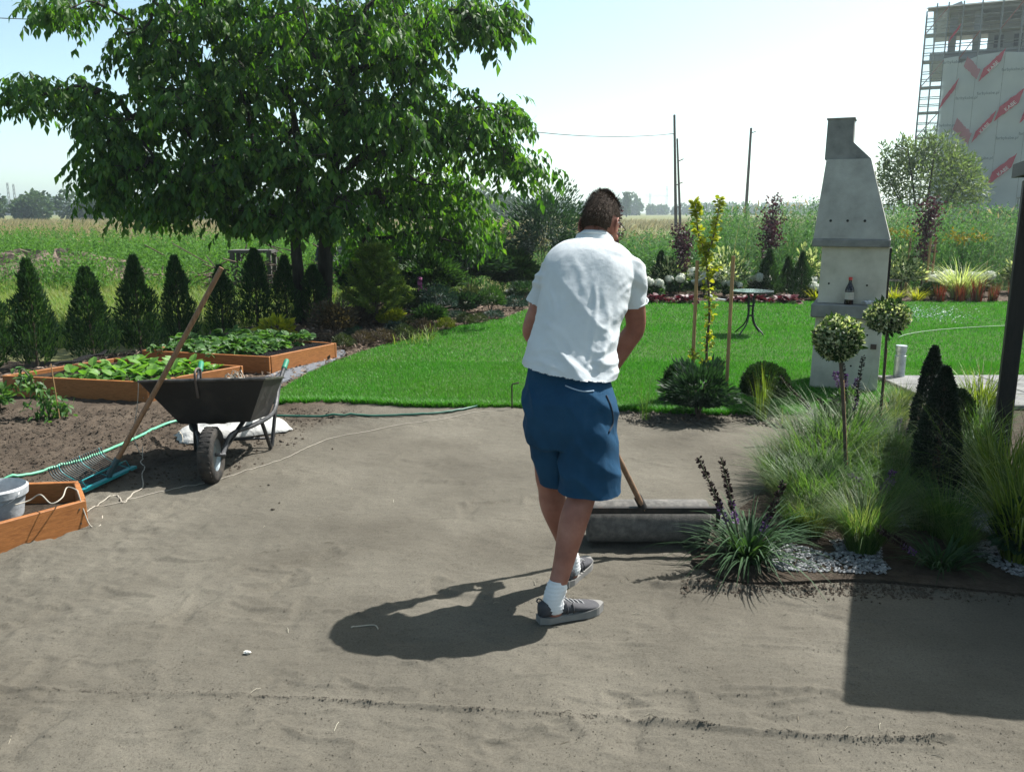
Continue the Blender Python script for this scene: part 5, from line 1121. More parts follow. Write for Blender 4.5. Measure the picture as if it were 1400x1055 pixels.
for i, (px, py, tp, w, m, lab) in enumerate([(588, 444, 420, 40, M_SHRUB, 'small fresh green shrub behind the yellow tufted plant'), (632, 430, 404, 44, M_SHRUBD, 'small dark shrub between the dwarf spruce and ball pine'), (560, 432, 398, 50, M_SHRUBD, 'dark shrub beside the pink foxglove'), (648, 418, 396, 40, M_HEATH, 'dull green shrub behind the ball shaped pine'), (720, 414, 388, 46, M_SHRUBD, 'dark shrub at the back corner of the lawn'), (535, 446, 424, 36, M_YEL, 'low lime green plant below the young pine'), (490, 448, 424, 40, M_HEATHR, 'reddish low shrub between the purple shrub and the pine'), (760, 410, 380, 44, M_SHRUB, 'green shrub beyond the lawn behind the man')]):
    place_bush('border_shrub', lab, 'shrub', px, py, tp, w, 1500, .07, .028, m, 300 + i, lump=.35)
hm = [(M_HEATH, 'low green heather mound along the lawn edge'), (M_HEATHR, 'low brownish heather mound along the lawn edge'), (M_YEL, 'small yellow tufted plant among the heathers'), (M_SPRUCE, 'small grey green tuft among the heathers')]
def heath(mi, seed):
    b = MB(); bush_mesh(b, (0, 0, .42), (.5, .5, .5), 1500, .16, .03, seed, up=1.0, lump=.25); s = MB(); stems(s, (0, 0, -.05), 6, .7, .35, .02, seed)
    return two('heather', hm[mi][1], 'heather' if mi < 2 else 'plant', [('foliage', b, hm[mi][0]), ('stem', s, M_TWIG)], 'heathers along the lawn' if mi != 2 else None)
HK = [Kind(heath(i, 60 + i)) for i in range(4)]
for i, (px, py, tp, w, mi) in enumerate(hk):
    g = G(px, py); s = w / FPX * g[1]; HK[mi](g, i * 2.1, (s, s, HT(px, py, tp) * 1.05), label=['low grey green heather mound, first from the strawberry bed', 'brown heather mound, first brown one from the strawberry bed', 'brown heather mound between two others in front of the pine', 'green heather mound in front of the cut canes', 'brown heather mound next to the yellow tufted plant', None, 'green mound just beyond the yellow tufted plant', 'green mound in front of the ball shaped pine', 'grey tuft at the end of the heathers below the ball pine', 'green mound in second row beside the cut canes', 'grey tuft at the foot of the dwarf spruce', 'grey tuft below the purple brown shrub', 'grey tuft right at the foot of the young pine'][i])
# foxglove
g = G(575, 428); FX = thing('foxglove', 'tall foxglove with pink flower spikes in the left border', 'foxglove', g); b = MB(); s = MB(); r = np.random.default_rng(53)
for dx, tp in ((0, 378), (.09, 392)):
    h = HT(575, 428, tp); c = g + [dx, 0, 0]; s.tube([c, c + Z3 * h], [.008, .004], 5); n = 60; t = r.uniform(.5, 1, n); a = r.uniform(0, 6.28, n); b.leaves(np.c_[np.full(n, c[0]), np.full(n, c[1]), h * t], np.c_[np.cos(a), np.sin(a), -.5 + 0 * a], np.c_[0 * a, 0 * a, 1 + 0 * a], .05, .035, prof=(.4, 1, .8))
b.build('flowers', leafmat('pink_bell', [(.35, .06, .22), (.5, .15, .36)], .3, tcol=(1, 1, 1)), FX); s.build('stem', M_STEM, FX); b = MB(); bush_mesh(b, g + Z3 * .12, (.2, .2, .12), 90, .2, .07, 8, tiny=False); b.build('leaves', M_SHRUB, FX)
for i, (px, py, tp, w, m, lab) in enumerate([(545, 408, 325, 90, M_SHRUBD, 'dark leafy shrub under the walnut behind the pine'), (640, 404, 318, 110, M_SHRUBD, 'broad dark shrub behind the ball shaped pine'), (590, 412, 352, 70, M_SHRUB, 'mid green shrub between two darker ones under the walnut'), (700, 402, 345, 60, M_SHRUB, 'loose green shrub near the left back corner of the lawn'), (495, 410, 350, 60, M_SHRUBD, 'dark shrub beside the composter under the walnut')]):
    place_bush('garden_shrub', lab, 'shrub', px, py, tp, w, 5200, .11, .045, m, 20 + i, lump=.45)
place_bush('tall_bush', 'tall grey green bush beyond the lawn beside the head of the man', 'bush', 745, 398, 256, 105, 9000, .09, .03, leafmat('grey_green_leaf', [(.012, .032, .022), (.024, .055, .036), (.05, .09, .06)], .3), 27, lump=.5)
# laid stems beside the pine
r = np.random.default_rng(54); g = G(555, 446); b = MB()
for k in range(5): a = g + np.array([r.normal() * .08, r.normal() * .05, .06 + .02 * k]); b.tube([a - np.array([.45, .15, .06]), a + np.array([.55, .35, .12])], .008, 5)
tag(b.build('cut_canes', M_TWIG), 'bundle of pale cut canes lying in the left border', 'canes')

# composter behind the walnut trunk
g = G(462, 391); hC = HT(462, 391, 322); CP = thing('composter', 'dark tapered plastic composter behind the walnut trunks', 'composter', g); CP.rotation_euler = (0, 0, R(-32)); w0 = 26 / FPX * g[1]; w1 = w0 * .62
M_CP = plain('dark_blue_plastic', (.010, .016, .028), .6)
MB().add(*frus(g[0] - w0, g[0] + w0, 0, g[0] - w1, g[0] + w1, hC, g[1] - w0, g[1] + w0, g[1] - w1, g[1] + w1)).build('bin', M_CP, CP)
for fx in range(2):
    for i in range(9):
        t = (i + .6) / 9.6; w = w0 + (w1 - w0) * t; z = hC * t
        if fx: MB().bar(g + [w + .008, -w * .92, z], g + [w + .008, w * .92, z], .02, hC * .055).build('rib', M_CP, CP)
        else: MB().bar(g + [-w * .92, -w - .008, z], g + [w * .92, -w - .008, z], .02, hC * .03).build('rib', M_CP, CP)
MB().bevbox(g + Z3 * (hC + .02), (w1 * 2.15, w1 * 2.15, .04), .012).build('lid', M_CP, CP)

# ---- vegetables in the raised beds
def rosette(seed, nl, L, W, pet, mat, label, cat, name, group, tri):
    g = np.random.default_rng(seed); a = np.arange(nl) * 2.4 + g.normal(size=nl) * .3; e = g.uniform(.2, 1.1, nl); d = np.c_[np.cos(a) * np.cos(e), np.sin(a) * np.cos(e), np.sin(e)]; pl = pet * g.uniform(.6, 1.1, nl)
    b = MB(); s = MB(); T = d * pl[:, None]; 
    for t, p in zip(T, d): s.tube([[0, 0, 0], t * .6 + Z3 * .005, t], .0025, 4)
    side = nrm(np.cross(d, Z3)); N = np.cross(side, d)
    for k in ((-1, 0, 1) if tri else (0,)):
        D = d * (.5 if k else 1) + side * k * .8 - Z3 * .25; b.leaves(T, D, N + g.normal(size=(nl, 3)) * .25, L * g.uniform(.8, 1.15, nl), W, prof=(.2, .9, 1, .8, .15), droop=.3, fold=.25)
    return two(name, label, cat, [('leaves', b, mat), ('stalks', s, M_STEM)], group)
ST = [Kind(rosette(70 + i, 15, .065, .06, .13, M_STRAW, 'strawberry plant with toothed leaves in the far orange bed', 'strawberry', 'strawberry_plant', 'strawberries in the far orange bed', True)) for i in range(2)]
LE_ = [Kind(rosette(74 + i, 11, .15, .12, .10, M_LETT, 'bright green leafy vegetable in the orange bed behind the wheelbarrow', 'vegetable', 'leafy_vegetable', 'leafy greens in the near planted bed', False)) for i in range(2)]
r = np.random.default_rng(55)
def fillbed(inn, nx, ny, u0, u1, v0, v1, z, kinds, s0, s1):
    c = 0
    for i in range(nx):
        for k in range(ny):
            u = u0 + (u1 - u0) * (i + .5 + r.normal() * .12) / nx; v = v0 + (v1 - v0) * (k + .5 + r.normal() * .12) / ny
            p = (inn[0] * (1 - u) + inn[1] * u) * (1 - v) + (inn[3] * (1 - u) + inn[2] * u) * v; kinds[c % len(kinds)]((p[0], p[1], z), r.uniform(0, 6.28), r.uniform(s0, s1)); c += 1
fillbed(inB, 9, 4, .03, .80, .02, .98, .16, ST, .9, 1.25)
fillbed(inA, 8, 4, .3, .97, .05, .95, .15, LE_, .45, .8)
# tomato with cane
g = G(68, 572); TM = thing('tomato_plant', 'drooping tomato plant tied to a thin cane on bare soil', 'tomato', g); b = MB(); s = MB()
MB().tube([g + [.10, -.03, -.05], g + [.075, -.03, .45]], .005, 6).build('cane', M_STAKE, TM)
P = spline([g, g + [-.03, 0, .14], g + [-.10, 0, .30], g + [-.17, 0, .40], g + [-.20, 0, .34]], 6); s.tube(P, .007, 6); s.build('stem', M_STEM, TM)
r = np.random.default_rng(56)
for k, (c, n, sp) in enumerate(((g + [0, 0, .10], 130, .075), (g + [-.07, 0, .25], 40, .045), (g + [-.16, 0, .36], 36, .045), (g + [-.20, 0, .27], 20, .04))):
    p = c + r.normal(size=(n, 3)) * sp * np.array([1, .8, .7]); b.leaves(p, r.normal(size=(n, 3)) * .7 - Z3 * .7, r.normal(size=(n, 3)) * .5 + Z3, r.uniform(.045, .08, n), .034, prof=(.2, 1, .6, .08), droop=.3)
b.v[-1][:, 2] = np.maximum(b.v[-1][:, 2], .005); b.build('leaves', M_STRAW, TM)
g2 = G(2, 560); place_bush('vine_plant', 'leafy plant at the left end of the near planted bed', 'plant', 0, 560, 528, 26, 160, .07, .04, M_STRAW, 9, tiny=False)

# ---- strip in front of the lawn: staked golden elm and evergreens
g = G(970, 545); EL = thing('golden_elm', 'slender young tree with bright yellow leaves between two stakes', 'tree', g); s = MB(); b = MB(); r = np.random.default_rng(57)
trk = spline([g - Z3 * .03, A(966, 480, g[1]), A(970, 430, g[1]), A(967, 370, g[1]), A(964, 345, g[1])], 5); s.tube(trk, np.linspace(.013, .008, len(trk)), 7)
for pts in ([(964, 345), (955, 320), (952, 290), (951, 276)], [(966, 350), (975, 325), (981, 295), (984, 272)]):
    P = spline([A(x, y, g[1]) for x, y in pts], 6); s.tube(P, np.linspace(.008, .003, len(P)), 6); i = r.integers(len(P), size=150); d = rdir(150, r) * [1, 1, .5]
    b.leaves(P[i] + d * r.uniform(.004, .026, 150)[:, None], d + Z3 * .3, Z3 + r.normal(size=(150, 3)) * .6, r.uniform(.032, .055, 150), .036, prof=(.2, 1, .9, .1), droop=.2)
i = r.integers(4, len(trk), size=210); d = rdir(210, r) * [1, 1, .5]; b.leaves(trk[i] + d * r.uniform(.005, .05, 210)[:, None], d, Z3 + r.normal(size=(210, 3)) * .6, r.uniform(.03, .05, 210), .034, prof=(.2, 1, .9, .1))
for pts in ([(968, 500), (955, 490), (945, 483)], [(970, 505), (985, 500), (993, 493)], [(968, 380), (975, 372), (985, 366)]):
    P = spline([A(x, y, g[1] - .03) for x, y in pts], 5); s.tube(P, .004, 5); i = r.integers(len(P), size=34); b.leaves(P[i] + r.normal(size=(34, 3)) * .012, rdir(34, r), Z3 + r.normal(size=(34, 3)) * .6, .04, .034, prof=(.2, 1, .9, .1))
b.build('leaves', M_YEL, EL); s.build('trunk', M_TWIG, EL)
for (px, py, tp, off, lab) in ((945, 545, 356, .0, 'wooden stake on the left of the golden leaved tree, tied with tape'), (992, 552, 350, 0, 'wooden stake standing beside the round box shrub')):
    q = G(px, py); h = HT(px, py, tp); tag(MB().tube([q - Z3 * .1, q + Z3 * h * .5, q + Z3 * h], .0155, 12).build('wooden_stake', M_STAKE, smooth='auto'), lab, 'stake')
q = [A(945, 384, G(945, 545)[1]), A(958, 382, g[1]), A(967, 374, g[1] - .01), A(958, 376, g[1] + .01)]; tag(MB().tube(spline(q, 5), [.006] * 16, 5).build('tie_tape', M_TAPE), 'white tape tying the golden tree to its left stake', 'tape')
q = [A(992, 410, G(992, 552)[1] - .02), A(980, 408, g[1]), A(968, 402, g[1]), A(980, 412, g[1])]; tag(MB().tube(spline(q, 5), [.007] * 16, 5).build('tie_tape', M_TAPE), 'white tape tying the golden tree to its right stake', 'tape')
place_bush('spruce_bush', 'dark spruce shrub with layered shoots below the golden tree', 'spruce', 955, 572, 507, 80, 4200, .06, .014, M_SHRUBD, 31, lump=.5, up=.25)
place_bush('box_shrub', 'dark rounded shrub behind the layered spruce shrub', 'shrub', 926, 552, 497, 44, 3200, .028, .016, M_BOX, 32, lump=.12)
place_bush('box_ball', 'round clipped box ball beside the wooden stake', 'shrub', 1044, 560, 498, 66, 6000, .026, .016, M_BOX, 33, lump=.06, shell=.75)
def strip_grass(px, py, tp, n, mat, seed, lab, W=.006, **k):
    q = G(px, py); h = HT(px, py, tp); o = grass('tuft_grass', n, h * 1.12, W, mat, seed, spread=.045, label=lab, **k); o.location = tuple(q); return o
strip_grass(1040, 574, 498, 60, M_MISC, 41, 'upright yellow green grass tuft in front of the box ball', .009, lean=(.0, .16), bend=(.0, .2), grav=(0, .12))
strip_grass(882, 573, 505, 34, M_STIPA, 42, 'thin sparse grass tuft at the sand edge left of the spruce', .004, lean=(.0, .25), bend=(.0, .3), grav=(0, .2))
r = np.random.default_rng(58)
q = G(1070, 575); strip_grass(1072, 580, 548, 26, M_STIPAG, 43, 'small dry grass tuft on the earth strip', .003, lean=(.1, .7))

# ---- gravel bed on the right
def standard(px, py, bx, by, rad, n, seed, lab):
    g = G(px, py); c = A(bx, by, g[1]); R0 = rad / FPX * g[1]; root = thing('euonymus_standard', lab, 'tree', g); r = np.random.default_rng(seed)
    d = rdir(n, r); p = c + d * R0 * (r.uniform(.72, 1.05, n) * (1 + .12 * vnoise(d[:, 0] * 3, d[:, 1] * 3 + d[:, 2] * 2, seed)))[:, None] * np.array([1, 1, .92 if seed == 81 else .72])
    b = MB(); b.leaves(p, d * .6 + r.normal(size=(n, 3)) * .6 + Z3 * .2, d + r.normal(size=(n, 3)) * .4, r.uniform(.018, .029, n), .0145, prof=(.15, 1, .8, .1), droop=.1); b.build('crown', M_VARI, root)
    b = MB(); bush_mesh(b, c, (R0 * .8,) * 3, 900, .04, .022, seed + 1, flat=False, shell=.2); b.build('inner_leaves', M_BOX, root)
    MB().tube(spline([g - Z3 * .03, g * .5 + c * .5 + np.array([.006, 0, 0]), c], 5), .0095, 8).build('stem', M_TWIG, root, smooth=True)
    MB().tube([g + [.018, .01, -.05], g * .25 + c * .75 + np.array([.016, .01, 0])], .006, 6).build('support_cane', M_STAKE, root)
standard(1158, 690, 1147, 462, 31, 2700, 81, 'ball of cream variegated leaves on a thin stem in front of the barbecue')
standard(1199, 606, 1214, 433, 28, 2700, 83, 'flatter variegated leaf ball on a stem just right of the barbecue shelf')
def spike(mbs, base, tip, r, rad=.011, fl=(.35, .52), buds=150):
    S, B, F = mbs; base = np.asarray(base); tip = np.asarray(tip); L = np.linalg.norm(tip - base); mid = base * .5 + tip * .5 + np.array([0, 0, .03 * L]); P = spline([base, mid, tip], 8); S.tube(P, np.linspace(.005, .003, len(P)), 6)
    def put_(mb, t0, t1, n, l, rr):
        t = r.uniform(t0, t1, n); i = (t * (len(P) - 1)).astype(int); f = (t * (len(P) - 1) - i)[:, None]; i2 = np.minimum(i + 1, len(P) - 1); c = P[i] * (1 - f) + P[i2] * f
        ax = nrm(P[i2] - P[i] + 1e-9); d = rdir(n, r); d = nrm(d - (d * ax).sum(1, keepdims=True) * ax * .7); mb.leaves(c + d * rr * .4, d + ax * .5, rdir(n, r), l, l * .6, prof=(.4, 1, .7), droop=0)
    put_(B, fl[1] - .04, 1, buds, .016, rad); put_(F, fl[0], fl[1] + .03, 40, .015, rad)
def liatris(name, label, g, n, L, spikes, seed, W=.011, mat=None, lean=(.25, .85)):
    root = thing(name, label, 'flower', g); r = np.random.default_rng(seed); a = r.uniform(0, 6.28, n); q = r.uniform(0, .07, n); b = MB()
    b.blades(np.c_[np.cos(a) * q, np.sin(a) * q, np.full(n, .005)] + g, a + r.normal(size=n) * .4, r.uniform(L * .55, L, n), W * r.uniform(.7, 1.2, n), r.uniform(*lean, n), r.uniform(.1, .45, n), r.uniform(.2, .62, n), 6); b.v[-1][:, 2] = np.maximum(b.v[-1][:, 2], .006); b.build('leaves', mat or M_LIRI, root)
    for tip in spikes:
        m = (MB(), MB(), MB()); t = np.asarray(tip, float); bs = g * .6 + np.array([t[0], t[1], 0]) * .4 if False else g + (t - g) * [.12, .12, 0]; spike(m, bs, t, r)
        st = m[0].build('flower_spike', M_STEM, root); m[1].build('seed_heads', M_BUD, st); m[2].build('florets', M_PURFL, st)
g = G(1022, 768); liatris('blazing_star', 'strap leaved plant with dark spikes at the front corner of the gravel bed', g, 270, .43, [A(955, 626, g[1] - .02), A(986, 626, g[1]), A(1071, 660, g[1] + .03)], 91, .013)
g = G(1285, 778); liatris('blazing_star', 'dark strap leaved clump with one leaning spike in the shade', g, 130, .26, [A(1203, 723, g[1] - .05)], 92, .011)
g = G(1160, 612); liatris('blazing_star', 'flowering clump with leaning purple spikes at the foot of the barbecue', g, 110, .40, [A(1066, 514, g[1] + .2), A(1152, 496, g[1]), A(1180, 488, g[1] + .1), A(1120, 545, g[1] - .1)], 93, .008, M_STIPA, (.1, .6))
GS = [Kind(grass('feather_grass', 620, .42, .0044, M_STIPA, 95, spread=.07, lean=(.05, .45), bend=(.15, .55), grav=(.05, .5), label='soft green feather grass clump in the gravel bed')), Kind(grass('feather_grass', 520, .42, .004, M_STIPAG, 96, spread=.07, lean=(.05, .5), bend=(.2, .6), grav=(.1, .5), label='pale straw tinted feather grass clump in the gravel bed'))]
for i, (px, py, tp, k, sx) in enumerate([(1178, 758, 655, 0, 1.0), (1176, 752, 640, 1, .9), (1105, 706, 600, 0, 1.2), (1120, 660, 545, 0, 1.3), (1075, 690, 620, 1, 1.0), (1150, 640, 520, 0, 1.3), (1180, 612, 540, 1, 1.2), (1215, 590, 520, 1, 1.2), (1110, 735, 655, 1, .9), (1225, 680, 590, 0, 1.2), (1255, 725, 650, 0, 1.0), (1230, 560, 510, 1, 1.0), (1060, 668, 590, 0, 1.0), (1130, 600, 545, 0, 1.1), (1140, 700, 610, 0, 1.2), (1205, 715, 620, 0, 1.1), (1165, 680, 590, 0, 1.2), (1090, 730, 660, 0, 1.0), (1290, 735, 640, 0, 1.2), (1225, 640, 560, 0, 1.2), (1310, 760, 690, 0, 1.0), (1195, 660, 570, 1, 1.1), (1085, 650, 570, 1, 1.1), (1335, 610, 530, 0, 1.2), (1290, 660, 580, 0, 1.2)]):
    g = G(px, py); h = HT(px, py, tp) / .42; o = GS[k](g, i * 1.7, (h * sx, h * sx, h * 1.12)); o['group'] = 'feather grasses in the gravel bed'
# golden miscanthus at the gazebo post
for i, (px, py, tp, n, L, lab) in enumerate([(1372, 700, 545, 420, 1, 'tall arching golden grass around the foot of the gazebo post'), (1340, 568, 495, 240, 1, 'bright yellow green grass clump beside the pale paving'), (1325, 660, 555, 300, 1, 'mid green arching grass beside the dark clipped cones'), (1400, 770, 590, 360, 1, 'broad grass clump in front of the gazebo post')]):
    g = G(px, py); h = HT(px, py, tp); o = grass('ornamental_grass', n, h * 1.25, .009, [M_MISC, M_MISC, M_STIPA, M_MISC][i], 100 + i, spread=.10, lean=(.02, .4), bend=(.1, .5), grav=(.05, .55), label=lab, segs=6); o.location = tuple(g)
# pale bottlebrush ears above the shade
r = np.random.default_rng(59); g = G(1330, 690); FT = thing('fountain_grass', 'grass with pale bottle brush ears leaning over the gravel', 'grass', g); b = MB(); e = MB()
b.blades(np.repeat(g[None], 160, 0) + np.c_[r.normal(size=(160, 2)) * .05, np.zeros(160)], r.uniform(0, 6.28, 160), r.uniform(.3, .55, 160), .006, r.uniform(.1, .6, 160), .4, .4, 6)
for (x, y, x2, y2) in ((1262, 555, 1292, 600), (1282, 610, 1300, 632), (1225, 608, 1250, 616), (1320, 600, 1342, 640), (1268, 655, 1285, 690), (1325, 640, 1338, 660), (1280, 644, 1298, 652), (1312, 565, 1322, 590)):
    P0, P1 = A(x, y, g[1] - .1), A(x2, y2, g[1] - .1); n = 90; t = r.random((n, 1)); ax = nrm(P1 - P0); e.quads(P0 + (P1 - P0) * t, rdir(n, r) * .8 - ax * .6, rdir(n, r), .022, .003); b.tube(spline([P0, P1, (P1 + g) / 2 + Z3 * .1, g], 5), .0018, 4)
b.build('blades', M_STIPA, FT); e.build('ears', M_STIPAG, FT)
# salvias
def salvia(px, py, tp, seed, lab, n=9):
    g = G(px, py); h = HT(px, py, tp); root = thing('salvia', lab, 'flower', g); r = np.random.default_rng(seed); b = MB(); bush_mesh(b, g + Z3 * h * .25, (.11, .11, h * .28), 260, .05, .02, seed); b.build('leaves', M_SHRUB, root)
    for k in range(n):
        m = (MB(), MB(), MB()); a = r.uniform(0, 6.28); t = g + np.array([math.cos(a) * .11, math.sin(a) * .11, h * r.uniform(.75, 1)]); spike(m, g + Z3 * .02, t, r, .007, (.55, .97), 14)
        st = m[0].build('flower_spike', M_STEM, root); m[2].build('florets', M_PURFL, st); m[1].build('buds', M_PURFL, st)
salvia(1187, 705, 642, 111, 'small salvia with upright purple spikes behind the feather grass')
salvia(1216, 625, 575, 112, 'purple salvia left of the dark clipped cones')
salvia(1155, 560, 508, 113, 'purple flowered salvia right against the barbecue base', 6)
# dark clipped cones
def cone(px, py, tp, w, seed, lab, prof=([0, .15, .5, .85, 1], [.8, 1, .85, .4, .04])):
    g = G(px, py); h = HT(px, py, tp); R0 = w / 2 / FPX * g[1]; root = thing('clipped_conifer', lab, 'conifer', g); r = np.random.default_rng(seed); n = 9000; t = r.random(n); a = r.uniform(0, 6.28, n); q = np.interp(t, *prof) * R0 * np.sqrt(r.uniform(.45, 1, n)) * (1 + .2 * vnoise(a * 2, t * 9, seed))
    P = g + np.c_[np.cos(a) * q, np.sin(a) * q, t * h]; b = MB(); b.quads(P, np.c_[np.cos(a), np.sin(a), .7 + 0 * a] + r.normal(size=(n, 3)) * .5, r.normal(size=(n, 3)), r.uniform(.015, .03, n), .012); b.build('foliage', M_DARKCON, root)
    MB().tube([g - Z3 * .03, g + Z3 * h * .9], [.03, .006], 7).build('trunk', M_TWIG, root)
cone(1274, 690, 503, 66, 121, 'dark clipped conifer cone in the middle of the gravel bed')
cone(1262, 632, 475, 46, 122, 'narrower dark conifer cone rising behind the other cone')
place_bush('clipped_box', 'low dark clipped box shrub beside the conifer cones', 'shrub', 1303, 610, 534, 44, 5200, .024, .014, M_DARKCON, 123, lump=.05, shell=.7)
place_bush('trailing_plant', 'broad leaved plant at the front right of the gravel bed', 'plant', 1392, 770, 690, 60, 500, .06, .04, M_SHRUBD, 124, tiny=False)
# ================================================================ back border, meadow and distance
# ---- back border
def hydrangea(seed, nb):
    r = np.random.default_rng(seed); root = thing('hydrangea', 'hydrangea', 'hydrangea'); b = MB(); bush_mesh(b, (0, 0, .30), (.36, .34, .30), 420, .12, .075, seed, tiny=False, lump=.2); b.build('leaves', M_SHRUB, root); s = MB(); stems(s, (0, 0, 0), 6, .5, .25, .006, seed); s.build('stems', M_STEM, root)
    for k in range(nb):
        a = 6.28 * k / nb + r.normal() * .3; c = np.array([math.cos(a) * .26, math.sin(a) * .22, .5 + r.uniform(-.14, .14)]); n = 130; d = rdir(n, r); rr = r.uniform(.13, .19); m = MB(); m.leaves(c + d * rr * np.array([1, 1, .8]), np.cross(d, rdir(n, r)), d, .06, .06, prof=(.3, 1, .3), droop=0); m.ball(c, rr * .8, 8, 6); m.build('flower_head', M_WHITEFL, root)
    return root
HY = [Kind(hydrangea(130, 6)), Kind(hydrangea(131, 4))]
for i, (px, py, tp, lab) in enumerate([(893, 408, 381, 'white hydrangea partly behind the arm of the man'), (922, 405, 376, 'white hydrangea left of the stakes in the back border'), (962, 405, 366, 'white hydrangea seen between the two stakes'), (1000, 408, 384, 'white hydrangea just right of the stakes'), (1038, 406, 376, 'white hydrangea directly behind the bistro table'), (1100, 407, 378, 'white hydrangea beside the barbecue in the back border'), (1116, 411, 388, 'low white hydrangea half hidden by the barbecue'), (1338, 406, 372, 'pale hydrangea behind the red grasses'), (1280, 404, 372, 'small pale hydrangea beside the striped grass'), (1400, 405, 370, 'pale hydrangea behind the gazebo post')]):
    g = G(px, py); h = HT(px, py, tp) / .68; HY[i % 2](g, i * 1.9, h, label=lab, group='white hydrangeas in the back border')
HE = Kind(rosette(140, 30, .085, .075, .09, M_REDH, 'dark red leaved low plant edging the back of the lawn', 'heuchera', 'heuchera', 'red edging plants along the lawn', False))
for i, px in enumerate([868, 884, 899, 914, 929, 941, 1001, 1017, 1034, 1050, 1066, 1079]): HE(G(px, 415 + (i % 2)), i * 1.1, 1.0 + .25 * (i % 3))
vb = [(990, 406, 340, 80, 'tall variegated dogwood behind the right stake'), (1102, 405, 338, 36, 'variegated dogwood beside the barbecue hood'), (1232, 404, 345, 52, 'variegated dogwood right of the barbecue'), (915, 402, 352, 50, 'variegated dogwood left of the stakes'), (1392, 402, 350, 44, 'variegated dogwood behind the gazebo post')]
for i, (px, py, tp, w, lab) in enumerate(vb): place_bush('dogwood', lab, 'dogwood', px, py, tp, w, 900, .085, .045, M_VARI, 150 + i, tiny=False, up=.8, lump=.3, shell=.25)
TK = Kind(thuja(3))
for px, py, tp, lab in ((1049, 407, 343, 'small dark thuja behind the bistro table'), (1094, 410, 346, 'small dark thuja beside the barbecue body'), (902, 402, 345, 'small dark thuja among the hydrangeas near the man'), (1075, 404, 352, 'slim dark thuja between two others in the back border')):
    g = G(px, py); h = HT(px, py, tp); TK(g, px, (h * .8, h * .8, h), label=lab, group='young thujas in the back border')
def sapling(px, py, tp, w, seed, lab, mat, stakes=0):
    g = G(px, py); h = HT(px, py, tp); R0 = w / 2 / FPX * g[1]; root = thing('purple_sapling', lab, 'tree', g); r = np.random.default_rng(seed); s = MB(); b = MB(); s.tube([g - Z3 * .02, g + Z3 * h * .5, g + Z3 * h], [.018, .013, .004], 6)
    for k in range(16):
        t = r.uniform(.35, 1); a = r.uniform(0, 6.28); e = g + np.array([math.cos(a) * R0 * r.uniform(.5, 1), math.sin(a) * R0, h * min(1.02, t + .14)]); st = g + Z3 * h * t * .92; s.tube([st, e], [.006, .003], 4)
        n = 60; q = r.random((n, 1)); b.quads(st * (1 - q) + e * q + r.normal(size=(n, 3)) * .06, r.normal(size=(n, 3)), r.normal(size=(n, 3)), r.uniform(.05, .085, n), .04)
    b.build('crown', mat, root); s.build('trunk', M_TWIG, root)
    for k in range(stakes): q = g + np.array([(-.25, .25, .0)[k], (.1, .1, -.2)[k], 0]); MB().tube([q, q + Z3 * h * .62], .022, 6).build('support_stake', M_STAKE, root)
sapling(1049, 405, 272, 42, 160, 'slim purple leaved sapling behind the bistro table', M_PURP)
sapling(928, 402, 312, 36, 161, 'purple smoke bush left of the golden tree', M_PURP)
sapling(1258, 404, 276, 34, 162, 'purple sapling held by stakes right of the barbecue', M_PURP, 3)
sapling(835, 402, 290, 22, 163, 'thin dark sapling just right of the head of the man', M_PURP)
g = G(1312, 409); o = grass('striped_grass', 420, .95, .02, leafmat('striped_blade', [(.12, .18, .05), (.35, .4, .2), (.6, .62, .42)], .4), 170, spread=.14, lean=(.05, .6), bend=(.15, .5), grav=(.1, .5), label='fountain of cream striped grass behind the red grasses'); o.location = tuple(g)
IM = Kind(grass('blood_grass', 90, .55, .016, leafmat('blood_blade', [(.04, .08, .02), (.10, .03, .018), (.2, .03, .022)], .4, tcol=(1.3, 1, .7)), 171, spread=.10, lean=(0, .25), bend=(0, .2), grav=(0, .1), label='upright red tipped grass clump in the back border'))
for i, px in enumerate((1285, 1311, 1334, 1357, 1386)): o = IM(G(px, 414), i * 1.4, .78 + .12 * (i % 3)); o['group'] = 'red grasses in the back border'
YG = Kind(grass('yellow_sedge', 120, .40, .016, M_YEL, 172, spread=.08, lean=(.1, .7), bend=(.1, .5), grav=(.1, .5), label='low yellow sedge tuft in the back border'))
for i, px in enumerate((1222, 1254, 1116)): o = YG(G(px, 412), i, 1.05, label=['low yellow sedge tuft just right of the barbecue body', 'low yellow sedge tuft beside the small dark box ball', 'low yellow sedge tuft left of the barbecue shelf'][i], group='yellow sedges in the back border')
place_bush('box_ball', 'small dark box ball between the yellow sedge and red grass', 'shrub', 1272, 411, 388, 26, 1800, .05, .03, M_BOX, 173, lump=.06, shell=.7)

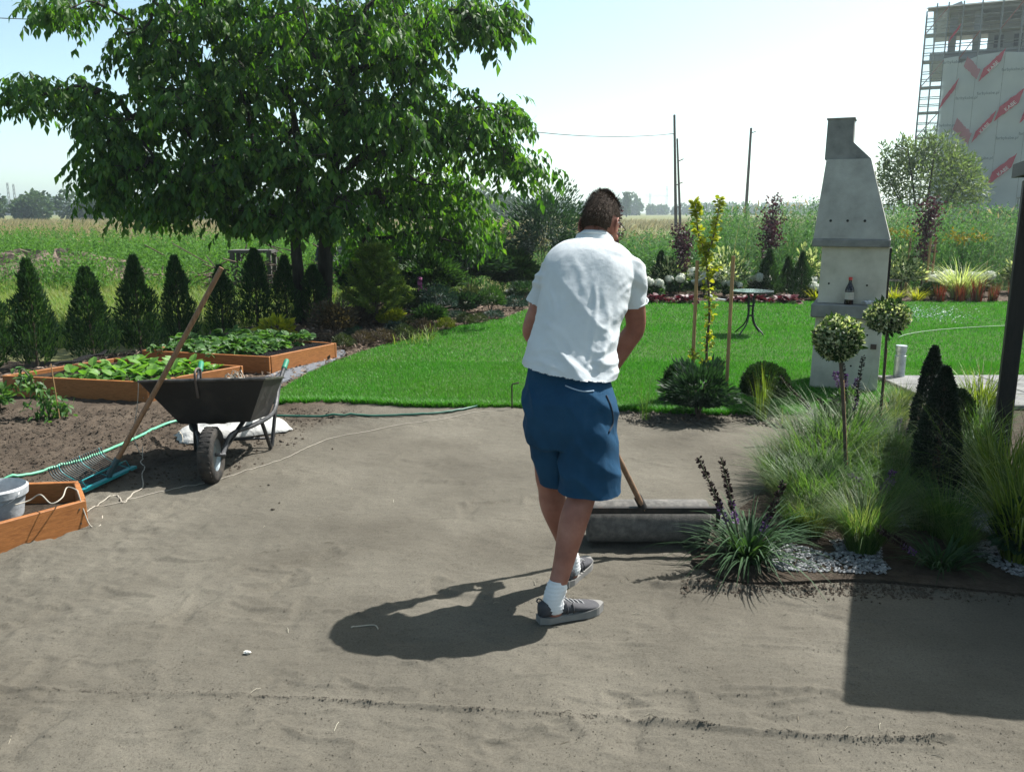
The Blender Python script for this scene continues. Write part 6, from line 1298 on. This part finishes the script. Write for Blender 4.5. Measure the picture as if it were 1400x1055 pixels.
# ---- meadow: tall weeds behind the border
def weeds(name, label, pos, h, nl, mat, seed, lw=.028, ll=.15, spread=.10):
    r = np.random.default_rng(seed); n = len(pos); b = MB(); lean = r.normal(size=(n, 2)) * .09; base = np.c_[pos, np.full(n, -.03)]; tip = base + np.c_[lean * h[:, None], h]
    sd = np.c_[np.ones(n), np.zeros(n), np.zeros(n)] * .008; b.add(np.stack([base - sd, base + sd, tip], 1).reshape(-1, 3), np.arange(n * 3).reshape(-1, 3))
    t = r.random((n, nl)) ** .75; i = np.repeat(np.arange(n), nl); t = t.ravel(); a = r.uniform(0, 6.28, n * nl); P = base[i] + (tip - base)[i] * t[:, None] + np.c_[np.cos(a), np.sin(a), 0 * a] * r.uniform(0, spread, n * nl)[:, None] * (1.1 - t)[:, None]
    D = np.c_[np.cos(a), np.sin(a), r.uniform(.0, 1.3, n * nl)]; b.quads(P, D, r.normal(size=(n * nl, 3)) * .5 + Z3, ll * r.uniform(.6, 1.2, n * nl) * (1.15 - .6 * t), lw * r.uniform(.6, 1.3, n * nl)); return tag(b.build(name, mat), label, 'weeds', kind='stuff')
M_WEED = leafmat('weed_green', [(.03, .085, .026), (.05, .13, .042), (.075, .175, .06), (.11, .21, .085)], .35, .7, .15)
M_WEEDG = leafmat('weed_grey', [(.045, .095, .05), (.08, .155, .085), (.13, .21, .13)], .35, .7, .15)
M_STRW = leafmat('straw_grass', [(.12, .13, .05), (.24, .21, .11), (.36, .31, .19), (.46, .4, .27)], .35, .8, .1, (1.1, 1.05, .8))
r = np.random.default_rng(180)
def hprof(x, y): px = 700 + FPX * x / (y * .985); return np.interp(px, [680, 780, 830, 930, 955, 1000, 1120, 1200, 1300, 1500], [1.05, 1.05, 1.1, 1.2, 1.7, 1.85, 1.95, 1.85, 1.8, 1.8])
def field(n, x0, x1, y0, y1): return np.c_[r.uniform(x0, x1, n), r.uniform(y0, y1, n)]
p = field(4600, 1.0, 17, 17.6, 25); k = vnoise(p[:, 0] * .8, p[:, 1] * .5, 4); m = k > -.05; weeds('tall_weeds', 'dense tall green weeds behind the flower border', p[m], hprof(*p[m].T) * r.uniform(.6, 1.05, m.sum()), 34, M_WEED, 181, spread=.16)
weeds('grey_weeds', 'grey green mugwort weeds behind the flower border', p[~m], hprof(*p[~m].T) * r.uniform(.6, 1.02, (~m).sum()), 34, M_WEEDG, 182, .022, .12, .16)
p = field(750, -1.5, 6.5, 17, 23); weeds('low_weeds', 'lower green weeds beyond the lawn corner', p, .9 * r.uniform(.5, 1.1, len(p)), 30, M_WEED, 183, spread=.16)
p = field(4800, -21, -2.5, 17, 36); k = vnoise(p[:, 0] * .5, p[:, 1] * .5, 9); weeds('nettle_weeds', 'bright green weeds beyond the thuja row', p, (.7 + .6 * (k + .5)) * r.uniform(.5, 1.1, len(p)), 26, leafmat('nettle_green', [(.04, .10, .022), (.065, .155, .034), (.10, .2, .05)], .4, .7, .15), 184, .035, .15, .16)
b = MB()
for n, x0, x1, y0, y1, L, W in ((2600, -1, 17, 18, 27, 1.45, .014), (4500, -22, 4, 26, 48, .85, .02)):
    q = field(n, x0, x1, y0, y1); kk = vnoise(q[:, 0] * .6, q[:, 1] * .6, 5) > -.12; q = q[kk]; n = len(q); hh = (hprof(*q.T) / 1.5 if x0 > -2 else 1); b.blades(np.c_[q, np.full(n, -.03)], r.normal(size=n) * .8, L * r.uniform(.55, 1.08, n) * hh, W, r.uniform(0, .35, n), r.uniform(.05, .35, n), r.uniform(0, .2, n), 3)
    t = r.random(n) < .5; c = np.c_[q, L * .93 * (hh if np.ndim(hh) else np.ones(n)) * r.uniform(.7, 1.05, n)][t]; b.quads(c, r.normal(size=(len(c), 3)) * .4 + Z3, r.normal(size=(len(c), 3)), .16, .035)
tag(b.build('seeding_grass', M_STRW), 'straw coloured seeding grasses among the weeds', 'grass', kind='stuff')
b = MB(); q = np.concatenate([field(42000, -60, 8, 36, 75), field(26000, -110, 40, 70, 150)]); n = len(q); b.blades(np.c_[q, np.full(n, -.03)], r.normal(size=n) * .7, r.uniform(.5, 1.0, n), np.where(np.arange(n) < 42000, .035, .09), r.uniform(.1, .5, n), .3, .15, 2)
tag(b.build('straw_field', M_STRW), 'pale straw coloured field beyond the weeds', 'field', kind='stuff')
b = MB(); q = field(60000, -16, -1.0, 10.2, 21); q = q[~inpoly(q[:, 0], q[:, 1], BORDER_L)]; n = len(q); b.blades(np.c_[q, np.full(n, -.03)], r.uniform(0, 6.28, n), r.uniform(.10, .3, n), .014, r.uniform(.1, .6, n), .3, .2, 2)
tag(b.build('rough_grass', leafmat('rough_grass_green', [(.05, .11, .02), (.09, .17, .03), (.15, .22, .05), (.2, .22, .09)], .4, .6, .2, None, (.5, (.2, .2, .08), .6))), 'rough bright green grass behind the thujas', 'grass', kind='stuff')
# goldenrod and yellow flowers
for i, (px, py, Y) in enumerate(((1320, 325, 18.5), (1228, 320, 19))):
    c = A(px, py, Y); n = 260; GR = thing('goldenrod', ['goldenrod with flat yellow flower heads above the striped grass', 'yellow flowering weed right of the barbecue hood'][i], 'flower', (c[0], c[1], 0)); m = MB(); m.quads(c + r.normal(size=(n, 3)) * [.22, .2, .06], r.normal(size=(n, 3)) + Z3 * .5, r.normal(size=(n, 3)) + Z3, .09, .05); m.build('flower_heads', leafmat('golden_flower', [(.3, .22, .01), (.45, .33, .02)], .2, tcol=(1, 1, .5)), GR)['kind'] = 'stuff'
    m = MB(); stems(m, (c[0], c[1], 0), 9, c[2], .25, .01, 185 + i); m.build('stems', M_STEM, GR)
# soil heap and brush pile beyond the thujas
g = G(40, 388); a = np.linspace(0, 2 * math.pi, 40, endpoint=False); V = [[g[0], g[1] + 1.2, .62]]
for k in range(1, 9): V += [[g[0] + math.cos(t) * 3.2 * k / 8, g[1] + 1.2 + math.sin(t) * 1.3 * k / 8, -.03 + .62 * (1 - (k / 8) ** 2) * (1 + .8 * float(vnoise(np.array([t * 3.]), np.array([k * .9]), 3)[0]))] for t in a]
F4 = np.array([[1 + (k - 1) * 40 + i, 1 + (k - 1) * 40 + (i + 1) % 40, 1 + k * 40 + (i + 1) % 40, 1 + k * 40 + i][::-1] for k in range(1, 8) for i in range(40)]); F3 = np.array([[0, 1 + i, 1 + (i + 1) % 40] for i in range(40)])
tag(MB().add(V, [F3, F4]).build('soil_heap', noisemat('heap_earth', [(.06, .045, .035), (.15, .115, .09), (.22, .17, .14)], 4, .95, .9, 9, .1, bdist=.1)), 'low heap of bare brown earth beyond the thuja row', 'soil heap')
g = G(355, 402); b = MB()
for k in range(160): c = g + np.array([r.normal() * .9, 1 + r.normal() * .4, abs(r.normal()) * .3]); d = rdir(1, r)[0] * [1, 1, .4] * r.uniform(.3, .8); b.tube([c - d, c + d], .013, 4)
tag(b.build('brush_pile', M_TWIG), 'pile of grey brushwood behind the walnut trunks', 'brushwood')
g = G(326, 398); PS = thing('low_table', 'weathered timber trestle behind the thuja row', 'trestle', g); h = HT(326, 398, 342); M_GW = woodmat('grey_wood', (.05, .047, .043), (.10, .095, .088), .8)
MB().box(g + Z3 * (h - .03) + [.3, .2, 0], (.9, .5, .06)).build('top', M_GW, PS)
for dx in (-.08, .68):
    for dy in (.0, .4): MB().bar(g + [dx, dy, 0], g + [dx, dy, h - .062], .08).build('leg', M_GW, PS)

# ---- willow by the building
g = np.array([A(1268, 240, 30)[0], 30, 0]); WI = thing('willow_tree', 'silvery willow in front of the scaffolded building', 'tree', g); b = MB(); rw = np.random.default_rng(190)
for px, py, rx, ry, n in ((1268, 245, 62, 48, 2600), (1222, 250, 26, 42, 800), (1312, 255, 32, 46, 1300), (1250, 212, 26, 24, 560), (1290, 212, 28, 28, 640), (1212, 212, 10, 18, 130), (1338, 270, 16, 26, 260), (1232, 200, 9, 16, 110), (1272, 190, 10, 14, 110), (1206, 240, 10, 20, 120), (1326, 228, 12, 16, 150)):
    c = A(px, py, 30); d = rdir(n, rw); q = d * (rw.random((n, 1)) ** .4) * np.array([rx, rx * .8, ry]) / FPX * 30; b.quads(c + q, d * .5 + rw.normal(size=(n, 3)) * .7 + Z3 * .4, rw.normal(size=(n, 3)), rw.uniform(.14, .26, n), .05)
b.build('crown', leafmat('willow_leaf', [(.05, .085, .035), (.09, .135, .06), (.16, .2, .11)], .4, .5, .3), WI); s = MB()
for k in range(9): a = k * .7; e = A(1268 + 55 * math.cos(a), 225 + 30 * math.sin(k * 1.7), 30 + .8 * math.sin(a)); s.tube(spline([g - Z3 * .1, g * .6 + e * .4 + Z3 * .3, e], 5), np.linspace(.07, .015, 11), 6)
s.build('trunk', M_BARKT, WI)

# ---- far woods
def wood(name, label, x0, x1, Y, dep, h, n, size, mat, seed):
    r = np.random.default_rng(seed); b = MB(); nt = int((x1 - x0) / (h * .55)); cx = np.linspace(x0, x1, nt) + r.normal(size=nt) * h * .2; cy = Y + r.uniform(0, dep, nt); ch = h * r.uniform(.65, 1.12, nt); i = r.integers(nt, size=n); d = rdir(n, r)
    P = np.c_[cx[i], cy[i], ch[i] * .5] + d * (r.random((n, 1)) ** .3) * np.c_[ch[i] * .5, ch[i] * .4, ch[i] * .5]; P[:, 2] = np.maximum(P[:, 2], .2); b.quads(P, d + r.normal(size=(n, 3)) * .6, r.normal(size=(n, 3)), size * r.uniform(.7, 1.3, n), size * .7); return tag(b.build(name, mat), label, 'woods', kind='stuff')
M_FAR = leafmat('far_foliage', [(.025, .055, .022), (.045, .085, .03), (.07, .115, .04)], .2, .8, .1)
wood('near_wood', 'green wood beyond the straw field', -150, 5, 155, 20, 5.4, 26000, .8, M_FAR, 191)
wood('far_wood', 'distant line of bluish trees on the horizon', -60, 420, 480, 60, 5.6, 22000, 2.0, M_FAR, 192)
wood('farther_wood', 'faint distant treetops behind the straw field', -420, 60, 420, 60, 8.5, 16000, 2.6, M_FAR, 193)
b = MB(); c = np.array([A(857, 272, 300)[0], 300, 0]); n = 500; b.quads(c + np.c_[r.normal(size=(n, 2)) * .7, r.uniform(.5, 8, n)], r.normal(size=(n, 3)) * .5 + Z3, r.normal(size=(n, 3)), .9, .5); PT = thing('poplar_tree', 'slim far poplar standing above the distant woods', 'tree', c); b.build('crown', M_FAR, PT); MB().tube([c, c + Z3 * 7], [.25, .05], 6).build('trunk', M_TWIG, PT)

# ---- poles, wires, cranes, masts
M_CPOLE = noisemat('pole_concrete', [(.2, .2, .2), (.34, .34, .33)], 5, .9, .2); M_WPOLE = noisemat('pole_timber', [(.035, .028, .022), (.08, .065, .05)], 5, .9, .3, stretch=(6, 6, .5)); M_WIRE = plain('wire_black', (.02, .02, .02), .6)
Yc = 46.; xc = A(196, 200, Yc)[0]; tz = A(193, 30, Yc)[2]; CPp = thing('utility_pole', 'grey concrete utility pole standing behind the walnut', 'pole', (xc, Yc, 0)); MB().tube([(xc, Yc, -.3), (xc, Yc, tz)], [.21, .13], 10).build('shaft', M_CPOLE, CPp, smooth='auto'); MB().bar((xc - .7, Yc, tz - .35), (xc + .7, Yc, tz - .35), .1, .1).build('crossarm', M_CPOLE, CPp)
for dx in (-.6, 0, .6): MB().lathe([(.0, 0), (.05, 0), (.07, .06), (.04, .12), (.05, .18), (0, .2)], (xc + dx, Yc, tz - (.3 if dx else 0)), (0, 0, 1), 10).build('insulator', plain('brown_insulator', (.12, .06, .04), .3), CPp, smooth='auto')
Yw = 75.; xw = A(925, 250, Yw)[0]; zw = A(922, 157, Yw)[2]; WP = thing('utility_pole', 'braced timber double pole carrying the sagging wire', 'pole', (xw, Yw, 0)); MB().tube([(xw + .12, Yw, -.3), (A(922, 157, Yw)[0], Yw, zw)], [.14, .10], 8).build('shaft', M_WPOLE, WP, smooth='auto'); MB().tube([(xw + .55, Yw + .1, -.3), (A(923, 190, Yw)[0] + .18, Yw, zw * .80)], [.12, .08], 8).build('brace_leg', M_WPOLE, WP, smooth='auto')
for t in (.2, .4, .6): MB().bar((xw - .05, Yw - .16, zw * t), (xw + .5, Yw - .1, zw * t + .25), .08).build('cross_brace', M_WPOLE, WP)
Y3 = 88.; x3 = A(1023, 250, Y3)[0]; z3 = A(1027, 175, Y3)[2]; W3 = thing('utility_pole', 'single leaning timber pole with a small bracket on top', 'pole', (x3, Y3, 0)); MB().tube([(x3 - .1, Y3, -.3), (A(1027, 175, Y3)[0], Y3, z3)], [.18, .12], 8).build('shaft', M_WPOLE, W3, smooth='auto'); MB().bar((A(1027, 175, Y3)[0], Y3, z3 - .5), (A(1027, 175, Y3)[0] + .5, Y3, z3 - .35), .09).build('bracket', M_WPOLE, W3)
def wire(a, b, sag, label, rad=.02):
    t = np.linspace(0, 1, 26)[:, None]; P = np.asarray(a) * (1 - t) + np.asarray(b) * t; P[:, 2] -= sag * 4 * (t * (1 - t))[:, 0]; tag(MB().tube(P, rad, 5).build('wire', M_WIRE), label, 'wire')
pt_ = np.array([A(922, 157, Yw)[0], Yw, A(922, 183, Yw)[2]]); wire((xc + .1, Yc, tz + .15), pt_, 2.1, 'black wire sagging from the timber double pole to the walnut', .035)
wire((xc, Yc, tz + .12), A(-400, -20, 42), .5, 'thin wire running left from the concrete pole', .022)
M_CRANE = plain('crane_steel', (.25, .26, .24), .6)
def crane(px, tp, j0, j1, Y, lab):
    x = A(px, tp, Y)[0]; z = A(px, tp, Y)[2]; c = np.array([x, Y, 0]); root = thing('tower_crane', lab, 'crane', c); m = MB()
    for dx in (-1, 1): 
        for dy in (-1, 1): m.bar(c + [dx, dy, 0], c + [dx, dy, z], .35)
    for k in range(12): m.bar(c + [-1, -1, z * k / 12], c + [1, -1, z * (k + 1) / 12], .25)
    m.build('mast', M_CRANE, root); zj = z * .84; m = MB(); a, b_ = A(j0, tp, Y)[0], A(j1, tp, Y)[0]; m.bar((a, Y, zj), (b_, Y, zj), .5, .5); m.bar((a, Y, zj + 1.6), (b_, Y, zj + 1.2), .3, .3); m.build('jib', M_CRANE, root); m = MB(); m.bar((x, Y, z), (a, Y, zj + 1), .2); m.bar((x, Y, z), (b_ * .7 + x * .3, Y, zj + 1), .2); m.build('stay_cables', M_CRANE, root)
crane(836, 259, 824, 872, 1050, 'distant tower crane nearest to the head of the man'); crane(889, 264, 882, 917, 1050, 'distant tower crane left of the timber double pole'); crane(912, 254, 905, 926, 1200, 'distant tall crane right beside the timber double pole'); crane(1108, 268, 1090, 1113, 1250, 'faint distant crane left of the barbecue hood')
for i, px in enumerate((11, 19)):
    c = np.array([A(px, 260, 430)[0], 430, 0]); z = A(px, 250, 430)[2]; MT = thing('radio_mast', ['lattice mast above the far woods beside a twin mast', 'second lattice mast of the far pair, slightly shorter'][i], 'mast', c); m = MB()
    for dx in (-.6, .6): m.bar(c + [dx, 0, 0], c + [dx * .5, 0, z - i * .6], .3)
    m.build('legs', M_CRANE, MT); m = MB(); [m.bar(c + [-.55, 0, z * k / 8], c + [.5, 0, z * (k + 1) / 8 - i * .6], .2) for k in range(8)]; m.build('lattice', M_CRANE, MT)

# ---- scaffolded building
YB = 62.; X_ = lambda px: A(px, 150, YB)[0]; Zb = lambda py: A(1330, py, YB)[2]
BD = thing('apartment_building', 'unfinished concrete tower wrapped in scaffolding and printed netting', 'building', (A(1287, 150, 62.)[0], 62., 0))
BD.rotation_euler = (0, 0, R(-26))
M_BC = noisemat('raw_concrete', [(.2, .21, .22), (.3, .31, .32)], .6, .9, .2, 8); M_BLK = noisemat('block_wall', [(.28, .28, .28), (.38, .38, .37)], 1.2, .9, .2, 10); M_DK = plain('dark_opening', (.02, .025, .03), .7)
xl_, xr_ = X_(1287), X_(1500); zf = Zb(70)
MB().box(((xl_ + xr_) / 2, YB + 7.5, zf / 2), (xr_ - xl_, 11, zf)).build('core', M_BC, BD)
for py in (72, 6): MB().box(((xl_ + xr_) / 2 - .4, YB + 7.2, Zb(py)), (xr_ - xl_ + 1.4, 11.6, .45)).build('floor_slab', M_BC, BD)
MB().bar((X_(1270), YB + 1.6, Zb(11)), (X_(1300), YB + 1.6, Zb(0)), .7, .25).build('roof_edge', M_BC, BD)
for px, dy in ((1292, 2.2), (1322, 2.0), (1345, 9), (1400, 9), (1440, 2.)): MB().bar((X_(px), YB + dy, zf + .23), (X_(px), YB + dy, Zb(6) - .23), .5).build('column', M_BC, BD)
wl_ = MB().box((X_(1420), YB + 6.2, (zf + Zb(6)) / 2), (X_(1500) - X_(1338), .25, Zb(6) - zf - .46)).build('block_infill', M_BLK, BD)
for px, w in ((1352, 11), (1376, 10), (1396, 10), (1430, 10)): MB().box((X_(px), YB + 6.04, Zb(48)), (w / FPX * YB, .08, 1.5)).build('window', M_DK, wl_)
M_SC = plain('scaffold_steel', (.16, .17, .17), .5, .5); M_SCR = plain('red_oxide_steel', (.22, .06, .05), .6); M_DECK = woodmat('scaffold_deck', (.14, .14, .13), (.24, .25, .23), .8)
levels = [8, 45, 82, 118, 153, 188, 222, 256, 290]; cols = [1258, 1270, 1284, 1302, 1324, 1348, 1372, 1396, 1422, 1450]
for px in cols:
    for dy in (.2, 1.3): MB().tube([(X_(px), YB + dy, 0), (X_(px), YB + dy, Zb(2 if px > 1262 else 12))], .045, 6).build('standard', M_SC, BD)
for i, py in enumerate(levels):
    z = Zb(py)
    for dy in (.2, 1.3):
        for off in ((0, 1.05, .55) if i else (0,)): MB().tube([(X_(1257), YB + dy, z + off), (X_(1460), YB + dy, z + off)], .03, 5).build('ledger', M_SC, BD)
    for a, b_ in zip(cols[:-1], cols[1:]): MB().box(((X_(a) + X_(b_)) / 2, YB + .75, z + .05), (X_(b_) - X_(a) - .06, .95, .07)).build('deck', M_DECK, BD)
    if i < 8:
        for j, (a, b_) in enumerate(((1258, 1284), (1302, 1324), (1348, 1372))):
            if (i + j) % 2 == 0: MB().tube([(X_(a), YB + .12, Zb(levels[i + 1])), (X_(b_), YB + .12, z)], .035, 5).build('diagonal', M_SCR, BD)
def netmat(name, col, op):
    m, n, l, bs = newmat(name); t = n.new('ShaderNodeBsdfTransparent'); mx = n.new('ShaderNodeMixShader'); mx.inputs[0].default_value = op; tl = n.new('ShaderNodeBsdfTranslucent'); tl.inputs[0].default_value = (*col, 1); m2 = n.new('ShaderNodeMixShader'); m2.inputs[0].default_value = .4
    nz = n.new('ShaderNodeTexNoise'); nz.inputs['Scale'].default_value = .7; nz.inputs['Detail'].default_value = 6; tc = n.new('ShaderNodeTexCoord'); l.new(tc.outputs['Object'], nz.inputs[0]); rp_ = ramp(n, [(col[0] * .75, col[1] * .78, col[2] * .8, .3), (*col, .7)]); l.new(nz.outputs[0], rp_.inputs[0]); l.new(rp_.outputs[0], bs.inputs['Base Color']); bs.inputs['Roughness'].default_value = .9
    l.new(bs.outputs[0], m2.inputs[1]); l.new(tl.outputs[0], m2.inputs[2]); l.new(t.outputs[0], mx.inputs[1]); l.new(m2.outputs[0], mx.inputs[2]); l.new(mx.outputs[0], n['Material Output'].inputs[0]); return m
M_NETW = netmat('scaffold_net', (.6, .63, .64), .90); M_NETS = netmat('thin_scaffold_net', (.6, .63, .64), .30)
def netpanel(p0, p1, t0, t1, py1, mat, dy=0.):
    nx, nz = 14, 30; u, v = np.meshgrid(np.linspace(0, 1, nx), np.linspace(0, 1, nz)); px = p0 + (p1 - p0) * u; zt = Zb(t0) + (Zb(t1) - Zb(t0)) * u; z = zt * (1 - v) + Zb(py1) * v; x = X_(p0) + (X_(p1) - X_(p0)) * u
    y = YB + dy - .05 * np.sin(u * math.pi) * np.abs(np.sin(v * 14)) - .04 * vnoise(u * 4 + p0, v * 14, 2); i = np.arange(nz - 1)[:, None] * nx; j = np.arange(nx - 1)[None]
    MB().add(np.stack([x, y, z], -1).reshape(-1, 3), np.stack([i + nx + j, i + nx + j + 1, i + j + 1, i + j], -1).reshape(-1, 4)).build('net_panel', mat, BD, smooth=True)
netpanel(1259, 1283.5, 22, 14, 300, M_NETS)
for a, b_, t0, t1 in ((1284, 1302, 80, 78), (1302, 1324, 88, 80), (1324, 1356, 79, 76), (1356, 1388, 77, 80), (1388, 1424, 79, 80), (1424, 1460, 80, 80)): netpanel(a + .2, b_ - .2, t0, t1, 300, M_NETW)
M_REDP = netmat('faded_red_print', (.50, .035, .07), .93); M_REDF = netmat('pale_red_print', (.48, .16, .19), .75); M_INK = plain('grey_print', (.10, .13, .15), .9); M_WPRINT = plain('white_print', (.62, .58, .58), .9)
def text(s, px, py, h, rot, mat, dy, nm):
    c = bpy.data.curves.new(nm, 'FONT'); c.body = s; c.align_x = 'CENTER'; c.align_y = 'CENTER'; c.size = h; o = bpy.data.objects.new(nm, c); COL.objects.link(o); dg = bpy.context.evaluated_depsgraph_get(); me = bpy.data.meshes.new_from_object(o.evaluated_get(dg)); bpy.data.objects.remove(o); bpy.data.curves.remove(c)
    o = bpy.data.objects.new(nm, me); COL.objects.link(o); me.materials.append(mat); o.parent = BD; l0 = Vector(BD.location); o.location = Vector((X_(px), YB + dy, Zb(py))) - l0; o.rotation_euler = (math.pi / 2, -rot, 0); return o
def banner(cx, cy, L, W, ang, mat, txt=True):
    L *= .98; W *= 1.0; rr = np.random.default_rng(int(cx * 7 + cy)); n = 12; a = R(ang); up = [(-L / 2 + L * k / n, W / 2 + rr.normal() * .6) for k in range(n + 1)]; dn = [(L / 2 - L * k / n, -W / 2 + rr.normal() * .6) for k in range(n + 1)]
    e1 = [(L / 2 + rr.normal() * 1.5, W / 2 - W * k / 6) for k in range(1, 6)]; e2 = [(-L / 2 + rr.normal() * 1.5, -W / 2 + W * k / 6) for k in range(1, 6)]
    T_ = lambda x, y: (X_(cx + x * math.cos(a) + y * .25), YB - .17, Zb(cy - x * math.sin(a) - y))
    V = np.array([T_(*p) for p in up] + [T_(*p) for p in dn[::-1]]); k = np.arange(n)
    MB().add(V, np.stack([k + n + 1, k + n + 2, k + 1, k], -1)).build('printed_banner', mat, BD)
    if txt: text('KABE', cx + 1.5, cy + 2, 6.2 / FPX * YB, R(ang), M_WPRINT, -.19, 'print_lettering')
for cx, cy, L, W, ang, f, t in ((1367, 148, 36, 19, 42, 0, 1), (1396, 152, 34, 20, 42, 0, 1), (1342, 94, 36, 17, 48, 0, 1), (1319, 96, 26, 13, -48, 1, 0), (1294, 130, 34, 15, 58, 0, 0), (1340, 176, 36, 15, 52, 0, 1), (1315, 181, 30, 15, -48, 1, 0), (1367, 234, 36, 19, 42, 0, 1), (1294, 47, 22, 9, 58, 0, 0), (1428, 92, 36, 19, 42, 0, 1)): banner(cx, cy, L, W, ang, M_REDF if f else M_REDP, t)
for px, py in ((1367, 101), (1341, 131), (1296, 86), (1316, 136), (1369, 192), (1392, 95), (1342, 218), (1395, 187), (1293, 172)): text('farbykabe.pl', px, py, 5.2 / FPX * YB, 0, M_INK, -.14, 'print_address')
# dark low building at the right
c = np.array([A(1392, 320, 36)[0] + 1.5, 37, 0]); DH = thing('dark_shed', 'dark low shed with railed balcony behind the gazebo post', 'shed', c); z = A(1380, 292, 36)[2]
MB().box(c + Z3 * z / 2, (4.2, 3, z)).build('wall', plain('dark_boarding', (.03, .035, .04), .8), DH); MB().box(c + Z3 * (z + .06) - [0, .2, 0], (4.6, 3.6, .12)).build('roof', plain('dark_roofing', (.04, .045, .05), .7), DH)
for k in range(9): MB().bar(c + [-2.2 + .3 * k, -1.9, z + .12], c + [-2.2 + .3 * k, -1.9, z + .6], .04).build('baluster', M_SC, DH)
MB().bar(c + [-2.25, -1.9, z + .62], c + [.3, -1.9, z + .62], .06).build('rail', M_SC, DH)
# far white building blocks above the right hand woods
for i, (px, w, py) in enumerate(((868, 10, 280), (1085, 22, 278), (1062, 12, 281))):
    Y = 900.; x = A(px, py, Y)[0]; z = A(px, py, Y)[2]; FB = thing('far_block', ['pale far block right of the head of the man', 'pale far block near the barbecue on the skyline', 'small pale far block on the skyline behind the sapling'][i], 'building', (x, Y, 0)); MB().box((x, Y, z / 2), (w / FPX * Y, 12, z)).build('wall', M_BLK, FB); MB().box((x, Y - .2, z + .4), (w / FPX * Y + 1, 13, .8)).build('roof', M_BC, FB)
    for k in range(3): MB().box((x, Y - 6.1, z * (.3 + .22 * k)), (w / FPX * Y * .85, .2, 1.4)).build('window_band', M_DK, FB)
# ---- sprinkler water on the lawn
r = np.random.default_rng(195); c = G(1262, 440); n = 420; t = r.random(n); P = c + np.c_[r.normal(size=n) * .38, r.normal(size=n) * .25, .05 + .16 * r.random(n)]; b = MB(); b.quads(P, r.normal(size=(n, 3)) + Z3, r.normal(size=(n, 3)), .024, .012)
m, n_, l_, bs = newmat('water_drops'); bs.inputs['Base Color'].default_value = (.85, .9, .92, 1); bs.inputs['Roughness'].default_value = .1; bs.inputs['Transmission Weight'].default_value = .3
tag(b.build('water_spray', m), 'fine water spray above the lawn beyond the steel tube', 'water', kind='stuff')
# ---- the air: thin even haze
def haze(density):
    m = bpy.data.materials.new('haze_air'); m.use_nodes = True; n = m.node_tree.nodes; l = m.node_tree.links; n.remove(n['Principled BSDF']); v = n.new('ShaderNodeVolumePrincipled'); v.inputs['Color'].default_value = (.78, .9, .96, 1); v.inputs['Density'].default_value = density; v.inputs['Anisotropy'].default_value = .5; l.new(v.outputs[0], n['Material Output'].inputs['Volume'])
    b = MB(); b.box((0, 8, 16), (3300, 3300, 34.4)); tag(b.build('haze', m), 'thin pale summer haze filling the air', 'haze', kind='stuff')
HAZE = 0.0007
if HAZE: haze(HAZE)
